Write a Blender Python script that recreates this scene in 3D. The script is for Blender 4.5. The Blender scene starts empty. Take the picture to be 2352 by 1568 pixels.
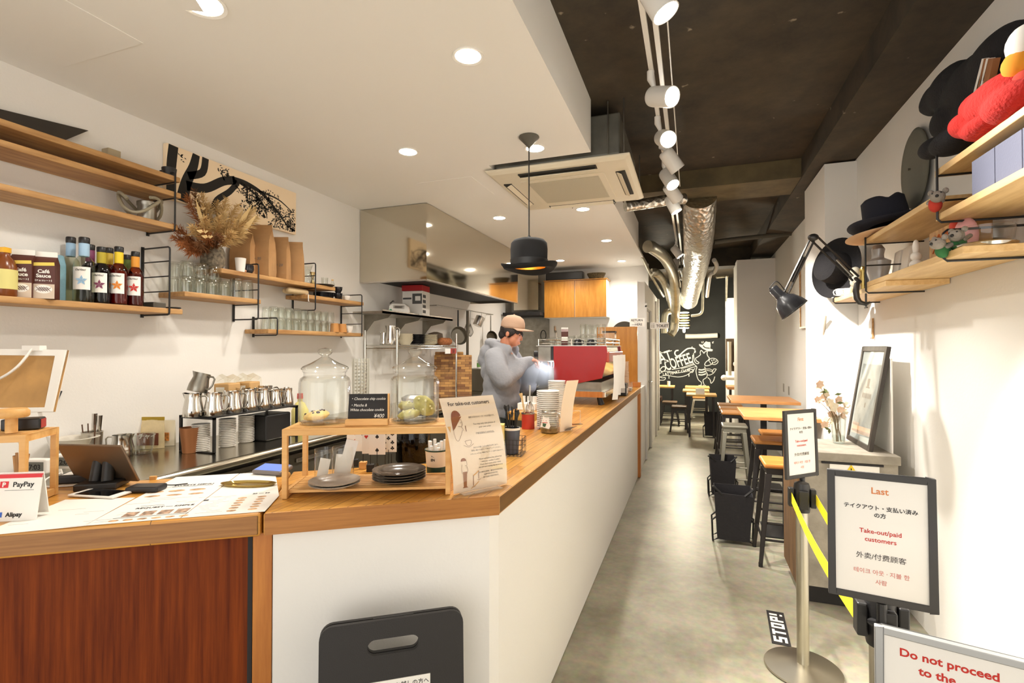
import bpy, bmesh, math, random
from mathutils import Vector as V, Matrix as MX, Euler
R = math.radians
SC = bpy.context.scene
COL = SC.collection
rnd = random.Random(7)

# ---------------------------------------------------------------- camera
CAMH, YAW, PIT, FPX = 1.5, R(19.77), R(0.746), 1152.0
cd = bpy.data.cameras.new('camera')
cam = bpy.data.objects.new('camera', cd); COL.objects.link(cam)
cam.location = (0, 0, CAMH)
cam.rotation_euler = (R(90) + PIT, 0, YAW)
cd.sensor_width = 36.0
cd.lens = FPX / 2352 * 36
cd.clip_start = .02
SC.camera = cam

# ---------------------------------------------------------------- world, exposure
wd = bpy.data.worlds.new('world'); SC.world = wd; wd.use_nodes = True
wd.node_tree.nodes['Background'].inputs[0].default_value = (1, .965, .92, 1)
wd.node_tree.nodes['Background'].inputs[1].default_value = 1.5
vs = SC.view_settings
vs.view_transform = 'Standard'; vs.look = 'None'; vs.gamma = 1; vs.use_curve_mapping = False
vs.exposure = 0.78
SC.cycles.transparent_max_bounces = 40

# a pixel of the photograph turned into a point on a known plane of the place
_r = V((math.cos(YAW), math.sin(YAW), 0))
_f = V((-math.sin(YAW) * math.cos(PIT), math.cos(YAW) * math.cos(PIT), math.sin(PIT)))
_u = _r.cross(_f)
def at(px, py, X=None, Y=None, Z=None, D=None):
    d = _f + _r * ((px - 1176) / FPX) + _u * ((784 - py) / FPX)
    if X is not None: t = X / d.x
    elif Y is not None: t = Y / d.y
    elif Z is not None: t = (Z - CAMH) / d.z
    else: t = D
    return V((0, 0, CAMH)) + d * t

# ---------------------------------------------------------------- materials
def lin(c):
    return tuple((x / 255 / 12.92 if x / 255 <= .04045 else ((x / 255 + .055) / 1.055) ** 2.4) for x in c[:3]) + (1,)
MATS = {}
def _new(name):
    m = bpy.data.materials.new(name); m.use_nodes = True
    MATS[name] = m
    return m, m.node_tree.nodes, m.node_tree.links, m.node_tree.nodes['Principled BSDF']
def mat(name, c, rough=.5, metal=0, var=0, vs=8, bump=0, bs=60, emit=0, coat=0, sheen=0):
    if name in MATS: return MATS[name]
    m, n, l, b = _new(name)
    b.inputs['Base Color'].default_value = lin(c)
    b.inputs['Roughness'].default_value = rough
    b.inputs['Metallic'].default_value = metal
    if coat: b.inputs['Coat Weight'].default_value = coat
    if sheen: b.inputs['Sheen Weight'].default_value = sheen
    if emit:
        b.inputs['Emission Color'].default_value = lin(c); b.inputs['Emission Strength'].default_value = emit
    tc = n.new('ShaderNodeTexCoord')
    if var:
        t = n.new('ShaderNodeTexNoise'); t.inputs['Scale'].default_value = vs; t.inputs['Detail'].default_value = 5
        l.new(tc.outputs['Object'], t.inputs['Vector'])
        r = n.new('ShaderNodeValToRGB')
        r.color_ramp.elements[0].position = .3; r.color_ramp.elements[1].position = .7
        r.color_ramp.elements[0].color = lin([max(0, x * (1 - var)) for x in c])
        r.color_ramp.elements[1].color = lin([min(255, x * (1 + var)) for x in c])
        l.new(t.outputs['Fac'], r.inputs['Fac']); l.new(r.outputs['Color'], b.inputs['Base Color'])
    if bump:
        t2 = n.new('ShaderNodeTexNoise'); t2.inputs['Scale'].default_value = bs; t2.inputs['Detail'].default_value = 3
        l.new(tc.outputs['Object'], t2.inputs['Vector'])
        bp = n.new('ShaderNodeBump'); bp.inputs['Strength'].default_value = bump; bp.inputs['Distance'].default_value = .01
        l.new(t2.outputs['Fac'], bp.inputs['Height']); l.new(bp.outputs['Normal'], b.inputs['Normal'])
    return m
def wood(name, c1, c2, scale=(1, 12, 12), rough=.45, rz=0, ns=3, coat=0):
    """grain: noise stretched along the axis with the small scale"""
    if name in MATS: return MATS[name]
    m, n, l, b = _new(name)
    tc = n.new('ShaderNodeTexCoord'); mp = n.new('ShaderNodeMapping')
    mp.inputs['Rotation'].default_value = (0, 0, rz); mp.inputs['Scale'].default_value = scale
    if rz: mp.vector_type = 'TEXTURE'; mp.inputs['Scale'].default_value = [1 / s for s in scale]
    t = n.new('ShaderNodeTexNoise'); t.inputs['Scale'].default_value = ns; t.inputs['Detail'].default_value = 6; t.inputs['Roughness'].default_value = .62
    r = n.new('ShaderNodeValToRGB'); r.color_ramp.elements[0].position = .3; r.color_ramp.elements[1].position = .72
    r.color_ramp.elements[0].color = lin(c1); r.color_ramp.elements[1].color = lin(c2)
    l.new(tc.outputs['Object'], mp.inputs['Vector']); l.new(mp.outputs['Vector'], t.inputs['Vector'])
    l.new(t.outputs['Fac'], r.inputs['Fac']); l.new(r.outputs['Color'], b.inputs['Base Color'])
    b.inputs['Roughness'].default_value = rough
    if coat: b.inputs['Coat Weight'].default_value = coat
    return m
def staves(name, c1, c2, rz=0, w=.5, h=.045, rough=.35, plane='xy'):
    """butcher block: staggered staves with their own tone each and fine grain"""
    m, n, l, b = _new(name)
    tc = n.new('ShaderNodeTexCoord'); mp = n.new('ShaderNodeMapping'); mp.vector_type = 'TEXTURE'
    mp.inputs['Rotation'].default_value = (0, 0, rz) if plane == 'xy' else (R(90), 0, rz)
    br = n.new('ShaderNodeTexBrick'); br.inputs['Scale'].default_value = 1
    br.inputs['Brick Width'].default_value = w; br.inputs['Row Height'].default_value = h
    br.inputs['Mortar Size'].default_value = .0012; br.inputs['Bias'].default_value = 0
    br.inputs['Color1'].default_value = lin(c1); br.inputs['Color2'].default_value = lin(c2)
    br.inputs['Mortar'].default_value = lin([x * .62 for x in c1])
    g = n.new('ShaderNodeMapping'); g.inputs['Scale'].default_value = (2, 45, 45)
    t = n.new('ShaderNodeTexNoise'); t.inputs['Scale'].default_value = 2.2; t.inputs['Detail'].default_value = 5
    mx = n.new('ShaderNodeMixRGB'); mx.blend_type = 'MULTIPLY'; mx.inputs[0].default_value = .55
    r = n.new('ShaderNodeValToRGB'); r.color_ramp.elements[0].position = .35; r.color_ramp.elements[0].color = (.62, .55, .45, 1)
    r.color_ramp.elements[1].position = .62
    l.new(tc.outputs['Object'], mp.inputs['Vector']); l.new(mp.outputs['Vector'], br.inputs['Vector'])
    l.new(mp.outputs['Vector'], g.inputs['Vector']); l.new(g.outputs['Vector'], t.inputs['Vector'])
    l.new(t.outputs['Fac'], r.inputs['Fac']); l.new(br.outputs['Color'], mx.inputs[1]); l.new(r.outputs['Color'], mx.inputs[2])
    l.new(mx.outputs['Color'], b.inputs['Base Color']); b.inputs['Roughness'].default_value = rough
    return m
def glass(name, tint=(255, 255, 255), ior=1.45, k=1.0):
    """thin clear glass: see-through with a fresnel reflection"""
    m, n, l, b = _new(name); n.remove(b)
    tr = n.new('ShaderNodeBsdfTransparent'); tr.inputs[0].default_value = lin(tint)
    gl = n.new('ShaderNodeBsdfGlossy'); gl.inputs['Roughness'].default_value = .03
    lw = n.new('ShaderNodeLayerWeight'); lw.inputs['Blend'].default_value = .5
    pw = n.new('ShaderNodeMath'); pw.operation = 'POWER'; pw.inputs[1].default_value = 3.2
    mu = n.new('ShaderNodeMath'); mu.operation = 'MULTIPLY_ADD'; mu.inputs[1].default_value = .55 * k; mu.inputs[2].default_value = .035 * k
    l.new(lw.outputs['Facing'], pw.inputs[0])
    mx = n.new('ShaderNodeMixShader')
    l.new(pw.outputs[0], mu.inputs[0]); l.new(mu.outputs[0], mx.inputs[0])
    l.new(tr.outputs[0], mx.inputs[1]); l.new(gl.outputs[0], mx.inputs[2])
    l.new(mx.outputs[0], n['Material Output'].inputs[0])
    return m
def emis(name, c, s):
    m, n, l, b = _new(name)
    b.inputs['Base Color'].default_value = (0, 0, 0, 1)
    b.inputs['Emission Color'].default_value = lin(c); b.inputs['Emission Strength'].default_value = s
    return m

# ---------------------------------------------------------------- mesh builder
class B:
    def __init__(s): s.bm = bmesh.new(); s.m = MX()
    def add(s, vs, fs):
        vv = [s.bm.verts.new(s.m @ V(v)) for v in vs]
        for f in fs:
            try: s.bm.faces.new([vv[i] for i in f])
            except ValueError: pass
        return s
    def box(s, c, sz, rz=0, rot=None):
        q = Euler(rot).to_matrix() if rot else MX.Rotation(rz, 3, 'Z')
        h = V(sz) / 2; c = V(c)
        vs = [c + q @ V((x * h.x, y * h.y, z * h.z)) for x in (-1, 1) for y in (-1, 1) for z in (-1, 1)]
        return s.add(vs, [(0, 1, 3, 2), (4, 6, 7, 5), (0, 4, 5, 1), (2, 3, 7, 6), (0, 2, 6, 4), (1, 5, 7, 3)])
    def bb(s, a, b):
        a, b = V(a), V(b)
        return s.box((a + b) / 2, b - a)
    def cyl(s, a, b, r0, r1=None, n=16, cap=True):
        a, b = V(a), V(b); r1 = r0 if r1 is None else r1
        q = (b - a).to_track_quat('Z', 'Y').to_matrix()
        vs = []
        for p, r in ((a, r0), (b, r1)):
            vs += [p + q @ V((r * math.cos(2 * math.pi * i / n), r * math.sin(2 * math.pi * i / n), 0)) for i in range(n)]
        fs = [(i, (i + 1) % n, n + (i + 1) % n, n + i) for i in range(n)]
        if cap: fs += [tuple(range(n)), tuple(range(n, 2 * n))]
        return s.add(vs, fs)
    def lathe(s, prof, n=24, c=(0, 0, 0), sx=1, sy=1, q=None):
        vs, ring = [], []
        c = V(c)
        for r, z in prof:
            if r < 1e-6:
                p = V((0, 0, z)); ring.append([len(vs)]); vs.append(c + (q @ p if q else p))
            else:
                ids = []
                for i in range(n):
                    p = V((r * sx * math.cos(2 * math.pi * i / n), r * sy * math.sin(2 * math.pi * i / n), z))
                    ids.append(len(vs)); vs.append(c + (q @ p if q else p))
                ring.append(ids)
        fs = []
        for a, b in zip(ring, ring[1:]):
            if len(a) == 1 and len(b) == 1: continue
            for i in range(n):
                j = (i + 1) % n
                if len(a) == 1: fs.append((a[0], b[i], b[j]))
                elif len(b) == 1: fs.append((a[i], a[j], b[0]))
                else: fs.append((a[i], a[j], b[j], b[i]))
        return s.add(vs, fs)
    def tube(s, pts, r, n=8, closed=False, cap=True):
        pts = [V(p) for p in pts]; k = len(pts)
        rr = r if isinstance(r, (list, tuple)) else [r] * k
        vs, prev = [], None
        for i, p in enumerate(pts):
            if closed: t = pts[(i + 1) % k] - pts[i - 1]
            else: t = pts[min(i + 1, k - 1)] - pts[max(i - 1, 0)]
            if t.length < 1e-9: t = V((0, 0, 1))
            t.normalize()
            if prev is None:
                a = V((0, 0, 1)) if abs(t.z) < .9 else V((1, 0, 0))
                x = t.cross(a).normalized()
            else:
                x = (prev - t * prev.dot(t))
                x = x.normalized() if x.length > 1e-6 else t.orthogonal().normalized()
            prev = x; y = t.cross(x)
            vs += [p + (x * math.cos(2 * math.pi * j / n) + y * math.sin(2 * math.pi * j / n)) * rr[i] for j in range(n)]
        fs = []
        for i in range(k if closed else k - 1):
            a, b = i * n, ((i + 1) % k) * n
            fs += [(a + j, a + (j + 1) % n, b + (j + 1) % n, b + j) for j in range(n)]
        if cap and not closed: fs += [tuple(range(n)), tuple(range((k - 1) * n, k * n))]
        return s.add(vs, fs)
    def prism(s, poly, z0, z1):
        n = len(poly)
        vs = [(x, y, z0) for x, y in poly] + [(x, y, z1) for x, y in poly]
        return s.add(vs, [tuple(range(n)), tuple(range(n, 2 * n))] + [(i, (i + 1) % n, n + (i + 1) % n, n + i) for i in range(n)])
    def ell(s, c, r, nu=16, nv=10, q=None):
        prof = [(math.sin(math.pi * i / nv), -math.cos(math.pi * i / nv)) for i in range(nv + 1)]
        prof[0] = (0, -1); prof[-1] = (0, 1)
        c = V(c); r = V(r) if hasattr(r, '__len__') else V((r, r, r))
        vs, ring = [], []
        for a, z in prof:
            k = 1 if a < 1e-6 else nu
            ids = []
            for i in range(k):
                p = V((a * r.x * math.cos(2 * math.pi * i / nu), a * r.y * math.sin(2 * math.pi * i / nu), z * r.z))
                ids.append(len(vs)); vs.append(c + (q @ p if q else p))
            ring.append(ids)
        fs = []
        for a, b in zip(ring, ring[1:]):
            for i in range(nu):
                j = (i + 1) % nu
                if len(a) == 1: fs.append((a[0], b[i], b[j]))
                elif len(b) == 1: fs.append((a[i], a[j], b[0]))
                else: fs.append((a[i], a[j], b[j], b[i]))
        return s.add(vs, fs)
    def caps(s, a, b, r0, r1, n=14):
        """a capsule from a to b with tapering radius"""
        a, b = V(a), V(b); d = b - a; q = d.to_track_quat('Z', 'Y').to_matrix(); L = d.length
        prof = [(0, -r0)] + [(r0 * math.cos(x), r0 * math.sin(x)) for x in (R(-60), R(-30), 0)]
        prof += [(r1 * math.cos(x), L + r1 * math.sin(x)) for x in (0, R(30), R(60))] + [(0, L + r1)]
        return s.lathe(prof, n, a, q=q)
    def face(s, pts): return s.add(pts, [tuple(range(len(pts)))])
    def sheet(s, grid, th=0):
        """a grid of points as a surface; th gives it thickness along its normals"""
        nr, nc = len(grid), len(grid[0])
        vs = [V(p) for row in grid for p in row]
        fs = [(i * nc + j, i * nc + j + 1, (i + 1) * nc + j + 1, (i + 1) * nc + j) for i in range(nr - 1) for j in range(nc - 1)]
        if th:
            nn = [V((0, 0, 0)) for _ in vs]
            for f in fs:
                k = (vs[f[1]] - vs[f[0]]).cross(vs[f[3]] - vs[f[0]])
                for i in f: nn[i] += k
            o = len(vs)
            vs += [v - k.normalized() * th for v, k in zip(vs, nn)]
            fs2 = [tuple(o + i for i in reversed(f)) for f in fs]
            bd = [j for j in range(nc)] + [i * nc + nc - 1 for i in range(1, nr)] + [(nr - 1) * nc + j for j in range(nc - 2, -1, -1)] + [i * nc for i in range(nr - 2, 0, -1)]
            fs += fs2 + [(bd[i], bd[(i + 1) % len(bd)], o + bd[(i + 1) % len(bd)], o + bd[i]) for i in range(len(bd))]
        return s.add(vs, fs)
    def text(s, body, size, at=(0, 0, 0), rot=None, align='CENTER', off=0, ext=.0003, spacing=1, sx=1, shear=0):
        """lettering lies in the xy plane of the builder's matrix"""
        cu = bpy.data.curves.new('t', 'FONT'); cu.body = body; cu.size = size; cu.align_x = align
        cu.offset = off; cu.extrude = ext; cu.space_character = spacing; cu.resolution_u = 3; cu.space_line = 1.0; cu.shear = shear
        o = bpy.data.objects.new('t', cu)
        me = o.to_mesh()
        q = (Euler(rot).to_matrix().to_4x4() if rot else MX())
        T = MX.Translation(V(at)) @ q @ MX.Diagonal((sx, 1, 1, 1))
        s.add([T @ v.co for v in me.vertices], [tuple(p.vertices) for p in me.polygons])
        o.to_mesh_clear(); bpy.data.objects.remove(o); bpy.data.curves.remove(cu)
        return s
    def obj(s, name, m, parent=None, smooth=False, bevel=0, loc=None, rz=0, sub=0, seg=2, weld=True):
        if weld: bmesh.ops.remove_doubles(s.bm, verts=s.bm.verts, dist=1e-5)
        bmesh.ops.recalc_face_normals(s.bm, faces=s.bm.faces)
        if smooth:
            for f in s.bm.faces: f.smooth = True
            for e in s.bm.edges:
                if len(e.link_faces) == 2 and e.calc_face_angle(0) > R(42): e.smooth = False
        me = bpy.data.meshes.new(name); s.bm.to_mesh(me); s.bm.free()
        o = bpy.data.objects.new(name, me); COL.objects.link(o)
        if m: me.materials.append(m)
        if parent: o.parent = parent
        if loc is not None: o.location = loc
        if rz: o.rotation_euler.z = rz
        if bevel:
            b = o.modifiers.new('bevel', 'BEVEL'); b.width = bevel; b.segments = seg; b.limit_method = 'ANGLE'
        if sub:
            b = o.modifiers.new('sub', 'SUBSURF'); b.levels = sub; b.render_levels = sub
        return o
def tag(o, label, cat, group=None, kind=None):
    o['label'] = label; o['category'] = cat
    if group: o['group'] = group
    if kind: o['kind'] = kind
    return o
def thing(name, label, cat, loc=(0, 0, 0), rz=0, group=None, rot=None):
    o = bpy.data.objects.new(name, None); COL.objects.link(o); o.empty_display_size = .05
    o.location = loc; o.rotation_euler = rot if rot else (0, 0, rz)
    return tag(o, label, cat, group)
def struct(o): o['kind'] = 'structure'; return o
def dup(root, loc, rz=0, label=None, group=None, rot=None, s=None):
    r = root.copy(); COL.objects.link(r); r.location = loc; r.rotation_euler = rot if rot else (0, 0, rz)
    if s: r.scale = s if hasattr(s, '__len__') else (s, s, s)
    if label: r['label'] = label
    if group: r['group'] = group
    for ch in list(root.children):
        c = ch.copy(); COL.objects.link(c); c.parent = r
        for g in list(ch.children):
            d = g.copy(); COL.objects.link(d); d.parent = c
    return r
def spot(name, loc, tgt, power, size, blend=.5, col=(1, .93, .82), rad=.04, parent=None):
    ld = bpy.data.lights.new(name, 'SPOT'); ld.energy = power; ld.spot_size = R(size); ld.spot_blend = blend
    ld.color = col; ld.shadow_soft_size = rad
    o = bpy.data.objects.new(name, ld); COL.objects.link(o); o.location = loc
    o.rotation_euler = (V(tgt) - V(loc)).to_track_quat('-Z', 'Y').to_euler()
    return o
# ---------------------------------------------------------------- palette
WHITE = mat('white_plaster', (234, 231, 225), .75, bump=.06, bs=90)
CEILW = mat('white_ceiling_board', (240, 237, 230), .7)
PAPER = mat('white_paper', (238, 234, 226), .7)
CREAM = mat('cream_paper', (246, 224, 196), .7)
BLACKM = mat('black_painted_metal', (26, 25, 25), .45)
BLACKP = mat('black_plastic', (30, 29, 29), .4)
STEEL = mat('stainless_steel', (196, 192, 184), .28, 1, var=.05, vs=20)
STEELM = mat('polished_steel', (214, 211, 205), .12, 1)
STEELD = mat('brushed_dark_steel', (150, 146, 136), .35, 1, var=.08, vs=12)
DARKS = mat('fridge_dark_steel', (112, 106, 92), .42, .5)
INK = mat('black_ink', (34, 31, 30), .7)
RED = mat('red_ink', (196, 44, 30), .7)
ORANGE = mat('orange_ink', (214, 130, 74), .7)
PINK = mat('pale_red_ink', (214, 140, 128), .7)
GREYINK = mat('grey_ink', (120, 108, 96), .7)
GLASS = glass('clear_glass', (253, 254, 253), 1.42, 1.2)
GLASSD = glass('clear_glass_thick', (251, 252, 250), 1.5, 1.8)
SMOKE = glass('smoked_glass', (120, 108, 90), 1.5, 1.0)
WOODS = wood('shelf_oak', (150, 104, 56), (206, 162, 104), (10, 1.2, 10), .5)
WOODP = wood('pale_pine', (206, 166, 108), (236, 204, 148), (10, 1.2, 10), .5)
WOODX = wood('riser_pine', (206, 150, 80), (232, 184, 116), (1.2, 10, 10), .5)
TABLEW = wood('table_oak', (184, 122, 66), (218, 160, 100), (1.5, 14, 14), .35)
SEATW = wood('seat_elm', (176, 112, 50), (214, 152, 84), (1.5, 14, 14), .4)
VENEER = wood('cherry_veneer', (84, 30, 6), (136, 62, 16), (30, 30, 1.2), .6, ns=2)
VENEER.node_tree.nodes['Principled BSDF'].inputs['Specular IOR Level'].default_value = .18
POSTW = wood('amber_post', (166, 96, 36), (200, 130, 58), (12, 12, 1), .45)
CABW = wood('cabinet_birch', (164, 106, 36), (192, 134, 58), (8, 8, 1.2), .3)
KRAFT = mat('kraft_paper', (176, 134, 88), .8, var=.08, vs=6, bump=.1, bs=14)

# ---------------------------------------------------------------- the shell
XL, XR, XC, XS = -2.81, 1.16, -.60, -.60      # left wall, right wall, counter front wall, soffit face
ZF, ZT = 2.743, 3.08                           # dropped ceiling, slab above
YB, YE = 7.8, 12.2                            # kitchen back wall, blackboard wall
cm, n, l, b = _new('worn_concrete')
tc = n.new('ShaderNodeTexCoord')
t1 = n.new('ShaderNodeTexNoise'); t1.inputs['Scale'].default_value = 1.6; t1.inputs['Detail'].default_value = 8; t1.inputs['Roughness'].default_value = .65
t2 = n.new('ShaderNodeTexNoise'); t2.inputs['Scale'].default_value = 24; t2.inputs['Detail'].default_value = 5
r1 = n.new('ShaderNodeValToRGB'); r1.color_ramp.elements[0].color = lin((120, 112, 86)); r1.color_ramp.elements[1].color = lin((178, 170, 142))
r1.color_ramp.elements[0].position = .3; r1.color_ramp.elements[1].position = .68
mx = n.new('ShaderNodeMixRGB'); mx.blend_type = 'OVERLAY'; mx.inputs[0].default_value = .35
l.new(tc.outputs['Object'], t1.inputs['Vector']); l.new(tc.outputs['Object'], t2.inputs['Vector'])
l.new(t1.outputs['Fac'], r1.inputs['Fac']); l.new(r1.outputs['Color'], mx.inputs[1]); l.new(t2.outputs['Color'], mx.inputs[2])
hs = n.new('ShaderNodeHueSaturation'); hs.inputs['Saturation'].default_value = .75; l.new(mx.outputs['Color'], hs.inputs['Color'])
l.new(hs.outputs['Color'], b.inputs['Base Color']); b.inputs['Roughness'].default_value = .38
CONC = cm
struct(B().bb((-3.6, -2.2, -.1), (2.0, 12.4, 0)).obj('floor', CONC))

dm, n, l, b = _new('dark_painted_slab')
tc = n.new('ShaderNodeTexCoord')
t1 = n.new('ShaderNodeTexNoise'); t1.inputs['Scale'].default_value = 2.5; t1.inputs['Detail'].default_value = 9; t1.inputs['Roughness'].default_value = .7
r1 = n.new('ShaderNodeValToRGB'); r1.color_ramp.elements[0].color = lin((44, 38, 30)); r1.color_ramp.elements[1].color = lin((82, 70, 52))
r1.color_ramp.elements[0].position = .35; r1.color_ramp.elements[1].position = .75
t3 = n.new('ShaderNodeTexNoise'); t3.inputs['Scale'].default_value = 9; t3.inputs['Detail'].default_value = 3
r3 = n.new('ShaderNodeValToRGB'); r3.color_ramp.elements[0].position = .72; r3.color_ramp.elements[1].position = .76
r3.color_ramp.elements[0].color = (0, 0, 0, 1); r3.color_ramp.elements[1].color = (1, 1, 1, 1)
mx = n.new('ShaderNodeMixRGB'); mx.inputs[2].default_value = lin((150, 138, 116))
l.new(tc.outputs['Object'], t1.inputs['Vector']); l.new(tc.outputs['Object'], t3.inputs['Vector'])
l.new(t3.outputs['Fac'], r3.inputs['Fac']); l.new(r3.outputs['Color'], mx.inputs[0])
l.new(t1.outputs['Fac'], r1.inputs['Fac']); l.new(r1.outputs['Color'], mx.inputs[1])
l.new(mx.outputs['Color'], b.inputs['Base Color']); b.inputs['Roughness'].default_value = .8
DARKC = dm
BLACKB = mat('blackboard_paint', (34, 36, 34), .7, var=.1, vs=3)
BEAMM = mat('bare_beam_concrete', (92, 80, 54), .85, var=.15, vs=6)

struct(B().bb((-3.6, -2.2, ZT), (2.0, 12.4, ZT + .15)).obj('ceiling', DARKC))
# dropped ceiling: cut back where the air conditioner hangs
cb = B()
cb.prism([(XL, -2.2), (XS, -2.2), (XS, 3.15), (-1.3, 3.15), (-1.3, 4.3), (XS - .03, 4.3), (XS - .03, 6.45), (-.95, 6.45), (-.95, YB), (XL, YB)], ZF, ZT - .002)
struct(cb.obj('ceiling_dropped', CEILW))
struct(B().bb((-.95, 6.45, ZF), (XS - .03, YB, ZF + .03)).obj('ceiling_edge', CEILW))
struct(B().bb((XL - .12, -2.2, 0), (XL, 12.4, ZT)).obj('wall_left', WHITE))
struct(B().bb((XR, -2.2, 0), (XR + .12, 12.4, ZT)).obj('wall_right', WHITE))
struct(B().bb((XL, YB, 0), (-1.0, YB + .1, ZT)).bb((-1.0, YB, 0), (-.62, YB + .1, ZF + .03)).obj('wall_back', WHITE))
struct(B().bb((-3.6, YE, 0), (2.0, YE + .12, ZT)).obj('wall_rear', BLACKB))
# corridor side of the kitchen block, low, with the toilet door leaf in it
struct(B().bb((-.70, 6.22, 0), (-.60, 7.0, 1.0)).bb((-.70, 6.98, 0), (-.60, 7.02, 2.40)).bb((-.70, 7.0, 2.05), (-.60, 7.85, 2.40)).bb((-.70, 7.85, 0), (-.60, 9.65, 2.40)).obj('wall_corridor', WHITE))
d = struct(B().bb((-.655, 7.02, .01), (-.615, 7.83, 2.03)).obj('door_1', PAPER))
B().cyl((-.615, 7.74, 1.0), (-.565, 7.74, 1.0), .012).cyl((-.567, 7.74, 1.0), (-.567, 7.62, 1.0), .011).obj('door_handle', STEEL, d)
fr = B()
for y in (6.97, 7.83): fr.bb((-.6, y, 0), (-.575, y + .06, 2.08))
fr.bb((-.6, 6.97, 2.05), (-.575, 7.89, 2.11)); fr.bb((-.6, 8.9, 0), (-.57, 8.98, 2.3)).bb((-.6, 9.55, 0), (-.57, 9.65, 2.4))
struct(fr.obj('trim_1', WHITE, bevel=.004))
# beams and piers
struct(B().bb((.86, -2.2, 2.91), (XR, 12.2, ZT)).obj('trim_2', DARKC))
yb0 = 4.72
struct(B().bb((-.95, yb0, 2.92), (.86, yb0 + .5, ZT)).obj('trim_3', BEAMM))
struct(B().bb((.95, 4.37, 0), (XR, 5.08, 2.895)).obj('trim_4', WHITE))
struct(B().bb((.64, 8.28, 0), (XR, 8.9, 2.83)).obj('trim_5', WHITE))
struct(B().bb((-.95, 8.6, 2.80), (.86, 8.95, ZT)).obj('trim_6', DARKC))
struct(B().bb((.66, 10.9, 0), (XR, 11.5, 2.5)).obj('trim_7', WHITE))
# ---------------------------------------------------------------- ceiling lamps
LAMP = emis('lamp_glow', (255, 244, 226), 30)
LAMPT = emis('spot_glow', (255, 250, 240), 40)
WPAINT = mat('white_lamp_metal', (226, 222, 214), .4)
def downlight(px, py, label, r=.055, power=30):
    p = at(px, py, Z=ZF)
    t = thing('downlight', label, 'ceiling light', (p.x, p.y, ZF), group='round downlights in the dropped ceiling')
    B().lathe([(r, -.001), (r + .012, -.001), (r + .012, -.006), (r, -.004)], 32).obj('trim_ring', WPAINT, t, True)
    B().lathe([(0, -.003), (r, -.003)], 32).obj('diffuser', LAMP, t)
    L = spot('downlight_lamp', (p.x, p.y, ZF - .03), (p.x, p.y, 0), power, 150, .6, (1, .94, .86), r)
    return t
for px, py, lb in (
    (1075, 128, 'largest round downlight in the white ceiling, alone above the middle of the counter'),
    (937, 348, 'round downlight in the white ceiling left of the hat lamp, towards the tree picture'),
    (1229, 340, 'round downlight right beside the black cone mount of the hat lamp'),
    (1147, 500, 'small round downlight between the steel extractor hood and the air conditioner'),
    (1339, 480, 'small round downlight just behind the far edge of the air conditioner'),
    (1393, 552, 'small round downlight behind the air conditioner, near the corridor edge of the ceiling'),
    (1287, 598, 'small far downlight just right of the hat lamp brim, above the birch wall cabinet'),
    (1428, 599, 'small far downlight at the kitchen end of the ceiling, nearest the toilet sign')):
    downlight(px, py, lb)
# recessed lamp partly covered by a card, at the near end of the ceiling
p = at(462, 6, Z=ZF)
t = thing('downlight', 'big round downlight at the very top of the photo with a card across it', 'ceiling light', (p.x, p.y, ZF), group='round downlights in the dropped ceiling')
B().lathe([(.07, -.001), (.084, -.001), (.084, -.006), (.07, -.004)], 32).obj('trim_ring', WPAINT, t, True)
B().lathe([(0, -.003), (.07, -.003)], 32).obj('diffuser', LAMP, t)
B().box((-.03, -.035, -.0075), (.075, .11, .003), R(30)).obj('cover_card', CEILW, t)
spot('downlight_lamp', (p.x + .02, p.y + .02, ZF - .03), (p.x, p.y, 0), 22, 150, .6, (1, .94, .86), .05)
# square access hatch lines in the white ceiling
for nm, a, b2, lb in (('ceiling_hatch', (-1.95, 3.3), (-1.5, 3.75), 'flush square access hatch in the white ceiling beside the extractor hood'),
                      ('ceiling_hatch', (-2.6, .9), (-2.1, 1.4), 'flush square access hatch in the white ceiling at the top left corner')):
    h = B()
    x0, y0, x1, y1 = *a, *b2
    h.bb((x0, y0, ZF - .003), (x1, y1, ZF))
    tag(h.obj(nm, CEILW, bevel=.001), lb, 'hatch')

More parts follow.
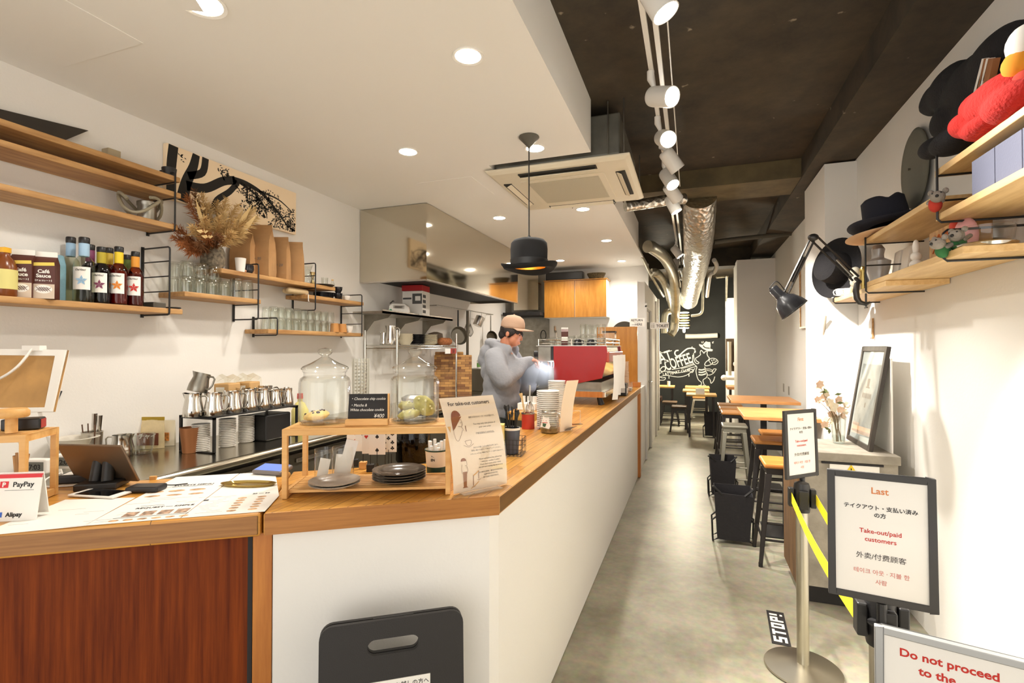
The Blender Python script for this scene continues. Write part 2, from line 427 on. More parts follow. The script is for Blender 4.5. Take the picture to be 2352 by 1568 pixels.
# ---------------------------------------------------------------- track with spotlights
TX, TZ = -.155, 2.86
tr = thing('lighting_track', 'long white double lighting track under the black ceiling of the corridor', 'lighting track', (TX, 0, TZ))
for dx in (-.028, .016): B().bb((dx - .011, .2, -.012), (dx + .011, 10.7, .012)).obj('rail', WPAINT, tr, bevel=.002)
for y in (1.0, 2.9, 4.6, 6.5, 8.4): B().tube([(0, y, .01), (0, y, ZT - TZ)], .003, 6).obj('hanger', STEEL, tr)
tag(B().tube([(TX + .062, .2, TZ + .03), (TX + .062, 4.5, TZ + .02)], .0035, 6).obj('power_cable', WPAINT), 'thin grey cable running along the right side of the lighting track', 'cable')
HD = [(1506, -8, (1.1, 1.75, .3), 'track spotlight at the very top edge of the photo, mostly cut off'),
      (1519, 222, (1.16, 1.4, 1.95), 'track spotlight shown side on, nearest the camera, lit face to the right'),
      (1527, 318, (.6, .9, 1.6), 'second track spotlight, starry bright face turned towards the camera'),
      (1542, 368, (1.16, 4.2, .9), 'third track spotlight, white can tilted down, just below the starry bright one'),
      (1536, 410, (.9, 2.6, .6), 'fourth track spotlight, its round lit face showing, left of the flat beam'),
      (1545, 442, (1.16, 5.6, 1.0), 'fifth track spotlight, white can tilted down beside the air conditioner corner'),
      (1545, 469, (.8, 4.4, .7), 'sixth track spotlight, lowest of the near cluster, in front of the foil pipe'),
      (1554, 578, (1.1, 6.6, .9), 'far track spotlight beside the silver duct, first of the far cluster'),
      (1552, 606, (-.6, 8.3, 1.2), 'far track spotlight beside the silver duct, second of the far cluster'),
      (1553, 632, (.4, 9.5, .7), 'far track spotlight beside the silver duct, third of the far cluster'),
      (1558, 652, (.3, 10.4, .7), 'farthest small track spotlight above the coiled glass lamp')]
for i, (px, py, tg, lb) in enumerate(HD):
    c = at(px, py, Z=2.715)
    d = (V(tg) - c).normalized()
    t = thing('track_spotlight', lb, 'spotlight', (c.x, c.y, TZ), group='white can spotlights on the lighting track')
    o = c - V((c.x, c.y, TZ))
    q = d.to_track_quat('Z', 'Y').to_matrix()
    B().lathe([(0, -.075), (.036, -.075), (.046, -.066), (.048, -.05), (.048, .075), (.044, .075), (.042, .05)], 28, o, q=q).obj('can', WPAINT, t, True)
    B().lathe([(0, .056), (.041, .056)], 24, o, q=q).obj('lens', LAMPT, t)
    e = o - d * .02
    B().tube([(TX - c.x - .03, 0, -.013), (TX - c.x - .03, 0, -.05), (e.x - .02, e.y, e.z + .05), e], [.018, .018, .01, .01], 10).obj('stem', WPAINT, t, True)
    P = [360, 60, 120, 190, 110, 150, 110, 110, 130, 160, 130, 110][i]
    spot('spot_lamp', c + d * .08, tg, P, [60, 60, 60, 60, 50, 60, 50, 60, 60, 60, 60][i], .7, (1, .95, .88), .03)

# ---------------------------------------------------------------- cassette air conditioner
a = thing('air_conditioner', 'white square four-way cassette air conditioner in the ceiling edge', 'air conditioner', (-.86, 3.70, ZF - .028))
ACM = mat('aged_white_plastic', (224, 214, 190), .45)
ACG = mat('air_grille', (192, 184, 160), .6, bump=.5, bs=220)
h = .5
pb = B()
pb.lathe([(0, .02), (.70, .02), (.70, .006), (.655, -.012), (.56, -.016), (.38, -.02), (0, -.02)], 4)
pan = pb.obj('panel', ACM, a, bevel=.012); pan.rotation_euler.z = R(45)
B().bb((-.3, -.3, -.026), (.3, .3, -.018)).obj('intake_frame', ACM, a, bevel=.008)
B().bb((-.255, -.255, -.03), (.255, .255, -.024)).obj('intake_grille', ACG, a, bevel=.02)
slot = mat('dark_slot', (38, 34, 26), .7)
for k in range(4):
    q = MX.Rotation(k * math.pi / 2, 4, 'Z')
    s = B(); s.m = q; s.bb((-.27, -.437, -.0215), (.27, -.375, -.012)); s.obj('air_slot', slot, a)
    s = B(); s.m = q @ MX.Translation((0, -.392, -.026)) @ MX.Rotation(R(28), 4, 'X'); s.bb((-.262, -.024, -.002), (.262, .024, .002)); s.obj('louvre', ACM, a, bevel=.001)
for x in (-.1, .25): B().tube([(x, .45, -.015), (x + .012, .45, -.034), (x + .024, .45, -.015)], .003, 6).obj('clip', slot, a)
body = B(); body.bb((-.43, -.46, .03), (.43, .46, .30)); body.obj('housing', mat('galvanised', (120, 118, 108), .5, .6, var=.1), a, bevel=.01)
for x in (.36, .46):
    for y in (-.5, .5): B().cyl((x, y, .02), (x, y, .36), .005, n=6).obj('hanging_rod', STEELD, a)

# ---------------------------------------------------------------- ducts and pipes
fm, n, l, b = _new('crinkled_foil')
tc = n.new('ShaderNodeTexCoord'); vo = n.new('ShaderNodeTexVoronoi'); vo.inputs['Scale'].default_value = 26
nz = n.new('ShaderNodeTexNoise'); nz.inputs['Scale'].default_value = 14; nz.inputs['Detail'].default_value = 6
ad = n.new('ShaderNodeMath'); ad.operation = 'ADD'
l.new(tc.outputs['Object'], vo.inputs['Vector']); l.new(tc.outputs['Object'], nz.inputs['Vector'])
l.new(vo.outputs['Distance'], ad.inputs[0]); l.new(nz.outputs['Fac'], ad.inputs[1])
bp = n.new('ShaderNodeBump'); bp.inputs['Strength'].default_value = .6; bp.inputs['Distance'].default_value = .02
l.new(ad.outputs[0], bp.inputs['Height']); l.new(bp.outputs['Normal'], b.inputs['Normal'])
b.inputs['Base Color'].default_value = lin((205, 203, 196)); b.inputs['Metallic'].default_value = 1; b.inputs['Roughness'].default_value = .3
FOIL = fm
def smooth_path(pts, k=6):
    pts = [V(p) for p in pts]; out = []
    for i in range(len(pts) - 1):
        p0, p1, p2, p3 = pts[max(i - 1, 0)], pts[i], pts[i + 1], pts[min(i + 2, len(pts) - 1)]
        for j in range(k):
            t = j / k
            out.append(.5 * ((2 * p1) + (p2 - p0) * t + (2 * p0 - 5 * p1 + 4 * p2 - p3) * t * t + (3 * p1 - p0 - 3 * p2 + p3) * t ** 3))
    out.append(pts[-1]); return out
def duct(name, path, r, label, m=None, cat='duct', ribs=0, k=6):
    pts = smooth_path(path, k)
    rr = [r * (1 + (.025 if (ribs and i % 2) else 0)) for i in range(len(pts))]
    return tag(B().tube(pts, rr, 24).obj(name, m or FOIL, smooth=True), label, cat)
A = at
main = thing('ventilation_duct', 'fat crinkled silver foil duct hanging along the black corridor ceiling', 'duct', (0, 0, 0))
mp = smooth_path([A(1607, 452, D=4.75), A(1605, 520, D=5.1), A(1603, 570, D=5.7), A(1598, 610, D=6.5), A(1590, 650, D=7.6), A(1582, 690, D=9)], 8)
B().tube(mp, [.152 * (1 + (.018 if i % 3 == 1 else 0)) for i in range(len(mp))], 28).obj('foil_tube', FOIL, main, True)
c = mp[0]
B().box((c.x, c.y - .04, c.z + .1), (.30, .1, .2)).obj('duct_collar', mat('zinc_plate', (150, 146, 132), .4, .8), main, bevel=.005)
for k in (4, 18, 34):
    p = mp[k]
    for s_ in (-.15, .15): B().tube([(p.x + s_, p.y, p.z), (p.x + s_, p.y, ZT)], .006, 6).obj('strap', STEELD, main)
duct('foil_pipe', [A(1436, 474, D=4.38), A(1480, 468, D=4.4), A(1530, 460, D=4.42), A(1572, 456, D=4.46)], .046, 'short crinkled foil pipe from the air conditioner to the fat silver duct', ribs=1, k=5)
PIPE = mat('galvanised_pipe', (176, 172, 156), .38, .9, var=.08)
duct('vent_pipe', [A(1487, 566, D=6.1), A(1500, 570, D=6.2), A(1530, 596, D=6.7), A(1548, 640, D=7.6), A(1552, 700, D=8.6), A(1551, 730, D=9.2), A(1548, 755, D=9.3), A(1540, 768, D=9.3)], .075, 'thick silver pipe curving out of the kitchen wall and down to the far end', PIPE)
duct('vent_pipe', [A(1496, 626, D=7.2), A(1512, 630, D=7.3), A(1530, 660, D=8.2), A(1542, 700, D=9.3), A(1546, 712, D=9.6), A(1530, 718, D=9.6), A(1526, 740, D=9.6), A(1526, 765, D=9.6)], .06, 'thinner silver pipe below the thick one, ending in a downward elbow', PIPE)
duct('conduit_pipe', [A(1640, 597, D=7.0), A(1646, 610, D=7.2), A(1640, 625, D=7.4), A(1630, 634, D=7.5), A(1624, 680, D=8.6)], .03, 'bent cream conduit pipe at the right side of the fat silver duct', WPAINT)
duct('conduit_pipe', [A(1475, 590, D=6.9), A(1500, 640, D=7.4), A(1524, 680, D=8.6)], .02, 'thin grey conduit slanting down below the end of the white soffit', PIPE)
duct('conduit_pipe', [A(1616, 612, D=9.6), A(1614, 690, D=9.6), A(1613, 712, D=9.6), A(1606, 722, D=9.6), A(1588, 725, D=9.6)], .025, 'small grey pipe with an elbow under the far end of the silver duct', PIPE)
duct('wall_pipe', [A(1574, 772, Y=12.13), A(1600, 772, Y=12.13), A(1648, 770, Y=12.13)], .055, 'horizontal white drain pipe across the blackboard wall', WPAINT)
duct('wall_pipe', [A(1645, 637, D=8.9), A(1668, 635, D=8.9), A(1669, 640, D=8.9), A(1668, 690, D=10.2)], .02, 'thin grey pipe bending down above the white column at the far end', PIPE)
duct('conduit_pipe', [A(1640, 556, D=6.2), A(1700, 548, D=6.2), A(1819, 536, D=6.2)], .028, 'dim grey pipe across the dark ceiling right of the silver duct', mat('dim_pipe', (84, 80, 70), .6))

# pendant of stacked glass rings at the far end
g = thing('ring_pendant', 'glowing pendant lamp of stacked glass rings before the blackboard', 'pendant lamp', A(1571, 728, D=10.2))
RG = emis('ring_glow', (255, 244, 214), 5)
for i in range(7): B().lathe([(.09 + .02 * (i % 2), .10 - i * .052), (.10 + .02 * (i % 2), .09 - i * .052), (.08, .078 - i * .052), (.07, .09 - i * .052), (.09 + .02 * (i % 2), .10 - i * .052)], 20).obj('ring', RG if i % 2 == 0 else mat('ring_brass', (190, 160, 90), .3, .8), g, True)
B().tube([(0, 0, .1), (0, 0, ZT - A(1571, 728, D=10.2).z)], .004, 6).obj('cord', BLACKP, g)
B().lathe([(0, -.32), (.022, -.31), (.028, -.27), (.02, -.22), (.016, -.2), (0, -.2)], 12).obj('bulb', RG, g, True)
pl = A(1571, 728, D=10.2)
ld = bpy.data.lights.new('ring_lamp', 'POINT'); ld.energy = 110; ld.color = (1, .9, .7); ld.shadow_soft_size = .1
o = bpy.data.objects.new('ring_lamp', ld); COL.objects.link(o); o.location = (pl.x, pl.y - .25, pl.z - .25)

# ---------------------------------------------------------------- hat pendant
c0 = at(1215, 314, Z=ZF)
hp = thing('hat_pendant', 'black bowler hat pendant lamp with golden inside above the counter', 'pendant lamp', (c0.x, c0.y, ZF))
FELT = mat('black_felt', (15, 14, 14), .95, bump=.05, bs=200)
B().lathe([(0, -.002), (.06, -.002), (.061, -.006), (.012, -.058), (.006, -.068), (0, -.07)], 28).obj('ceiling_cone', mat('grey_cone', (88, 84, 74), .5), hp, True)
B().tube([(0, 0, -.06), (0, 0, -.60)], .004, 8).obj('cord', BLACKP, hp)
hz = -.765
HB = B()
prof = [(0, .165), (.02, .165), (.06, .162), (.09, .153), (.106, .135), (.109, .10), (.107, .0)]
for rr_, zz in ((.107, 0), (.125, -.012), (.15, -.016), (.163, -.004), (.166, .006), (.163, .001), (.148, -.022), (.125, -.02), (.100, -.006), (.098, .1)):
    prof.append((rr_, zz))
HB.lathe(prof, 40, (0, 0, hz))
for v in HB.bm.verts:      # the brim dips fore and aft and rolls up at the sides
    rr_ = math.hypot(v.co.x, v.co.y)
    if rr_ > .108: v.co.z += ((v.co.x / rr_) ** 2 * .5 - .25) * (rr_ - .1) * .9
HB.obj('hat_shade', FELT, hp, True)
B().lathe([(.1065, -.0), (.110, .0), (.111, .035), (.1085, .035)], 40, (0, 0, hz + .004)).obj('hat_band', mat('black_ribbon', (18, 18, 18), .5), hp, True)
B().lathe([(.0965, -.004), (.0955, .1), (.08, .14), (0, .15)], 32, (0, 0, hz)).obj('gold_lining', mat('gold_lining', (214, 150, 50), .35, .6), hp, True)
B().lathe([(0, .0), (.02, .006), (.028, .03), (.022, .055), (.014, .07), (.014, .1), (0, .1)], 20, (0, 0, hz + .0)).obj('bulb', emis('bulb_glow', (255, 226, 170), 6), hp, True)
B().cyl((0, 0, hz + .163), (0, 0, hz + .18), .012, .008).obj('cord_grip', BLACKP, hp)
ld = bpy.data.lights.new('hat_lamp', 'POINT'); ld.energy = .6; ld.color = (1, .75, .4); ld.shadow_soft_size = .03
o = bpy.data.objects.new('hat_lamp', ld); COL.objects.link(o); o.location = (c0.x, c0.y, ZF + hz + .045)
# ---------------------------------------------------------------- counter
ZC = 1.035
U2 = V((-.819 * -1, .574)); ang = math.atan2(.574, .819)        # along the slanted front, left to right
COUNTER = staves('counter_oak', (202, 140, 58), (224, 166, 80), R(90), .55, .042, .32)
COUNTERD = staves('counter_oak_slanted', (202, 140, 58), (224, 166, 80), ang, .55, .042, .32)
Cn = V((-.575, 1.48)); S = V((-1.1356, 1.094)); u = (Cn - S).normalized(); nrm = V((-u.y, u.x))
Sb = S + nrm * .5
cnt = thing('service_counter', 'white service counter along the corridor with thick oak top', 'counter', (-.7, 3.8, 0))
off = V((.7, -3.8))
def L2(p): return (p[0] + .7, p[1] - 3.8)
top = [Cn, (-.575, 6.1), (-1.28, 6.1), (-1.28, 3.45), (-.95, 3.45), (-.95, 1.84), Sb, S]
B().prism([L2(p) for p in top], ZC - .062, ZC).obj('worktop', COUNTER, cnt, bevel=.006)
eb = [Cn + u * .0 - nrm * .0012, Cn + nrm * .004, S + nrm * .004 + u * .004, S - nrm * .0012 + u * .004]
B().prism([L2(p) for p in eb], ZC - .0605, ZC - .001).obj('edge_band', wood('edge_oak', (150, 92, 36), (186, 126, 58), (1.2, 12, 30), .4, rz=ang), cnt)
# white base: slanted front panel and the long corridor wall
wi = .032
base = [Cn - u * .02 + nrm * wi + V((-.005, 0)), (XC, 1.54), (XC, 5.97), (-.74, 5.97), (-.74, 1.66), S + nrm * (wi + .13), S + u * .02 + nrm * wi]
B().prism([L2(p) for p in base], .004, ZC - .062).obj('base_wall', WHITE, cnt)
B().bb((XC - .14 + .7, 5.97 - 3.8, .004), (XC + .03 + .7, 6.06 - 3.8, ZC - .062)).obj('end_post', POSTW, cnt, bevel=.003)
# post at the seam
a0 = S + nrm * .028 - u * .012
pb = [a0 - u * .02, a0 + u * .03, a0 + u * .03 + nrm * .1, a0 - u * .02 + nrm * .1]
B().prism([L2(p) for p in pb], .004, ZC - .062).obj('seam_post', POSTW, cnt, bevel=.002)

# left cash desk
Sg = S - u * .006; E = S - u * 1.15
dk = thing('cash_desk', 'cash desk with oak top, dark cherry veneer front and amber posts', 'counter', (S.x, S.y, 0))
def LD(p): p = V((p[0], p[1])); return (p.x - S.x, p.y - S.y)
tp = [Sg, Sg + nrm * .5, E + nrm * .5, E]
B().prism([LD(p) for p in tp], ZC - .064, ZC + .002).obj('desk_top', COUNTERD, dk, bevel=.009)
EDGEW = wood('desk_edge', (136, 88, 40), (172, 120, 62), (1.2, 12, 30), .45, rz=ang)
eb = [Sg - nrm * .0015 - u * .009, Sg + nrm * .004 - u * .009, E + nrm * .004, E - nrm * .0015]
B().prism([LD(p) for p in eb], ZC - .056, ZC - .006).obj('edge_band', EDGEW, dk)
f0 = .05
B().prism([LD(p) for p in (S - u * .045 + nrm * f0, S - u * 1.12 + nrm * f0, S - u * 1.12 + nrm * (f0 + .03), S - u * .045 + nrm * (f0 + .03))], .004, ZC - .064).obj('veneer_front', VENEER, dk)
for q0 in (.665, 1.07):
    pp = S - u * q0 + nrm * .03
    B().prism([LD(p) for p in (pp, pp - u * .07, pp - u * .07 + nrm * .1, pp + nrm * .1)], .004, ZC - .064).obj('post', POSTW, dk, bevel=.003)
gp = S - u * .655 + nrm * .045
B().prism([LD(p) for p in (gp, gp - u * .012, gp - u * .012 + nrm * .03, gp + nrm * .03)], .004, ZC - .066).obj('shadow_gap', INK, dk)
gp = S - u * .036 + nrm * .043
B().prism([LD(p) for p in (gp, gp - u * .012, gp - u * .012 + nrm * .03, gp + nrm * .03)], .004, ZC - .066).obj('shadow_gap', INK, dk)

# tall folded black board leaning on the slanted front
fw = mat('board_black', (40, 37, 36), .55, bump=.15, bs=300)
bd = thing('sandwich_board', 'black folded sandwich board with handle slot leaning on the white counter front', 'sign board', (0, 0, 0))
pc = V((-.815, 1.255))                               # foot, before the slanted front
bd.location = (pc.x - nrm.x * .1, pc.y - nrm.y * .1, .004); bd.rotation_euler = (R(-3.6), 0, ang)
def rrect(x0, y0, x1, y1, r, k=6, lower=True):
    out = []
    for cx, cy, a0 in ((x1 - r, y1 - r, 0), (x0 + r, y1 - r, 90)):
        out += [(cx + r * math.cos(R(a0 + 90 * i / k)), cy + r * math.sin(R(a0 + 90 * i / k))) for i in range(k + 1)]
    if lower:
        for cx, cy, a0 in ((x0 + r, y0 + r, 180), (x1 - r, y0 + r, 270)):
            out += [(cx + r * math.cos(R(a0 + 90 * i / k)), cy + r * math.sin(R(a0 + 90 * i / k))) for i in range(k + 1)]
    else: out += [(x0, y0), (x1, y0)]
    return out
def plate_hole(b, outer, hole, th):
    """flat plate with one hole, in the xz plane, thickness along y"""
    tmp = bmesh.new()
    for loop in (outer, hole):
        vv = [tmp.verts.new((x, 0, z)) for x, z in loop]
        for i in range(len(vv)): tmp.edges.new((vv[i], vv[(i + 1) % len(vv)]))
    bmesh.ops.triangle_fill(tmp, edges=tmp.edges, use_beauty=True)
    r = bmesh.ops.extrude_face_region(tmp, geom=list(tmp.faces))
    for v in r['geom']:
        if isinstance(v, bmesh.types.BMVert): v.co.y += th
    tmp.verts.index_update(); tmp.verts.ensure_lookup_table()
    b.add([v.co for v in tmp.verts], [[v.index for v in f.verts] for f in tmp.faces]); tmp.free(); return b
W, Hh = .39, .745
for nm, y0 in (('front_leaf', 0), ('rear_leaf', .018)):
    q = B(); q.m = MX.Translation((0, y0, 0))
    plate_hole(q, rrect(-W / 2, 0, W / 2, Hh, .035, lower=False), rrect(-.07, Hh - .092, .07, Hh - .05, .0209), .012)
    q.obj(nm, fw, bd, weld=False)
B().bb((-.055, .0122, Hh - .03), (.055, .0178, Hh + .001)).obj('hinge', BLACKP, bd)
B().bb((-.1, -.0025, .1), (.1, -.0003, Hh - .16)).obj('notice_paper', PAPER, bd)
q = B(); q.m = MX.Translation((.0, -.0028, Hh - .182)) @ MX.Rotation(R(90), 4, 'X')
q.text('HATCOFFEEへお越しの方へ', .0155, (0, 0, 0), off=.0001)
q.text('いたします。', .021, (.03, -.034, 0), off=.0002).obj('lettering', INK, bd, weld=False)

# panel and sign posts at the far end of the counter
pn = thing('end_partition', 'amber wood partition panel at the far end of the counter', 'partition', (-.9, 6.13, 0))
B().bb((-.2, 0, ZC + .06), (.285, .03, ZC + .72)).obj('panel', CABW, pn, bevel=.003)
B().bb((-.22, -.03, ZC + .0), (.32, .05, ZC + .058)).obj('ledge', POSTW, pn, bevel=.003)
B().bb((-.2, .0, .004), (.28, .05, ZC)).obj('support', WHITE, pn)
rs = thing('return_sign', 'small white RETURN HERE sign standing on the amber partition', 'sign', (-.62, 6.135, ZC + .722))
B().bb((-.085, 0, 0), (.085, .004, .10)).obj('board', PAPER, rs)
q = B(); q.m = MX.Translation((0, -.0004, .062)) @ MX.Rotation(R(90), 4, 'X')
q.text('RETURN', .036, (0, 0, 0), off=.0006); q.text('————', .02, (0, -.02, 0)); q.text('—HERE', .036, (0, -.05, 0), off=.0006); q.obj('lettering', INK, rs, weld=False)
# round sign on the kitchen end wall
p = at(1434, 768, Y=6.185)
rd = thing('round_sign', 'round dark sign with a white cup emblem above the amber partition', 'sign', (p.x, 6.185, p.z))
B().cyl((0, 0, 0), (0, .02, 0), .16, n=48).obj('disc', mat('olive_black', (60, 55, 42), .6), rd)
cup = B(); cup.bb((-.075, -.003, -.05), (.055, -.0005, .045)); cup.obj('cup_emblem', PAPER, rd, bevel=.012)
hb = B(); hb.tube([(.055, -.002, .03), (.085, -.002, .02), (.085, -.002, -.015), (.055, -.002, -.03)], .008, 6).cyl((-.03, -.0045, -.045), (-.03, -.003, -.045), .03, n=20).cyl((.035, -.0045, .0), (.035, -.003, .0), .022, n=12)
hb.obj('emblem_detail', INK, rd)
B().cyl((0, .0, -.31), (0, .0, -.15), .0125).obj('stem', BLACKM, rd)

# toilet sign over the corridor
p = at(1516, 747, Y=7.05)
ts = thing('toilet_sign', 'small white TOILET sign sticking out into the corridor', 'sign', (-.545, 7.05, p.z))
B().bb((0, 0, -.045), (.25, .006, .04)).obj('plate', PAPER, ts)
B().bb((-.055, -.003, -.05), (.008, .009, .045)).obj('bracket', DARKS, ts)
q = B(); q.m = MX.Translation((.165, -.0006, -.022)) @ MX.Rotation(R(90), 4, 'X'); q.text('TOILET', .048, off=.0012); q.obj('lettering', INK, ts, weld=False)
q = B()
for x in (.03, .055):
    q.cyl((x, -.0012, .022), (x, 0, .022), .008, n=10); q.bb((x - .009, -.0012, -.035), (x + .009, 0, .01))
q.obj('pictogram', mat('pale_grey_print', (190, 184, 172), .7), ts)

# ---------------------------------------------------------------- steel counter along the left wall
ZS = .957
stc = thing('steel_counter', 'long stainless steel back counter along the white left wall', 'counter', (-2.47, 3.2, 0))
B().bb((-.335, -5.3, ZS - .045), (.345, 3.9, ZS)).obj('steel_top', mat('worn_steel_top', (176, 170, 154), .2, 1, var=.06, vs=5), stc, bevel=.018, seg=4)
for i in range(5):
    y = -2.1 + i * 1.2
    B().bb((.24, y, .14), (.27, y + 1.14, ZS - .08)).obj('fridge_door', DARKS, stc, bevel=.006)
    B().bb((.272, y + .05, ZS - .13), (.285, y + 1.09, ZS - .105)).obj('door_handle', STEEL, stc, bevel=.003)
B().bb((-.335, -5.3, .1), (.235, 3.9, ZS - .046)).obj('carcass', mat('carcass_dark', (52, 50, 44), .5), stc)
B().bb((-.3, -5.25, .002), (.2, 3.85, .1)).obj('plinth', INK, stc)
# ---------------------------------------------------------------- wall shelving on the left
XF = -2.60
def on(px, X, Z):
    p = at(px, 790, X=X); return V((p.x, p.y, Z))
def shelf(name, y0, y1, z, label, x0=XL + .004, x1=XF, th=.028, m=None):
    t = thing(name, label, 'shelf', ((x0 + x1) / 2, (y0 + y1) / 2, z), group='oak wall shelves on black wire brackets')
    w = (x1 - x0) / 2
    B().bb((-w, y0 - (y0 + y1) / 2, -th), (w, (y1 - y0) / 2, 0)).obj('board', m or WOODS, t, bevel=.004)
    return t
def bracket(t, y, zb, zt, rungs=(), x0=XL + .004, x1=XF + .004, plate=True, r=.0045):
    """black wire ladder on the wall: part of shelf t"""
    o = t.location
    b_ = B(); X0, X1 = x0 - o.x, x1 - o.x; yy = y - o.y
    b_.tube([(X0, yy, zb - o.z), (X1 - .012, yy, zb - o.z), (X1 - .003, yy, zb - o.z + .004), (X1, yy, zb - o.z + .014), (X1, yy, zt - o.z - .014), (X1 - .003, yy, zt - o.z - .004), (X1 - .012, yy, zt - o.z), (X0, yy, zt - o.z)], r, 8)
    for z in rungs: b_.tube([(X0, yy, z - o.z), (X1, yy, z - o.z)], r * .8, 6)
    b_.bb((X0, yy - .008, zb - o.z - .012), (X0 + .004, yy + .008, zt - o.z + .012))
    b_.obj('wire_bracket', BLACKM, t, True)
S1 = shelf('wall_shelf', .7, 1.935, 2.42, 'topmost long oak shelf high on the left wall, dark tray behind it')
S2 = shelf('wall_shelf', .7, 1.94, 2.336, 'second long oak shelf from the top on the left wall')
S3 = shelf('wall_shelf', .7, 1.925, 2.16, 'third oak shelf from the top, holding the coiled hose')
bracket(S3, 1.903, 2.125, 2.44, (2.30, 2.385))
S4 = shelf('wall_shelf', .7, 1.955, 1.71, 'oak shelf carrying the syrup bottles and brown cartons')
bracket(S4, 1.877, 1.676, 2.035, (1.80, 1.88, 1.96))
S5 = shelf('wall_shelf', 1.965, 2.478, 1.81, 'short oak shelf crowded with upturned tumblers right of the syrup bottles')
bracket(S5, 2.453, 1.683, 2.035, (1.776, 1.87))
S6 = shelf('wall_shelf', 2.19, 3.19, 1.97, 'oak shelf carrying the dried flowers and kraft coffee bags')
bracket(S6, 2.966, 1.777, 2.122, (1.938, 2.03))
S7 = shelf('wall_shelf', 2.895, 3.545, 1.885, 'short oak shelf with the rolled cloth and black cups')
bracket(S7, 3.515, 1.598, 1.945, (1.851, 1.79, 1.70))
S8 = shelf('wall_shelf', 2.54, 3.54, 1.624, 'lowest oak wall shelf lined with rows of upturned glasses')
bracket(S8, 2.61, 1.585, 1.70, ())

# things on the top shelves
q = B()
P4 = [(-2.79, .65, 2.425), (-2.79, 1.44, 2.425), (-2.79, 1.60, 2.566), (-2.79, .65, 2.44)]
q.add([(p[0] + dx, p[1], p[2]) for dx in (0, .012) for p in P4], [(0, 1, 2, 3), (4, 5, 6, 7), (0, 1, 5, 4), (1, 2, 6, 5), (2, 3, 7, 6), (3, 0, 4, 7)])
tag(q.obj('serving_tray', mat('tray_dark', (48, 42, 34), .5, var=.1), bevel=.003), 'big dark tray standing tilted behind the topmost shelf', 'tray')
p = on(251, -2.76, 2.42); tag(B().box((p.x, p.y, 2.42 + .04), (.05, .06, .08)).obj('carton_box', mat('grey_board', (176, 162, 134), .8), bevel=.002), 'small grey carton on the topmost shelf', 'box')
t = thing('mesh_basket', 'small black mesh gadget at the right end of the topmost shelf', 'basket', on(385, -2.66, 2.42))
B().lathe([(.0, 0), (.03, 0), (.036, .05), (.034, .052), (.028, .004), (0, .004)], 16).obj('body', BLACKM, t, True)
B().tube([(-.036, 0, .045), (-.07, 0, .045)], .005, 6).obj('handle', BLACKM, t)
t = thing('hose_jar', 'steel jar with grey hose coiled round it on the third shelf', 'jar', on(335, -2.68, 2.16))
B().lathe([(0, 0), (.04, 0), (.042, .01), (.042, .075), (.046, .08), (.046, .1), (.03, .108), (0, .108)], 24).obj('jar_body', STEELD, t, True)
hs_ = [(.07 * math.cos(a * .5) - .02, -.02 + .11 * math.sin(a * .5) * .9, .02 + .055 + .05 * math.sin(a * .9 + 1)) for a in range(0, 24)]
B().tube(smooth_path(hs_, 3), .008, 8).obj('hose', mat('grey_hose', (150, 142, 120), .5), t, True)

# tree picture
pc_ = thing('tree_picture', 'wide canvas print of dark tree branches on cream hanging on the left wall', 'picture', (XL + .003, 2.475, 2.50))
Wp, Hp = .49, .155
B().bb((0, -Wp, -Hp), (.028, Wp, Hp)).obj('canvas', mat('canvas_cream', (246, 224, 190), .8), pc_)
q = B(); fx = .0285
def br(pts, r0, r1):
    pts = smooth_path([(fx, y, z) for y, z in pts], 5)
    k = len(pts)
    L_, R_ = [], []
    for i, p in enumerate(pts):
        d = pts[min(i + 1, k - 1)] - pts[max(i - 1, 0)]; d.x = 0; d.normalize()
        r = r0 + (r1 - r0) * i / (k - 1); nn = V((0, -d.z, d.y)) * r
        c = lambda v: V((v.x, max(-Wp, min(Wp, v.y)), max(-Hp, min(Hp, v.z))))
        L_.append(c(p + nn)); R_.append(c(p - nn))
    q.sheet([L_, R_])
    return pts
br([(-.47, -.155), (-.465, .0), (-.45, .155)], .03, .028)
br([(-.40, -.155), (-.37, -.03), (-.33, .07), (-.31, .155)], .038, .022)
br([(-.36, .01), (-.27, .06), (-.25, .155)], .022, .022)
br([(-.37, -.05), (-.25, -.03), (-.13, .05), (-.04, .085)], .028, .026)
br([(-.20, -.155), (-.17, -.08), (-.08, .0), (-.02, .08)], .02, .018)
tips = []
tips += br([(-.06, .085), (.05, .09), (.18, .06), (.3, -.02), (.42, -.12)], .02, .005)
tips += br([(.0, .08), (.12, .04), (.2, -.03), (.22, -.1)], .01, .003)
tips += br([(.15, .07), (.32, .06), (.46, .0)], .007, .003)
tips += br([(.05, .07), (.06, -.02), (.1, -.08)], .006, .002)
tips += br([(.28, 0), (.3, -.08), (.28, -.15)], .005, .002)
tips += br([(.36, -.06), (.42, -.04), (.47, -.08)], .005, .002)
tips += br([(-.12, .06), (-.14, .11), (-.1, .13)], .005, .002)
rr = random.Random(3)
cl = [(.08, .03, .07, 90), (.2, .02, .08, 110), (.33, -.04, .07, 90), (.12, -.02, .06, 80), (.17, -.06, .06, 80), (.44, -.1, .05, 90), (.4, -.14, .06, 70), (.25, .03, .1, 70), (-.12, .11, .05, 30), (.45, -.02, .06, 50), (.02, .05, .06, 50), (.3, -.13, .07, 60), (.05, -.06, .05, 30), (-.40, .1, .03, 8)]
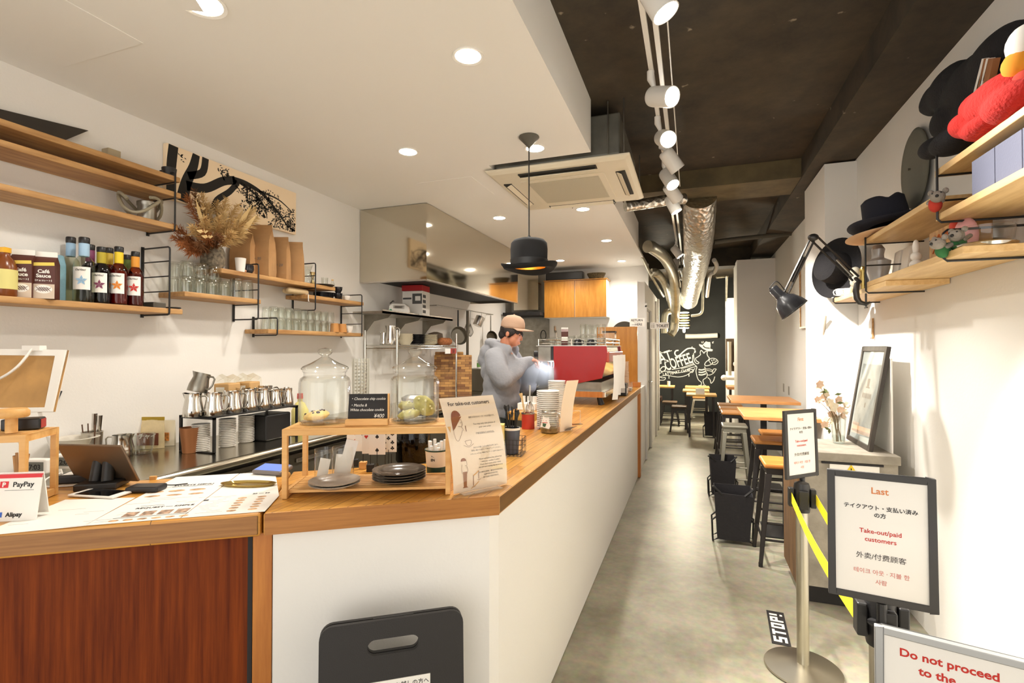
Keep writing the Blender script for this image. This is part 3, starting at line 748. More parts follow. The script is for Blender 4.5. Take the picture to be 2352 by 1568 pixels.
for y, z, s_, k in cl:
    for _ in range(k):
        a, rad = rr.uniform(0, 6.28), s_ * math.sqrt(rr.random())
        yy, zz = y + rad * math.cos(a), z + rad * math.sin(a) * .8
        if abs(yy) > Wp - .01 or abs(zz) > Hp - .01: continue
        t_ = rr.uniform(0, 6.28); l_, w_ = rr.uniform(.007, .012), rr.uniform(.003, .005)
        e, f_ = V((0, math.cos(t_), math.sin(t_))), V((0, -math.sin(t_), math.cos(t_))); c = V((fx + .0002, yy, zz))
        q.face([c - e * l_, c + f_ * w_, c + e * l_, c - f_ * w_])
q.obj('branch_print', mat('print_black', (30, 28, 24), .8), pc_, weld=False)

# ---------------------------------------------------------------- syrup bottles and cartons
def bottle(px, X, label, cols, txt=True, h=.29, r=.042):
    """cols: glass tint, liquid, collar, label motif colour"""
    t = thing('syrup_bottle', label, 'bottle', on(px, X, 1.71), R(42), group='syrup bottles on the left shelf')
    k = h / .29
    gm, lq, co, mo = cols
    B().lathe([(0, 0), (r * .92, 0), (r, .008), (r, .16 * k), (r * .9, .185 * k), (r * .42, .21 * k), (r * .40, .265 * k)], 22).obj('glass_body', glass('bottle_glass_%d%d%d' % gm, gm, 1.45, 1.2) if 'bottle_glass_%d%d%d' % gm not in MATS else MATS['bottle_glass_%d%d%d' % gm], t, True)
    if lq: B().lathe([(0, .006), (r * .93, .006), (r * .93, .15 * k), (r * .8, .17 * k), (0, .171 * k)], 20).obj('syrup', mat('syrup_%d%d%d' % lq, lq, .2), t, True)
    B().lathe([(r * .45, .205 * k), (r * .50, .21 * k), (r * .50, .262 * k), (r * .45, .264 * k)], 20).obj('neck_band', mat('band_%d%d%d' % co, co, .5), t, True)
    B().lathe([(0, .264 * k), (r * .5, .264 * k), (r * .52, .268 * k), (r * .52, .288 * k), (r * .46, .291 * k), (0, .291 * k)], 20).obj('cap', BLACKP, t, True)
    if mo:
        N = 8; g = []
        for z in (.055 * k, .155 * k): g.append([((r + .0006) * math.cos(R(-90 + 52 * (2 * i / N - 1))), (r + .0006) * math.sin(R(-90 + 52 * (2 * i / N - 1))), z) for i in range(N + 1)])
        lb = B().sheet(g).obj('label', PAPER, t, True)
        q = B(); q.m = MX.Translation((0, -r - .0012, .138 * k)) @ MX.Rotation(R(90), 4, 'X'); q.text('DaVinci', .012, off=.0002, ext=.0001, shear=.3).obj('lettering', INK, lb, weld=False)
        q = B(); q.m = MX.Translation((.004, -r - .0012, .095 * k)) @ MX.Rotation(R(90), 4, 'X')
        for a in range(5):
            c, s_ = math.cos(a * 1.257 + .3), math.sin(a * 1.257 + .3)
            q.add([(0, 0, 0), (c * .01 - s_ * .006, s_ * .01 + c * .006, 0), (c * .024, s_ * .024, 0), (c * .01 + s_ * .006, s_ * .01 - c * .006, 0)], [(0, 1, 2, 3)])
        q.obj('label_motif', mat('motif_%d%d%d' % mo, mo, .6), lb, weld=False)
    return t
CLR, AMB, DRK = (236, 238, 226), (190, 110, 46), (96, 50, 60)
bottle(160, -2.748, 'clear syrup bottle with pale blue collar in the back row', (CLR, None, (150, 184, 212), None), r=.036, h=.31)
bottle(191, -2.645, 'clear syrup bottle with pale blue collar and white label, in the front row', (CLR, None, (160, 192, 218), (150, 186, 214)), h=.30, r=.040)
bottle(205, -2.748, 'bottle with purple collar behind the clear blue-collared one', (DRK, (70, 26, 44), (130, 52, 96), None), r=.036)
bottle(231, -2.65, 'dark bottle with olive yellow collar and purple label', (DRK, (44, 22, 24), (178, 158, 40), (130, 60, 90)), h=.27, r=.037)
bottle(248, -2.748, 'amber syrup bottle with yellow collar in the back row, no label showing', (AMB, (128, 58, 18), (208, 176, 50), None), h=.29, r=.036)
bottle(271, -2.645, 'amber syrup bottle with yellow collar and orange flower label', (AMB, (138, 66, 20), (232, 200, 40), (222, 130, 30)), h=.285, r=.037)
bottle(290, -2.748, 'dark bottle with green collar at the back near the bracket', (DRK, (36, 36, 24), (90, 110, 44), None), h=.27, r=.034)
bottle(309, -2.645, 'brown syrup bottle with orange collar and red swirl label, rightmost of the row', (AMB, (110, 46, 16), (222, 150, 50), (200, 50, 40)), h=.275, r=.036)
t = thing('sauce_bottle', 'amber bottle with yellow cap at the left edge of the photo', 'bottle', on(8, -2.65, 1.71))
B().lathe([(0, 0), (.036, 0), (.04, .006), (.04, .12), (.03, .15), (.018, .165), (.018, .18), (0, .18)], 20).obj('body', mat('amber_sauce', (120, 62, 20), .25), t, True)
B().lathe([(0, .18), (.02, .18), (.02, .2), (0, .205)], 16).obj('cap', mat('yellow_cap', (226, 170, 30), .4), t, True)
B().lathe([(.0406, .03), (.0406, .11)], 20).obj('label', mat('yellow_label', (216, 206, 130), .6), t, True)
BRN = mat('carton_brown', (82, 36, 24), .5)
def carton(px, label, X):
    t = thing('sauce_carton', label, 'carton', on(px, X, 1.711), R(48))
    w = .036
    q = B(); q.bb((-w, -w, 0), (w, w, .155))
    q.add([(-w, -w, .155), (w, -w, .155), (w, w, .155), (-w, w, .155), (-w, 0, .185), (w, 0, .185)], [(0, 1, 5, 4), (2, 3, 4, 5), (1, 2, 5), (3, 0, 4)])
    q.obj('body', BRN, t)
    B().bb((-w, -.003, .182), (w, .003, .205)).obj('top_seam', PAPER, t)
    B().bb((-w, -w - .0008, .0), (w, -w - .0002, .062)).bb((-w - .001, -w - .0008, .0), (-w + .003, -w, .155)).obj('pale_panel', mat('carton_cream', (206, 188, 168), .6), t)
    q = B(); q.m = MX.Translation((0, -w - .0014, .096)) @ MX.Rotation(R(90), 4, 'X')
    q.text('Café', .021, (0, .013, 0), off=.0006).text('Sauce', .021, (0, -.006, 0), off=.0006).text('【チョコレート】', .008, (0, -.022, 0), off=.0002).obj('lettering', PAPER, t, weld=False)
    q = B(); q.m = MX.Translation((0, -w - .0012, .147)) @ MX.Rotation(R(90), 4, 'X') @ MX.Rotation(R(4), 4, 'Z')
    q.box((0, .0, 0), (.07, .014, .0006)).obj('yellow_flash', mat('flash_yellow', (226, 200, 90), .6), t)
    q = B(); q.m = MX.Translation((.0, -w - .001, .04)) @ MX.Rotation(R(90), 4, 'X')
    q.lathe([(0, 0), (.028, 0), (.03, -.0004)], 20, sy=.62).obj('cup_print', PAPER, t)
    q = B(); q.m = MX.Translation((.0, -w - .0016, .04)) @ MX.Rotation(R(90), 4, 'X')
    for k in range(-2, 3):
        q.box((k * .008, 0, 0), (.0018, .024, .0002), R(38)); q.box((k * .008, 0, 0), (.0018, .022, .0002), R(-50))
    q.obj('drizzle_print', BRN, t, weld=False)
carton(52, 'brown chocolate sauce carton, left one of the pair on the bottle shelf', -2.66)
carton(105, 'brown chocolate sauce carton, right one of the pair on the bottle shelf', -2.63)
BLU = mat('carton_blue', (134, 178, 196), .5, var=.08, vs=20)
for px, X, lb in ((72, -2.75, 'blue plastic jug with white cap behind the brown cartons'), (118, -2.75, 'blue plastic jug beside the clear bottles, behind the right brown carton')):
    t = thing('blue_jug', lb, 'jug', on(px, X, 1.71), R(5))
    B().bb((-.036, -.036, 0), (.036, .036, .17)).add([(-.036, -.036, .17), (.036, -.036, .17), (.036, .036, .17), (-.036, .036, .17), (-.012, -.03, .222), (.03, -.03, .215), (.03, .03, .215), (-.012, .03, .222)], [(0, 1, 5, 4), (1, 2, 6, 5), (2, 3, 7, 6), (3, 0, 4, 7), (4, 5, 6, 7)]).obj('body', BLU, t, bevel=.006)
    B().cyl((.0, -.045, .195), (.0, -.02, .205), .02, n=18).obj('cap', PAPER, t, bevel=.002)
tag(B().box(on(348, -2.70, 1.71 + .016), (.11, .07, .03), R(4)).obj('tin_box', mat('grey_tin', (96, 92, 84), .4, .6), bevel=.003), 'flat grey tin beside the bracket at the right end of the bottle shelf', 'box')
t = on(398, -2.66, 1.717)
tag(B().tube([(t.x + .05 * math.cos(a * .42), t.y + .032 * math.sin(a * .42) - .01, t.z) for a in range(15)], .004, 6, True).obj('wire_ring', BLACKM, smooth=True), 'black wire loop lying at the right end of the bottle shelf', 'wire')

# ---------------------------------------------------------------- glasses
GT = [(0, .010), (.029, .010), (.0335, .05), (.0350, .09), (.0375, .09), (.0365, .05), (.033, .003), (.031, 0), (0, 0)]
def tumbler(loc, label, group, h=.09, r=.037, flip=True, proto={}):
    key = (h, r, flip)
    if key not in proto:
        pr = [(a * r / .0375, z * h / .09) for a, z in GT]
        if flip: pr = [(a, h - z) for a, z in pr]
        o = B().lathe(pr, 18).obj('tumbler', GLASSD, smooth=True); proto[key] = o
    else:
        o = proto[key].copy(); COL.objects.link(o)
    o.location = loc
    return tag(o, label, 'glass', group)
lbG = 'clear tumbler upturned on the crowded shelf right of the syrup bottles'
for i in range(6):
    for j, X in enumerate((-2.645, -2.73)):
        if i == 5 and j == 1: continue
        h = .115 if i > 3 else .088
        tumbler((X, 2.005 + i * .081, 1.81), lbG, 'tumblers on the short shelf', h, .038)
        if i < 4 and not (i == 3 and j == 0): tumbler((X + .002, 2.007 + i * .081, 1.81 + h + .001), 'clear tumbler stacked on another, right of the syrup bottles', 'stacked tumblers on the short shelf', .082, .036)
lb8 = 'small clear glass upturned in the rows on the lowest wall shelf'
for i in range(10):
    for j, X in enumerate((-2.64, -2.715)):
        y = 2.615 + i * .0705 + j * .02
        if i == 9 and j == 0: continue
        tumbler((X, y, 1.624), lb8, 'upturned glasses on the lowest shelf', .082, .033)
        if (i < 9): tumbler((X, y, 1.624 + .083), 'small clear glass on top of another on the lowest wall shelf', 'second tier of glasses on the lowest shelf', .07, .031)

# things at the right end of the lowest shelf
KR2 = mat('kraft_cup', (190, 132, 70), .7)
for px, lb in ((768, 'small brown cup, left of the two at the end of the lowest wall shelf'), (786, 'small brown cup, right of the two at the end of the lowest wall shelf')):
    p = on(px, -2.625, 1.624); tag(B().lathe([(0, 0), (.036, 0), (.030, .068), (.027, .068), (.03, .004), (0, .004)], 20, p).obj('brown_cup', KR2, smooth=True), lb, 'cup')
CHINA = mat('white_china', (236, 232, 224), .25)
def cupmesh(r, h, m, parent=None, name='bowl', wall=.003):
    return B().lathe([(0, 0), (r * .55, 0), (r * .6, .004), (r * .92, h * .55), (r, h), (r - wall, h), (r * .9 - wall, h * .55), (r * .55, .008), (0, .007)], 22).obj(name, m, parent, True)
def cup(px, X, z, label, m, r=.036, h=.055, ha=-60, loc=None, grp=None, hand=True, cat='cup'):
    t = thing('coffee_cup', label, cat, loc or on(px, X, z), group=grp)
    cupmesh(r, h, m, t)
    if hand:
        a = R(ha); c, s_ = math.cos(a), math.sin(a)
        B().tube([((r * .86) * c, (r * .86) * s_, h * .25), ((r + .014) * c, (r + .014) * s_, h * .3), ((r + .02) * c, (r + .02) * s_, h * .6), ((r + .012) * c, (r + .012) * s_, h * .85), (r * .93 * c, r * .93 * s_, h * .8)], .0035, 8).obj('handle', m, t, True)
    return t
cup(801, -2.66, 1.624, 'white cup behind the brown cups at the end of the lowest wall shelf', CHINA)
BLKC = mat('black_glaze', (34, 33, 36), .2)
for px, X, k, lb in ((776, -2.64, 0, 'lower black cup of the stack on the short shelf'), (776, -2.64, 1, 'upper black cup of the stack on the short shelf'), (758, -2.67, 0, 'black cup left of the black cup stack')):
    p = on(px, X, 1.885 + k * .049); cup(px, X, 0, lb, BLKC, .034, .048, -20, loc=p)
cup(795, -2.68, 1.885, 'white cup at the right end of the short shelf with the black cups', CHINA, .034, .045)
for i in range(5):
    p = on(742, -2.70, 1.885 + .004 + i * .008); tag(B().lathe([(0, -.003), (.045, -.003), (.075, .006), (.075, .009), (.045, 0), (0, 0)], 24, p).obj('black_plate', BLKC, smooth=True), 'small black plate in the stack behind the rolled cloth', 'plate', 'black plates on the short shelf')
p = on(678, -2.655, 1.885 + .021); t = thing('rolled_cloth', 'rolled beige cloth lying on the short shelf', 'cloth', p)
B().caps((.0, -.06, 0), (0, .1, 0), .021, .021).obj('roll', mat('beige_cloth', (196, 172, 132), .9, bump=.3, bs=40), t, True)
B().caps((-.045, -.05, -.002), (-.045, .09, -.002), .019, .019).obj('roll', mat('beige_cloth', (196, 172, 132)), t, True)
p = on(707, XF + .006, 1.885); tag(B().tube([p + V((-.02, 0, .002)), p + V((.003, 0, .002)), p + V((.003, 0, -.05)), p + V((.012, 0, -.05))], .0025, 6).obj('white_hook', PAPER), 'small white hook hanging from the short shelf edge', 'hook')

# ---------------------------------------------------------------- flower shelf
vz = on(487, -2.70, 1.97)
vase = thing('flower_vase', 'dark grey patterned pot holding the dried flowers', 'vase', vz)
B().lathe([(0, 0), (.05, 0), (.065, .03), (.066, .1), (.055, .13), (.05, .13), (.06, .1), (.058, .03), (0, .006)], 24).obj('pot', mat('grey_wicker', (110, 100, 84), .9, var=.3, vs=60, bump=.5, bs=60), vase, True)
PAMP = [mat('pampas_beige', (206, 170, 112), .95), mat('pampas_rust', (160, 98, 52), .95), mat('pampas_straw', (226, 196, 140), .95), mat('dried_brown', (120, 78, 44), .95)]
fl = thing('dried_bouquet', 'big bunch of dried pampas grass and flowers in beige and rust', 'dried flowers', (vz.x, vz.y, vz.z + .02))
rr = random.Random(11)
def plume(base, tip, m, w, nm, k=150, droop=.1):
    q = B(); b0, t0 = V(base), V(tip); d = t0 - b0
    q.tube([b0, b0 + d * .5, t0], [.0025, .002, .0008], 5)
    for _ in range(k):
        s_ = rr.uniform(.35, 1.0); p = b0 + d * s_
        env = math.sin(min(1, (s_ - .3) / .7) * math.pi) ** .6 if s_ < 1 else 0
        a = V((rr.gauss(0, 1), rr.gauss(0, 1), rr.gauss(0, 1))); a -= d.normalized() * a.dot(d.normalized()) * .6; a.normalize()
        l_ = w * (.35 + env) * rr.uniform(.5, 1.1)
        e = p + a * l_ * .7 + d.normalized() * l_ * .6 - V((0, 0, droop * l_))
        sd = a.cross(d).normalized() * .0022
        if e.x < XL + .02 - fl.location.x: e.x = XL + .02 - fl.location.x
        mid = (p + e) / 2 + V((0, 0, .004))
        q.add([p - sd * .5, p + sd * .5, mid + sd, e, mid - sd], [(0, 1, 2, 3, 4)])
    q.obj(nm, m, fl, weld=False)
tips = [((430, 450), 1, -2.62), ((445, 437), 3, -2.7), ((462, 445), 0, -2.66), ((500, 462), 0, -2.72), ((520, 455), 0, -2.62), ((545, 470), 0, -2.66), ((575, 490), 2, -2.66), ((585, 478), 2, -2.7), ((590, 500), 2, -2.6), ((400, 520), 1, -2.6), ((398, 545), 1, -2.62), ((415, 560), 1, -2.55), ((440, 520), 0, -2.55), ((470, 500), 0, -2.52), ((505, 500), 0, -2.53), ((540, 505), 0, -2.52), ((560, 535), 2, -2.58), ((455, 560), 3, -2.52), ((430, 575), 1, -2.57), ((480, 470), 2, -2.72), ((515, 490), 2, -2.6), ((560, 510), 0, -2.56), ((470, 535), 1, -2.5), ((500, 540), 3, -2.5), ((535, 535), 0, -2.5)]
for (px, py), mi, X in tips:
    tp_ = at(px, py, X=X) - fl.location
    plume((rr.uniform(-.02, .02), rr.uniform(-.02, .02), .08), tp_, PAMP[mi], .055, 'plume', 170)
for px, py, X in ((467, 533, -2.5), ((478), 545, -2.49), (462, 480, -2.6)):
    c = at(px, py, X=X) - fl.location
    q = B()
    for k in range(14):
        a = k * .449 * 2; e = V((math.cos(a), math.sin(a), 0)) * .03
        up = V((.5, -.7, .2)).normalized(); e = e - up * e.dot(up)
        sd = up.cross(e).normalized() * .008
        q.add([c, c + e * .6 + sd + up * .008, c + e + up * .016, c + e * .6 - sd + up * .008], [(0, 1, 2, 3)])
    q.obj('flower_head', PAMP[2], fl, weld=False)
q = B()
for (px, py, X) in ((560, 478, -2.66), (580, 468, -2.62), (592, 490, -2.56), (450, 455, -2.58)):
    c = at(px, py, X=X) - fl.location; b0 = c * .55; sd = V((.3, .5, -.3)).normalized() * .014
    q.add([b0, b0.lerp(c, .5) + sd, c, b0.lerp(c, .5) - sd], [(0, 1, 2, 3)])
q.obj('dry_leaf', PAMP[2], fl, weld=False)
def bag(px, X, h, w, label, rz=R(20), mark=True, tint=None):
    t = thing('coffee_bag', label, 'bag', on(px, X, 1.971), rz, group='kraft coffee bags on the flower shelf')
    d = w * .62; hw, hd = w / 2, d / 2; q = B()
    lv = [(0, 1, 1), (.12, 1.03, 1.05), (.5, 1.0, 1.0), (.68, .97, .8), (.82, .95, .34), (.92, .95, .08), (1, .94, .05)]
    vs_, rings = [], []
    N = 12
    for z, a, b2 in lv:
        ring = []
        for i in range(N):
            th = 2 * math.pi * (i + .5) / N
            cx, cy = math.cos(th), math.sin(th)
            m_ = max(abs(cx), abs(cy)); cx, cy = cx / m_, cy / m_
            jit = 1 + rr.uniform(-.02, .02)
            gus = 1 - (.16 if abs(cx) > .95 and abs(cy) < .6 and z > .4 else 0)
            ring.append(len(vs_)); vs_.append((cx * hw * a * jit * gus, cy * hd * b2 * jit, z * h))
        rings.append(ring)
    fs = [tuple(rings[0]), tuple(rings[-1])]
    for a, b2 in zip(rings, rings[1:]): fs += [(a[i], a[(i + 1) % N], b2[(i + 1) % N], b2[i]) for i in range(N)]
    q.add(vs_, fs).obj('paper_body', tint or KRAFT, t, bevel=.004)
    if mark:
        q = B(); q.m = MX.Translation((0, -hd * 1.1, h * .3)) @ MX.Rotation(R(90), 4, 'X'); q.text(mark, .026, off=.0003, shear=.2).obj('handwriting', GREYINK, t, weld=False)
    return t
bag(557, -2.735, .29, .13, 'kraft coffee bag at the back, half hidden by the dried flowers', mark='D.B.')
b1 = bag(596, -2.695, .345, .165, 'tallest kraft coffee bag, with a small white label', mark='3・30')
B().bb((-.07, -.0575, .07), (-.035, -.0545, .15)).obj('white_label', PAPER, b1)
bag(643, -2.69, .30, .115, 'kraft coffee bag in the middle of the group, next to the tallest', mark='3・28')
bag(675, -2.685, .29, .12, 'kraft coffee bag at the right end of the group', R(28), mark=None)
p = on(551, -2.63, 1.97); tag(B().lathe([(0, 0), (.024, 0), (.032, .085), (.029, .085), (.022, .005), (0, .005)], 18, p).obj('white_beaker', CHINA, smooth=True), 'small white beaker beside the kraft bags', 'cup')
p = on(569, -2.64, 1.97); t = thing('black_pot', 'little round black pot with knob beside the white beaker', 'pot', p)
B().lathe([(0, 0), (.022, 0), (.034, .025), (.032, .05), (.02, .06), (0, .062)], 18).obj('body', BLKC, t, True); B().ell((.008, -.03, .012), .008).obj('knob', mat('pink_knob', (214, 160, 130), .5), t, True)
t = thing('glass_server', 'clear glass coffee server at the right part of the flower shelf', 'jug', on(703, -2.68, 1.97))
B().lathe([(0, 0), (.045, 0), (.056, .04), (.036, .09), (.03, .1), (.045, .14), (.043, .14), (.028, .1), (.034, .088), (.053, .04), (.043, .004), (0, .004)], 20).obj('glass_body', GLASSD, t, True)
p = on(717, -2.64, 1.97); tag(B().lathe([(0, 0), (.018, 0), (.020, .002), (.006, .04), (.02, .09), (.018, .09), (.004, .042), (0, .04)], 16, p).obj('jigger', mat('brass_steel', (190, 168, 120), .25, 1), smooth=True), 'brass coloured jigger beside the glass server', 'jigger')
tumbler(on(745, -2.68, 1.985), 'small clear glass on the black tray at the flower shelf end', None, .06, .026, False)
p = on(741, -2.66, 1.971); tag(B().lathe([(0, 0), (.07, 0), (.085, .012), (.082, .012), (.068, .004), (0, .004)], 24, p).obj('black_tray', BLACKP, smooth=True), 'round black tray at the right end of the flower shelf', 'tray')
t = thing('cork_bottle', 'tiny clear bottle at the very right end of the flower shelf', 'bottle', on(763, -2.65, 1.971))
B().lathe([(0, 0), (.016, 0), (.017, .03), (.009, .042), (.009, .055), (0, .055)], 14).obj('glass_body', GLASSD, t, True); B().cyl((0, 0, .055), (0, 0, .066), .008).obj('stopper', WOODP, t)
# ---------------------------------------------------------------- on the steel counter
def pitcher(loc, label, r=.044, h=.115, ha=-40, m=None, grp='steel milk pitchers on the black wire riser', rot=None):
    t = thing('milk_pitcher', label, 'pitcher', loc, group=grp, rot=rot)
    m = m or STEELM
    q = B().lathe([(0, 0), (r, 0), (r * 1.03, .006), (r, h * .35), (r * .82, h * .75), (r * .86, h), (r * .83, h), (r * .79, h * .75), (r * .95, h * .35), (r * .95, .004), (0, .004)], 26)
    a = R(ha + 180)
    for v in q.bm.verts:
        if v.co.z > h * .85:
            d = V((v.co.x, v.co.y)).normalized().dot(V((math.cos(a), math.sin(a))))
            if d > .86: v.co.x += math.cos(a) * .012; v.co.y += math.sin(a) * .012; v.co.z += .004
    q.obj('body', m, t, True)
    c, s_ = math.cos(R(ha)), math.sin(R(ha))
    B().tube([(x * c, x * s_, z) for x, z in ((r * .86, h * .88), (r + .02, h * .9), (r + .032, h * .8), (r + .03, h * .45), (r + .018, h * .25), (r * .98, h * .2))], .0045, 8).obj('handle', m, t, True)
    return t
rx0, rx1, ry0, ry1, rz1 = -2.555, -2.305, 1.905, 2.487, 1.143
rs_ = thing('wire_riser', 'black square-tube riser with steel pitchers on it, on the steel counter', 'rack', ((rx0 + rx1) / 2, (ry0 + ry1) / 2, ZS))
ox, oy = rs_.location.x, rs_.location.y
for y, nm in ((ry0, 'side_frame'), (ry1 - .012, 'side_frame')):
    q = B()
    for x in (rx0, rx1 - .012): q.bb((x - ox, y - oy, .001), (x - ox + .012, y - oy + .012, rz1 - ZS))
    q.bb((rx0 - ox, y - oy, .001), (rx1 - ox, y - oy + .012, .007)).bb((rx0 - ox, y - oy, rz1 - ZS - .012), (rx1 - ox, y - oy + .012, rz1 - ZS)); q.obj(nm, BLACKM, rs_)
B().bb((rx0 - ox, ry0 - oy, rz1 - ZS - .003), (rx1 - ox, ry1 - oy, rz1 - ZS + .003)).obj('top_plate', BLACKM, rs_)
pl_ = [(445, 'first'), (493, 'second'), (537, 'third'), (573, 'fourth'), (604, 'fifth'), (631, 'sixth'), (658, 'seventh')]
for i, (px, w_) in enumerate(pl_):
    p = on(px, -2.37 - (.06 if i == 0 else 0), rz1 + .004)
    if i > 0: p = on(px, -2.36, rz1 + .004)
    pitcher(p, '%s steel milk pitcher from the left in the row on the black riser' % w_, .046 if i < 4 else .041, .118 if i < 5 else .105, (20 if i != 6 else -50))
for px, k in ((560, 'third and fourth'), (612, 'fifth and sixth')):
    pitcher(on(px, -2.48, rz1 + .004), 'steel milk pitcher in the back row, between the %s front ones' % k, .043, .12, 60)
p = at(452, 880, X=-2.43)
pitcher((p.x, p.y, rz1 + .128), 'dark steel pitcher balanced tilted across the first pitcher of the row', .046, .10, 0, STEELD, rot=(R(-14), R(8), R(10)))
bgm = glass('clear_film', (250, 248, 240), 1.3, 1.2)
for px, lb in ((523, 'plastic wrapped pack of brown cup sleeves behind the pitchers, left one'), (570, 'plastic wrapped pack of brown cup sleeves behind the pitchers, right one')):
    t = thing('wrapped_pack', lb, 'package', on(px, -2.53, rz1 + .004), R(15))
    B().bb((-.045, -.055, 0), (.045, .055, .15)).obj('sleeve_stack', mat('sleeve_tan', (200, 160, 106), .8), t, bevel=.006)
    B().bb((-.03, -.0575, .06), (.02, -.0555, .13)).obj('label', PAPER, t)
    B().sheet([[(-.055 + .11 * i / 5, y, z + .01 * math.sin(i * 2.1 + y * 60)) for i in range(6)] for y, z in ((-.06, 0), (-.063, .09), (-.05, .165), (0, .195), (.05, .165), (.063, .09), (.06, 0))]).obj('film', bgm, t, True)
# under the riser
def paper_stack(px, X, n, label, r=.043):
    t = thing('paper_cup_stack', label, 'cup stack', on(px, X, ZS + .001))
    for k in range(n):
        B().lathe([(r * .78, k * .0095), (r * .97, .0075 + k * .0095), (r, .006 + k * .0095), (r, .0098 + k * .0095), (r * .95, .0098 + k * .0095), (r * .7, k * .0095 + .0045)], 20).obj('paper_cup', PAPER, t, True)
    return t
paper_stack(463, -2.44, 15, 'stack of white paper cups under the left end of the black riser')
paper_stack(524, -2.42, 16, 'stack of white paper cups in the middle under the black riser')
paper_stack(567, -2.43, 16, 'stack of white paper cups right of middle under the black riser')
p = on(438, -2.46, ZS + .001); tag(B().lathe([(0, 0), (.034, 0), (.047, .13), (.044, .13), (.032, .004), (0, .004)], 22, p).obj('copper_cup', mat('copper_brown', (168, 112, 72), .4, .5), smooth=True), 'copper brown cup under the left end of the black riser', 'cup')
p = V((-2.41, 2.355, ZS + .001)); tag(B().box((p.x, p.y, p.z + .075), (.16, .2, .15), R(3)).obj('black_box', BLACKP, bevel=.008), 'black box under the right end of the black riser', 'box')
p = on(594, -2.50, ZS + .001); tag(B().box((p.x, p.y, p.z + .06), (.05, .05, .12)).obj('brown_carton', BRN, bevel=.003), 'narrow brown carton beside the black box under the riser', 'box')
t = thing('detergent_bottle', 'yellow bottle with red cap behind the left cookie jar', 'bottle', on(690, -2.5, ZS + .001))
B().lathe([(0, 0), (.05, 0), (.055, .01), (.055, .12), (.03, .17), (.016, .18), (.016, .2), (0, .2)], 20).obj('body', mat('pale_yellow_plastic', (226, 214, 130), .4), t, True)
B().lathe([(0, .2), (.02, .2), (.018, .235), (0, .237)], 16).obj('cap', mat('red_cap', (206, 60, 50), .4), t, True)
# pouch, jugs, cup with tongs
t = thing('nut_pouch', 'printed snack pouch with yellow top edge standing on the steel counter', 'pouch', on(350, -2.765, ZS + .001), R(22))
N = 7
def pouch(w, h, d):
    q = B(); fr_, bk = [], []
    for j in range(N + 1):
        z = h * j / N; bl = d * (1 - (j / N) ** 2) * .5
        fr_.append([(w * (i / 6 - .5), -bl * math.sin(math.pi * (i + .5) / 7), z) for i in range(7)])
        bk.append([(w * (i / 6 - .5), bl * math.sin(math.pi * (i + .5) / 7) + .001, z) for i in range(7)])
    q.sheet(fr_); q.sheet(bk)
    for a in (0, 6): q.sheet([[r_[a] for r_ in fr_], [r_[a] for r_ in bk]])
    q.face([*fr_[0], *reversed(bk[0])])
    return q
pouch(.13, .165, .06).obj('body', mat('pouch_cream', (226, 206, 160), .45, var=.05, vs=20), t, True)
B().bb((-.066, -.004, .150), (.066, .004, .168)).obj('top_edge', mat('olive_gold', (176, 146, 30), .5), t)
B().bb((-.055, -.032, .02), (.055, -.028, .085)).obj('brown_print', mat('print_brown', (112, 56, 30), .6), t)
q = B(); q.m = MX.Translation((0, -.0335, .058)) @ MX.Rotation(R(90), 4, 'X'); q.text('チャイ', .032, off=.0008).obj('lettering', PAPER, t, weld=False)
t = thing('bean_pouch', 'yellow and white pouch with tan window behind the snack pouch', 'pouch', on(384, -2.765, ZS + .001), R(18))
pouch(.10, .14, .05).obj('body', mat('pouch_white', (228, 220, 196), .5), t, True); B().bb((-.03, -.030, .03), (.035, -.026, .075)).obj('window', mat('nut_tan', (182, 120, 60), .6, var=.3, vs=60), t)
pitcher(on(283, -2.71, ZS + .001), 'steel pitcher standing on the steel counter behind the tablet', .05, .105, 200, STEELM, None)
t = thing('glass_jug', 'small clear glass jug with loop handle beside the steel pitcher', 'jug', on(328, -2.68, ZS + .001))
B().lathe([(0, 0), (.042, 0), (.052, .03), (.056, .1), (.053, .1), (.049, .03), (.04, .004), (0, .004)], 22).obj('glass_body', GLASSD, t, True)
B().tube([(-.05, -.0, .03), (-.085, -.0, .035), (-.09, 0, .06), (-.075, 0, .085), (-.052, 0, .085)], .005, 8).obj('handle', GLASSD, t, True)
t = thing('tool_cup', 'steel cup holding tongs and spoons behind the tablet', 'cup', on(214, -2.70, ZS + .001))
B().lathe([(0, 0), (.034, 0), (.042, .14), (.045, .142), (.042, .144), (.039, .142), (.032, .004), (0, .004)], 24).obj('cup_body', STEEL, t, True)
for dx, dy, a, h in ((.0, .0, 8, .23), (.012, .015, 12, .22)): B().tube([(dx, dy, .01), (dx + .01, dy, .13), (dx + .016, dy, h)], [.004, .008, .011], 8).obj('tongs', STEELM, t, True)
for dx, dy in ((-.02, .0), (-.012, -.02), (.03, -.01)): B().tube([(dx, dy, .01), (dx * 1.6, dy * 1.6, .18)], .003, 6).obj('spoon', mat('brown_spoon', (90, 60, 40), .5), t, True)
t = thing('dripper', 'white plastic cone dripper standing left of the steel tool cup', 'dripper', on(176, -2.70, ZS + .001))
B().lathe([(0, 0), (.03, 0), (.032, .03), (.025, .034), (.062, .12), (.09, .125), (.09, .128), (.058, .124), (.02, .04), (0, .04)], 24).obj('cone', mat('milky_plastic', (220, 214, 200), .4), t, True)
# black socket pen on wall + board
p = at(126, 915, X=XL + .006); tag(B().box(p, (.008, .03, .08), rot=(R(-20), 0, 0)).obj('wall_pen', BLACKP), 'small black pen clipped to the white wall beside the framed board', 'pen')
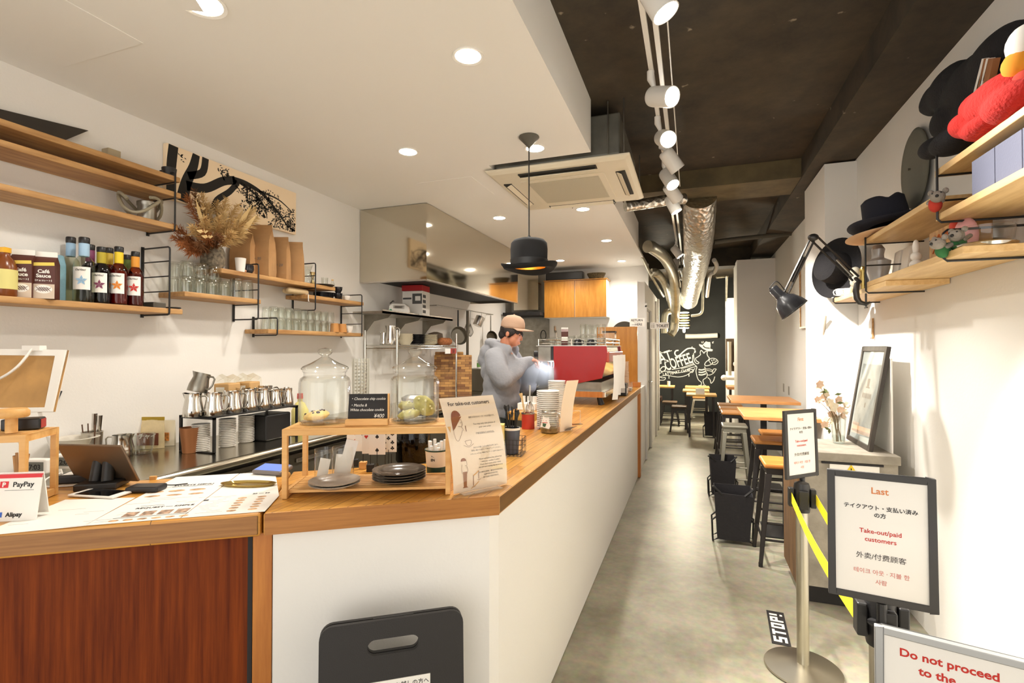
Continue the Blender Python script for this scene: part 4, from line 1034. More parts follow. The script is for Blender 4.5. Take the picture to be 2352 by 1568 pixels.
# framed board seen from behind
bk = thing('framed_board', 'white framed brown board leaning beyond the left wooden riser', 'board', (0, 0, 0))
bl, br_, tr_, tl = at(-70, 948, D=1.95), at(119, 945, D=1.95), at(151, 803, D=2.0), at(-70, 800, D=2.0)
hx = (br_ - bl).normalized(); vy = (tl - bl); vy -= hx * vy.dot(hx); nz_ = hx.cross(vy.normalized())
vbr = (tr_ - br_)
q = B()
def lerp2(a, b, c, d, s_, t_): return (a.lerp(b, s_)).lerp(d.lerp(c, s_), t_)
def slab(b_, quad, th): 
    n_ = nz_ * th; b_.add([*quad, *[p - n_ for p in quad]], [(0, 1, 2, 3), (4, 5, 6, 7), (0, 1, 5, 4), (1, 2, 6, 5), (2, 3, 7, 6), (3, 0, 4, 7)])
Q = [bl, br_, tr_, tl]
slab(q, [p - nz_ * .006 for p in Q], .01); q.obj('backing', mat('hardboard', (186, 142, 84), .7, var=.08, vs=10), bk)
q = B()
for (s0, s1, t0, t1) in ((0, 1, 0, .07), (0, 1, .9, 1), (.90, 1, .07, .9)): slab(q, [lerp2(*Q, s0, t0), lerp2(*Q, s1, t0), lerp2(*Q, s1, t1), lerp2(*Q, s0, t1)], .018)
q.obj('frame', PAPER, bk)
c = lerp2(*Q, .67, 1.02); B().box(c, (.07, .03, .02), YAW).obj('clip', PAPER, bk)
pts = [lerp2(*Q, .68, 1.0) + nz_ * .012, lerp2(*Q, .6, .7) + nz_ * .03, lerp2(*Q, .4, .5) + nz_ * .03, lerp2(*Q, .05, .38) + nz_ * .02]
B().tube(smooth_path(pts, 6), .005, 8).obj('cable', PAPER, bk, True)
q = B(); c0_ = lerp2(*Q, .4, 0) - nz_ * .02
q.tube([c0_, V((c0_.x - .05, c0_.y + .12, ZS))], .008, 8).tube([lerp2(*Q, .8, 0) - nz_ * .02, V((lerp2(*Q, .8, 0).x - .05, lerp2(*Q, .8, 0).y + .12, ZS))], .008, 8); q.obj('stand_leg', PAPER, bk)
# clear ribbed tube of lids
t = thing('lid_tube', 'tall clear ribbed tube of stacked cup lids behind the cookie jars', 'dispenser', on(829, -2.42, ZS + .001))
q = B()
for k in range(14):
    a = k * math.pi / 7; q.cyl((.062 * math.cos(a), .062 * math.sin(a), .0), (.062 * math.cos(a), .062 * math.sin(a), .46), .004, n=6)
q.obj('rib', mat('frosted_rib', (190, 186, 172), .3), t)
B().lathe([(.06, 0), (.06, .46)], 24).obj('tube_wall', GLASSD, t, True)
for k in range(16): B().lathe([(0, .02 + k * .027), (.045, .02 + k * .027), (.05, .026 + k * .027), (0, .03 + k * .027)], 16).obj('lid', mat('milky_plastic', (220, 214, 200)), t, True)
# ---------------------------------------------------------------- on the front of the counter
ZD = ZC + .002
DU, DN = V((u.x, u.y, 0)), V((nrm.x, nrm.y, 0))
def ct(px, py, dz=0): 
    p = at(px, py, Z=ZC + dz); return p
def riser(name, label, o, xd, W, D, H, slats=True):
    """two level wooden riser: o is its front left foot, xd the angle of its width"""
    t = thing(name, label, 'riser', o, xd)
    a = .016
    for x in (0, W - a):
        for y in (0, D - a): B().bb((x, y, 0), (x + a, y + a, H - .02)).obj('leg', WOODX, t, bevel=.0015)
    q = B(); q.bb((0, 0, H - .022), (W, .014, H - .002)).bb((0, D - .014, H - .022), (W, D, H - .002)).bb((0, .014, H - .022), (.018, D - .014, H - .002)).bb((W - .018, .014, H - .022), (W, D - .014, H - .002)); q.obj('top_frame', WOODX, t, bevel=.001)
    q = B(); n_ = 9
    for i in range(n_): y = .016 + (D - .032) * (i + .5) / n_; q.bb((.019, y - .0075, H - .01), (W - .019, y + .0075, H))
    q.obj('top_slats', WOODX, t)
    q = B()
    for x in (0, W - a): q.bb((x + .002, a, .002), (x + a - .002, D - a, .022))
    q.obj('foot_rail', WOODX, t)
    if slats:
        q = B()
        for i in range(n_): y = .016 + (D - .032) * (i + .5) / n_; q.bb((a, y - .0075, .014), (W - a, y + .0075, .022))
        q.obj('lower_slats', WOODX, t)
    return t
RO, RA, RH = V((-1.188, 1.214, ZC + .001)), math.atan2(.428, .904), .216
RXD, RYD = V((math.cos(RA), math.sin(RA), 0)), V((-math.sin(RA), math.cos(RA), 0))
riser('wooden_riser', 'pine riser with slatted top carrying the two cookie jars', RO, RA, .515, .215, RH)
ZR = ZC + RH + .0015; ZL = ZC + .0235
def rp(s_, t_, z): p = RO + RXD * s_ + RYD * t_; return V((p.x, p.y, z))
def on_r(px, t_, z):
    """point on the riser at depth t_ under image column px"""
    d = at(px, 790, D=1.0) - V((0, 0, CAMH)); a, b_ = RO + RYD * t_, RXD
    # (a + b s) parallel to d in xy
    s_ = (a.y * d.x - a.x * d.y) / (b_.x * d.y - b_.y * d.x)
    return V((a.x + b_.x * s_, a.y + b_.y * s_, z))
def jar(px, label):
    t = thing('cookie_jar', label, 'jar', on_r(px, .108, ZR), group='big glass cookie jars on the pine riser')
    B().lathe([(0, .001), (.074, .001), (.080, .008), (.081, .02), (.081, .135), (.077, .148), (.066, .156), (.066, .166), (.070, .170), (.070, .176)], 36).lathe([(.0775, .010), (.0775, .135), (.074, .146), (.064, .154)], 36).obj('glass_body', GLASS, t, True)
    B().lathe([(0, .003), (.072, .003), (.076, .009), (0, .010)], 36).obj('thick_base', GLASSD, t, True)
    B().lathe([(.073, .1765), (.075, .181), (.070, .187), (.045, .198), (.024, .210), (.012, .218), (.011, .222), (.02, .228), (.024, .236), (.02, .244), (0, .248)], 36).obj('lid', GLASSD, t, True)
    return t
jar(747, 'left glass cookie jar with one chocolate chip cookie in it')
jar(953, 'right glass cookie jar holding the green matcha cookies')
CK = mat('cookie_dough', (226, 186, 110), .8, var=.14, vs=40, bump=.4, bs=50)
MC = mat('matcha_dough', (172, 160, 84), .8, var=.12, vs=40, bump=.5, bs=50)
def cookie(px, t_, dz, rx, label, m, rot, chips=True, sz=.042):
    p = on_r(px, t_, ZR + dz)
    t = thing('cookie', label, 'cookie', p, rot=rot, group='cookies in the glass jars')
    q = B(); q.ell((0, 0, 0), (sz, sz * .92, .0155), 24, 10)
    for v in q.bm.verts: v.co += V((rr.uniform(-1, 1), rr.uniform(-1, 1), rr.uniform(-1, 1))) * .0012
    q.obj('dough', m, t, True)
    q = B()
    for _ in range(11 if chips else 6):
        a, d = rr.uniform(0, 6.28), sz * rr.uniform(.2, .85); q.ell((d * math.cos(a), d * math.sin(a) * .92, .0155 * math.sqrt(max(0, 1 - (d / sz) ** 2))), .0042, 6, 4)
    q.obj('chips', mat('chocolate', (62, 34, 20), .5) if chips else mat('white_chocolate', (226, 216, 160), .5), t, True)
cookie(728, .092, .027, 0, 'round chocolate chip cookie in the left jar', CK, (R(8), R(-4), 0))
cookie(940, .085, .028, 0, 'green matcha cookie lying flat at the front of the right jar', MC, (R(6), R(-8), 0), False, .038)
cookie(975, .116, .053, 0, 'large green matcha cookie leaning upright in the right jar', MC, (R(38), R(38), R(20)), False, .042)
cookie(934, .135, .050, 0, 'small green matcha cookie behind the flat one in the right jar', MC, (R(4), R(6), 0), False, .028)
# chalk sign on the riser
t = thing('price_board', 'small chalkboard price sign for cookies in a wooden stand between the jars', 'sign', on_r(845, .05, ZR), RA)
B().bb((-.066, -.022, 0), (.066, .022, .02)).obj('wooden_stand', WOODX, t, bevel=.002)
CH = B(); CH.m = MX.Translation((0, .004, .012)) @ MX.Rotation(R(-14), 4, 'X'); CH.bb((-.063, -.002, 0), (.063, .002, .088)); cb_ = CH.obj('chalkboard', mat('chalk_black', (44, 42, 42), .8), t)
q = B(); q.m = MX.Translation((0, .004, .012)) @ MX.Rotation(R(-14), 4, 'X') @ MX.Translation((0, -.0025, 0)) @ MX.Rotation(R(90), 4, 'X')
for s_, x, y, z in (('・Chocolate chip cookie', -.058, .068, .0125), ('・Matcha &', -.058, .047, .0125), ('White chocolate cookie', -.058, .032, .0125), ('¥400', .018, .010, .018)):
    q.text(s_, z, (x, y, 0), align='LEFT', off=0, sx=.88, shear=.25)
q.obj('lettering', PAPER, t, weld=False)
t_ = B(); t_.m = MX.Identity(4); t_.bb((.0635, -.004, .018), (.068, .016, .1)); t_.obj('side_rest', WOODX, t)

# plates on the lower slats
PLA = mat('speckled_plate', (180, 170, 156), .3, var=.12, vs=14)
PLB = mat('dark_glaze_plate', (104, 94, 82), .18, var=.12, vs=9)
def plate(loc, r, m, label, grp):
    return tag(B().lathe([(0, .0), (r * .55, .0), (r * .62, .004), (r * .97, .013), (r, .0155), (r * .96, .0165), (r * .66, .0075), (r * .6, .004), (0, .0042)], 36, (0, 0, 0)).obj('plate', m, smooth=True), label, 'plate', grp)
for k in range(2):
    o = plate(None, .079, PLA, ('lower', 'upper')[k] + ' speckled grey plate of the left stack under the cookie jars', 'speckled plates'); o.location = on_r(770, .045, ZL + k * .0082)
for k in range(4):
    o = plate(None, .088, PLB, ('lowest', 'second lowest', 'second highest', 'topmost')[k] + ' dark glazed plate of the right stack under the cookie jars', 'dark plates'); o.location = on_r(918, .095, ZL + k * .0085)
# two glasses with white cards
def cardglass(px, py, r, h, label, cards):
    p = ct(px, py); p.z = ZL
    t = thing('card_glass', label, 'glass', p)
    B().lathe([(r, h), (r, .004), (0, .003)], 24).lathe([(0, 0), (r * .96, 0), (r, .004)], 24).obj('glass_body', GLASSD, t, True)
    return p
TOP = None
p1 = on_r(745, .16, ZL); p2 = on_r(789, .165, ZL)
for p, r, h, lb in ((p1, .030, .1, 'narrow clear glass with blank white cards, left of the phone-like card'), (p2, .036, .105, 'clear glass with white card standing in it, behind the speckled plates')):
    t = thing('card_glass', lb, 'glass', p)
    B().lathe([(r, h), (r, .005), (r * .95, 0), (0, 0)], 24).obj('glass_body', GLASSD, t, True)
for p, dx, tl_, sz, lb in ((p1, .0, 14, (.034, .002, .062), 'small blank white card inside the narrow glass'), (p2, -.012, 8, (.032, .002, .07), 'short white card at the left inside the wider glass'), (p2, .006, 18, (.04, .004, .125), 'tall white card with grey edge leaning in the wider glass')):
    o = B().bb((-sz[0] / 2, -.001, 0), (sz[0] / 2, sz[1], sz[2])).obj('white_card', PAPER, loc=p + RXD * (dx - .004) + V((0, 0, .006)) + RYD * (.008 if dx < 0 else -.008))
    o.rotation_euler = (0, R(tl_ * .8), RA + .1); tag(o, lb, 'card')
# number stands with playing cards
PB = [(778, 0, (('♦', 'r'),), 'ace of diamonds'), (832, 1, (('♠', 'k'),), 'spade pip at the top'), (858, 2, (('♠', 'k'), ('♥', 'r')), 'spade and red pips')]
def pcard(px, py, X_, label, cols, ry, cx=0, block=None):
    b0 = ct(px, py); b0.z = ZC + .001
    t = thing('card_stand', label, 'card holder', b0, R(24) + ry)
    if block == 'cube': B().bb((-.013, -.013, 0), (.013, .013, .026)).obj('base', WOODX if cx else BLACKP, t, bevel=.001)
    elif block == 'black': B().bb((-.014, -.014, 0), (.014, .014, .026)).obj('base', BLACKP, t, bevel=.001)
    elif block == 'cone': B().lathe([(0, 0), (.018, 0), (.003, .034), (0, .034)], 4).obj('base', mat('bronze_dark', (70, 62, 46), .4, .6), t)
    else: B().tube([(-.012, 0, .002), (-.012, 0, .06), (.012, 0, .06), (.012, 0, .002)], .0018, 6).obj('base', BLACKM, t)
    B().tube([(0, 0, .02), (0, 0, .075)], .0014, 6).obj('stem', BLACKM, t)
    B().bb((-.031, -.0004, .066), (.031, .0004, .152)).obj('playing_card', PAPER, t)
    for nm, mm, ss in cols:
        q = B(); q.m = MX.Translation((0, -.0007, .109)) @ MX.Rotation(R(90), 4, 'X')
        for (x, y) in ss: 
            pip(q, nm, x, y)
        q.obj('card_pips', mm, t, weld=False)
def pip(q, k, x, y, s_=.0075):
    def disc(cx, cy, r): q.add([(x + cx + r * math.cos(a * .628), y + cy + r * math.sin(a * .628), 0) for a in range(10)], [tuple(range(10))])
    if k == 'd': q.face([(x, y + s_ * 1.2, 0), (x + s_ * .8, y, 0), (x, y - s_ * 1.2, 0), (x - s_ * .8, y, 0)])
    elif k == 'h': disc(-s_ * .45, s_ * .35, s_ * .5); disc(s_ * .45, s_ * .35, s_ * .5); q.face([(x - s_ * .9, y + s_ * .2, .00005), (x, y - s_, .00005), (x + s_ * .9, y + s_ * .2, .00005)])
    elif k == 's': disc(-s_ * .4, -s_ * .2, s_ * .5); disc(s_ * .4, -s_ * .2, s_ * .5); q.face([(x - s_ * .85, y, .00005), (x + s_ * .85, y, .00005), (x, y + s_ * 1.1, .00005)]); q.face([(x - s_ * .3, y - s_, 0), (x + s_ * .3, y - s_, 0), (x, y, 0)])
    else: disc(0, s_ * .5, s_ * .45); disc(-s_ * .5, -s_ * .2, s_ * .45); disc(s_ * .5, -s_ * .2, s_ * .45); q.face([(x - s_ * .3, y - s_, 0), (x + s_ * .3, y - s_, 0), (x, y, 0)])
pcard(815, 1070, 0, 'playing card with a red diamond on a black block stand, leftmost of the card holders', [('d', RED, [(0, -.012), (0, .02)])], R(4), 0, 'cube')
pcard(834, 1076, 0, 'playing card with hearts and spades on a pale wood block stand', [('h', RED, [(.012, -.028)]), ('s', INK, [(.0, .022)])], R(-3), 1, 'cube')
pcard(851, 1082, 0, 'playing card with a red heart on the low black block stand', [('h', RED, [(.0, -.026), (-.016, .02)])], R(6), 0, 'black')
pcard(866, 1085, 0, 'playing card with a spade on a dark pyramid stand', [('s', INK, [(.0, .024), (0, -.026)])], R(-4), 0, 'cone')
pcard(892, 1078, 0, 'seven of clubs playing card on the thin wire stand, rightmost of the card holders', [('c', INK, [(-.015, .026), (.015, .026), (0, .010), (-.015, -.006), (.015, -.006), (-.015, -.028), (.015, -.028)])], R(0), 0, 'wire')
# coffee bean jar
p = ct(945, 1068); p = V((p.x, p.y, ZC + .001)) + RYD * .08
t = thing('bean_jar', 'big glass jar of dark coffee behind the dark plates', 'jar', p)
B().lathe([(0, 0), (.068, 0), (.072, .008), (.064, .2), (.045, .225), (.045, .245)], 30).obj('glass_body', SMOKE, t, True)
B().lathe([(0, .003), (.066, .003), (.068, .01), (.061, .19), (0, .195)], 28).obj('coffee', mat('dark_coffee', (58, 40, 30), .5, var=.35, vs=120, bump=.6, bs=150), t, True)
B().lathe([(0, .245), (.048, .245), (.05, .26), (.03, .27), (0, .272)], 24).obj('lid', STEEL, t, True)
# cup of wrapped sticks with green base
p = ct(1002, 1094); p.z = ZC + .0012
p = p + RYD * .03
t = thing('stick_cup', 'paper cup with dark green base holding white paper wrapped sticks', 'cup', p, R(14))
B().lathe([(0, 0), (.036, 0), (.0375, .032)], 28).obj('green_base', mat('bottle_green', (26, 62, 48), .5), t, True)
B().lathe([(.0374, .032), (.042, .09), (.0435, .092), (.041, .092), (.036, .033)], 28).obj('cup_wall', mat('cup_cream', (230, 218, 194), .6), t, True)
B().lathe([(.0422, .088), (.044, .09), (.044, .0935), (.042, .0935)], 28).obj('green_rim', mat('bottle_green', (26, 62, 48)), t, True)
q = B(); q.m = MX.Translation((-.004, -.041, .062)) @ MX.Rotation(R(84), 4, 'X'); q.text('RS', .012, (.0, .008, 0), off=.0001).text('EN', .012, (.0, -.006, 0), off=.0004).obj('lettering', INK, t, weld=False)
for k in range(11):
    a = k * 2.4; d = .028 * math.sqrt((k + .5) / 11); x, y = d * math.cos(a), d * math.sin(a)
    B().tube([(x, y, .01), (x * 1.25, y * 1.25, .115 + .012 * math.sin(k * 1.7))], .0062, 8).obj('paper_stick', PAPER, t, True)

# curved acrylic stand with the take-out poster
ACR = glass('acrylic', (252, 252, 252), 1.4, 1.0)
sgp = ct(1042, 1133); sgq = ct(1163, 1109)
SX = (sgq - sgp); SX.z = 0; SX.normalize(); SA = math.atan2(SX.y, SX.x)
t = thing('takeout_poster', 'tall cream poster For take-out customers in a curved clear stand', 'sign', (sgp.x + .008, sgp.y - .016, ZC + .001), SA)
WS = (sgq - sgp).length; HS = .30
def ps(x, z, o=0):
    """poster sheet: bows gently and leans back"""
    k = z / HS
    return V((x - .028 * k + .0, .012 * math.sin(k * math.pi) * -1 + .045 * k * k - o, z + .002))
g = [[ps(WS * i / 10, HS * j / 14) for i in range(11)] for j in range(15)]
B().sheet(g, .0012).obj('poster_sheet', CREAM, t, True)
g = [[ps(WS * 1.0 * i / 4 * 1.02 - .001, HS * j / 14 * 1.01, .0015) for i in range(5)] for j in range(15)]
B().sheet(g, -.001).obj('acrylic_front', ACR, t, True)
B().bb((.02, -.035, 0), (WS * .8, -.0, .003)).obj('acrylic_foot', GLASSD, t)
def pdecal(nm, m, build):
    q = B(); build(q)
    for v in q.bm.verts:
        p = ps(v.co.x, v.co.y, .0007); v.co = p
    q.obj(nm, m, t, weld=False)
def txts(L): 
    def f(q):
        for s_, z, x, y in L: q.text(s_, z, (x, y, 0), off=.0001)
    return f
k_ = WS / .21
pdecal('title', mat('brown_ink', (70, 52, 40), .7), lambda q: q.text('For take-out customers', .0168 * k_, (WS * .5, HS * .915, 0), off=.0003))
def body_txt(q):
    for s_, z, x, y in (('撮影は自分のオーダーのみ可能です。', .0078, .66, .775), ('You may only take photos of', .0092, .67, .70), ('your own order', .0092, .67, .665), ('只能拍摄自己点的饮品。', .0088, .66, .60),
        ('あなたの番になれば番号を呼びます。', .0074, .63, .455), ('黄色い線から出ないで待っていてください。', .0074, .63, .425), ('いらっしゃらない場合でもアート1は作り始めます。', .0070, .64, .39),
        ('Please wait behind the yellow line', .0082, .68, .325), ('until your number is called.', .0082, .68, .295), ('If you don\'t come when called,', .0082, .68, .265), ('we will start making the art anyway.', .0082, .68, .235),
        ('请在黄线后等候，直到叫到您的号码。', .0074, .68, .18), ('如果叫到您时您不来，', .0074, .68, .15), ('我们也会开始制作拉花。', .0074, .68, .12)):
        q.text(s_, z * k_ * .82, ((x + .02) * WS, y * HS, 0))
pdecal('small_text', GREYINK, body_txt)
BR = mat('print_chestnut', (150, 84, 44), .7); SKN = mat('print_skin', (236, 206, 178), .7)
def e2(q, cx, cy, rx, ry, n_=20, a0=0, a1=360): q.add([(WS * cx, HS * cy, 0)] + [(WS * cx + .1 * k_ * rx * math.cos(R(a0 + (a1 - a0) * i / n_)), HS * cy + .1 * k_ * ry * math.sin(R(a0 + (a1 - a0) * i / n_)), 0) for i in range(n_ + 1)], [(0, i + 1, i + 2) for i in range(n_)])
def ln(q, pts, w=.0011):
    pts = smooth_path([(WS * x, HS * y, 0) for x, y in pts], 5); L_, R_ = [], []
    for i, p in enumerate(pts):
        d = (pts[min(i + 1, len(pts) - 1)] - pts[max(i - 1, 0)]).normalized(); nn = V((-d.y, d.x, 0)) * w * .5; L_.append(p + nn); R_.append(p - nn)
    q.sheet([L_, R_])
def hair(q): e2(q, .205, .78, .19, .26, 24, 20, 200); q.add([(WS * x, HS * y, 0) for x, y in ((.11, .79), (.30, .80), (.14, .68), (.10, .66))], [(0, 1, 2, 3)]); e2(q, .2, .335, .105, .1, 20, 0, 180)
pdecal('print_hair', BR, hair)
pdecal('print_trousers', mat('print_brown2', (160, 104, 62), .7), lambda q: q.add([(WS * x, HS * y, 0) for x, y in ((.175, .22), (.25, .22), (.235, .06), (.18, .06), (.16, .045), (.26, .045))], [(0, 1, 2, 3), (4, 5, 2, 3)]))
def lines(q):
    ln(q, [(.15, .70), (.11, .66), (.12, .58), (.16, .55), (.22, .60), (.27, .66)]); ln(q, [(.2, .7), (.26, .69), (.29, .65)]); ln(q, [(.28, .76), (.285, .72), (.26, .695), (.22, .70)])
    ln(q, [(.33, .70), (.33, .64)], .003); ln(q, [(.27, .54), (.38, .545), (.37, .50), (.31, .49), (.27, .54)]); ln(q, [(.24, .5), (.33, .475), (.42, .505)])
    ln(q, [(.25, .335), (.255, .29), (.22, .285)]); ln(q, [(.17, .30), (.155, .26), (.165, .20)]); ln(q, [(.25, .28), (.265, .24), (.25, .2)]); ln(q, [(.24, .77), (.242, .765)], .003); ln(q, [(.275, .77), (.277, .765)], .003); ln(q, [(.25, .735), (.265, .733), (.275, .737)])
    for x in (.36, .46): ln(q, [(x, .21 if x > .4 else .17), (x - .005, .12 if x > .4 else .05)], .004 * .6)
    ln(q, [(.33, .045), (.36, .037), (.40, .047)]); ln(q, [(.43, .115), (.46, .105), (.49, .117)])
pdecal('print_lines', mat('print_line', (140, 100, 74), .7), lines)
pdecal('print_yellow', mat('print_amber', (220, 160, 74), .7), lambda q: (ln(q, [(.31, .025), (.4, .06), (.46, .09)], .0022), ln(q, [(.36, .165), (.40, .18), (.455, .205)], .004)))

# wire basket with the cup of black spoons behind the poster
p = ct(1183, 1050); bx = thing('wire_basket', 'small black wire basket behind the take-out poster', 'basket', (p.x - .035, p.y + .06, ZC + .001), R(8))
q = B(); w, d, h = .05, .06, .07
for z in (.002, .03, .05, h): q.tube([(-w, -d, z), (w, -d, z), (w, d, z), (-w, d, z)], .0012, 6, True)
for i in range(7):
    x = -w + 2 * w * i / 6; q.tube([(x, -d, h), (x, -d, .002), (x, d, .002), (x, d, h)], .001, 5)
for i in range(7):
    y = -d + 2 * d * i / 6; q.tube([(-w, y, h), (-w, y, .002), (w, y, .002), (w, y, h)], .001, 5)
q.obj('wire_body', BLACKM, bx, weld=False)
bl_ = bx.location
t = thing('spoon_cup', 'dark blue cup full of black spoons inside the wire basket', 'cup', (bl_.x - .004, bl_.y + .005, ZC + .004))
B().lathe([(0, 0), (.03, 0), (.038, .11), (.036, .11), (.028, .004), (0, .004)], 22).obj('cup_body', mat('slate_blue', (72, 78, 92), .5), t, True)
B().lathe([(.0372, .1), (.0385, .112), (.0365, .112)], 22).obj('pale_rim', PAPER, t, True)
for k in range(12):
    a = k * 2.4; x, y = .02 * math.cos(a), .02 * math.sin(a); h_ = .19 + .02 * math.sin(k * 2)
    B().tube([(x * .6, y * .6, .01), (x * 1.3, y * 1.3, h_ - .03), (x * 1.5, y * 1.5, h_ - .01), (x * 1.55, y * 1.55, h_)], [.0022, .0022, .006, .003], 6).obj('spoon', BLACKP, t, True)
tag(B().box((bl_.x - .034, bl_.y - .03, ZC + .075), (.02, .03, .12), rot=(R(8), 0, R(10))).obj('sugar_packets', mat('packet_yellow', (222, 200, 110), .6)), 'pale yellow paper packets standing in the wire basket', 'packet')

# paper bowl stacks, coin jar, red tin, curved menu
def bowlstack(px, py, n_, label, r=.066, X=None):
    p = ct(px, py)
    t = thing('paper_bowl_stack', label, 'bowl stack', (p.x, p.y, ZC + .001))
    st = .0112
    for k in range(n_):
        z = k * st
        B().lathe([(r * .74, z), (r * .95, z + .014), (r * 1.0, z + .0125), (r * 1.01, z + .0155), (r * .97, z + .017), (r * .7, z + .004), (0, z + .0035)], 26).obj('paper_bowl', PAPER, t, True)
    return t
bowlstack(1259, 984, 19, 'tall stack of white paper bowls behind the coin jar', .066)
bowlstack(1279, 955, 21, 'second stack of white paper bowls, behind the tall front one', .06)
p = ct(1264, 992); t = thing('tip_jar', 'small glass clip jar with a lucky cat sticker in front of the paper bowls', 'jar', (p.x, p.y - .02, ZC + .001), R(-4))
B().lathe([(0, 0), (.045, 0), (.05, .006), (.05, .085), (.046, .1), (.04, .108), (.04, .125)], 26).obj('glass_body', GLASSD, t, True)
B().lathe([(0, .003), (.046, .003), (.047, .025), (0, .03)], 20).obj('coins', mat('coin_brown', (120, 100, 66), .4, .6, var=.3, vs=60), t, True)
B().lathe([(.0408, .108), (.043, .11), (.043, .116), (.0408, .118)], 26).obj('wire_ring', STEEL, t, True)
q = B(); q.tube([(.042, 0, .112), (.062, 0, .105), (.064, 0, .085), (.05, 0, .08)], .002, 6); q.obj('clip', STEEL, t)
q = B(); q.m = MX.Translation((-.004, -.0512, .06)) @ MX.Rotation(R(90), 4, 'X') @ MX.Rotation(R(-8), 4, 'Z')
q.add([(-.026, -.026, 0), (.024, -.03, 0), (.03, -.014, 0), (.018, .014, 0), (.016, .034, 0), (.006, .026, 0), (-.008, .028, 0), (-.018, .036, 0), (-.02, .014, 0)], [tuple(range(9))]).obj('sticker', PAPER, t)
q = B(); q.m = MX.Translation((-.004, -.0518, .06)) @ MX.Rotation(R(90), 4, 'X'); q.face([(-.016, -.002, 0), (.006, -.006, 0), (-.002, -.024, 0), (-.016, -.02, 0)]).obj('sticker_green', mat('sticker_green', (60, 96, 70), .6), t)
q = B(); q.m = MX.Translation((-.004, -.0522, .06)) @ MX.Rotation(R(90), 4, 'X'); q.bb((-.018, -.001, 0), (.012, .002, .0001)).cyl((-.012, .012, 0), (-.012, .012, .0001), .002, n=8).cyl((.004, .011, 0), (.004, .011, .0001), .002, n=8).obj('sticker_collar', RED, t)
p = V((-.918, 2.93, ZC + .001)); p = at(1213, 984, Z=ZC); p = V((max(p.x, -.915), p.y, ZC + .001))
t = thing('whisk_tin', 'red tin holding a wire whisk and brush beside the paper bowls', 'tin', p)
B().lathe([(0, 0), (.037, 0), (.037, .09), (.035, .09), (.035, .004), (0, .004)], 24).obj('tin_body', mat('red_tin', (186, 52, 30), .4), t, True)
B().lathe([(.0372, .084), (.039, .086), (.039, .092), (.035, .092)], 24).obj('rim', STEEL, t, True)
for k in range(8):
    a = k * math.pi / 8; c, s_ = math.cos(a), math.sin(a)
    B().tube(smooth_path([(.01 - .004 * c, -.004 * s_, .16), (.01 - .024 * c, -.024 * s_, .115), (.01 - .016 * c, -.016 * s_, .075), (.01, 0, .07)], 4), .0012, 5).tube(smooth_path([(.01 + .004 * c, .004 * s_, .16), (.01 + .024 * c, .024 * s_, .115), (.01 + .016 * c, .016 * s_, .075), (.01, 0, .07)], 4), .0012, 5).obj('whisk_wire', STEELM, t)
B().tube([(.01, 0, .155), (.01, 0, .25)], .006, 8).obj('whisk_handle', STEEL, t, True)
B().tube([(-.01, 0, .02), (-.04, .01, .17), (-.05, .012, .2)], [.004, .006, .012], 8).obj('brush', WOODP, t, True)
# curved paper menu
pm = ct(1300, 990); t = thing('curved_menu', 'narrow cream menu sheet curling up in a clear holder before the espresso machine', 'menu', (pm.x - .0, pm.y, ZC + .001), R(62))
g = [[(-.05 + .1 * i / 4, -.05 * (j / 10) ** 2 + .0, .285 * j / 10) for i in range(5)] for j in range(11)]
B().sheet(g, .001).obj('sheet', CREAM, t, True)
q = B()
for j in range(12): q.box((.012, -.05 * ((j * .75 + 1.5) / 10) ** 2 - .0012, .285 * (j * .75 + 1.5) / 10 * .1 * 10 / 10 + .0), (.05, .0004, .003))
q.obj('print_lines', GREYINK, t)
B().bb((-.055, -.004, 0), (.055, .05, .003)).obj('acrylic_foot', ACR, t)
p = ct(1325, 975); t = thing('acrylic_holder', 'small empty clear acrylic holder behind the curved menu', 'holder', (p.x, p.y, ZC + .001), R(40))
B().bb((-.035, -.02, 0), (.035, .02, .003)).bb((-.035, .017, .003), (-.03, .02, .08)).bb((.03, .017, .003), (.035, .02, .08)).bb((-.035, .017, .078), (.035, .02, .083)).obj('acrylic_body', GLASSD, t)

# ---------------------------------------------------------------- cash desk: menus, tablet, payment things
def dk(px, py, dz=0): return at(px, py, Z=ZD + dz)
def msheet(label, quad, dz, decals):
    P = [dk(*c) for c in quad]
    o = P[0]; t = thing('menu_sheet', label, 'menu', (o.x, o.y, ZD + dz), ang)
    q = MX.Rotation(-ang, 3, 'Z')
    L_ = [q @ (p - o) for p in P]
    B().prism([(p.x, p.y) for p in L_], 0, .0008).obj('laminated_sheet', PAPER, t)
    for nm, m, f in decals:
        b_ = B(); b_.m = MX.Translation((0, 0, .001)); f(b_); b_.obj(nm, m, t, weld=False)
def rule(b_, x, y, w, h=.0016): b_.box((x, y, 0), (w, h, .0002))
rr = random.Random(5)
def faint(x0, x1, y0, y1, k):
    def f(b_):
        for i in range(k): rule(b_, rr.uniform(x0, x1), y0 + (y1 - y0) * i / k, rr.uniform(.02, .07), .0016)
    return f
def ovals(xs, ys, rx, ry):
    def f(b_):
        for x in xs:
            for y in ys: b_.lathe([(0, 0), (1, 0)], 16, (x, y, 0), sx=rx, sy=ry)
    return f
PH = mat('food_print', (190, 150, 112), .6, var=.35, vs=60); PHD = mat('photo_print', (150, 124, 104), .5, var=.5, vs=70)
PGREY = mat('pale_grey_ink', (190, 184, 174), .7)
msheet('left menu sheet, mostly blank with faint lines, in front of the flat white tablet', [(-60, 1233), (193, 1208), (311, 1143), (150, 1148)], .0005, [('faint_text', PGREY, faint(.04, .3, .02, .2, 10))])
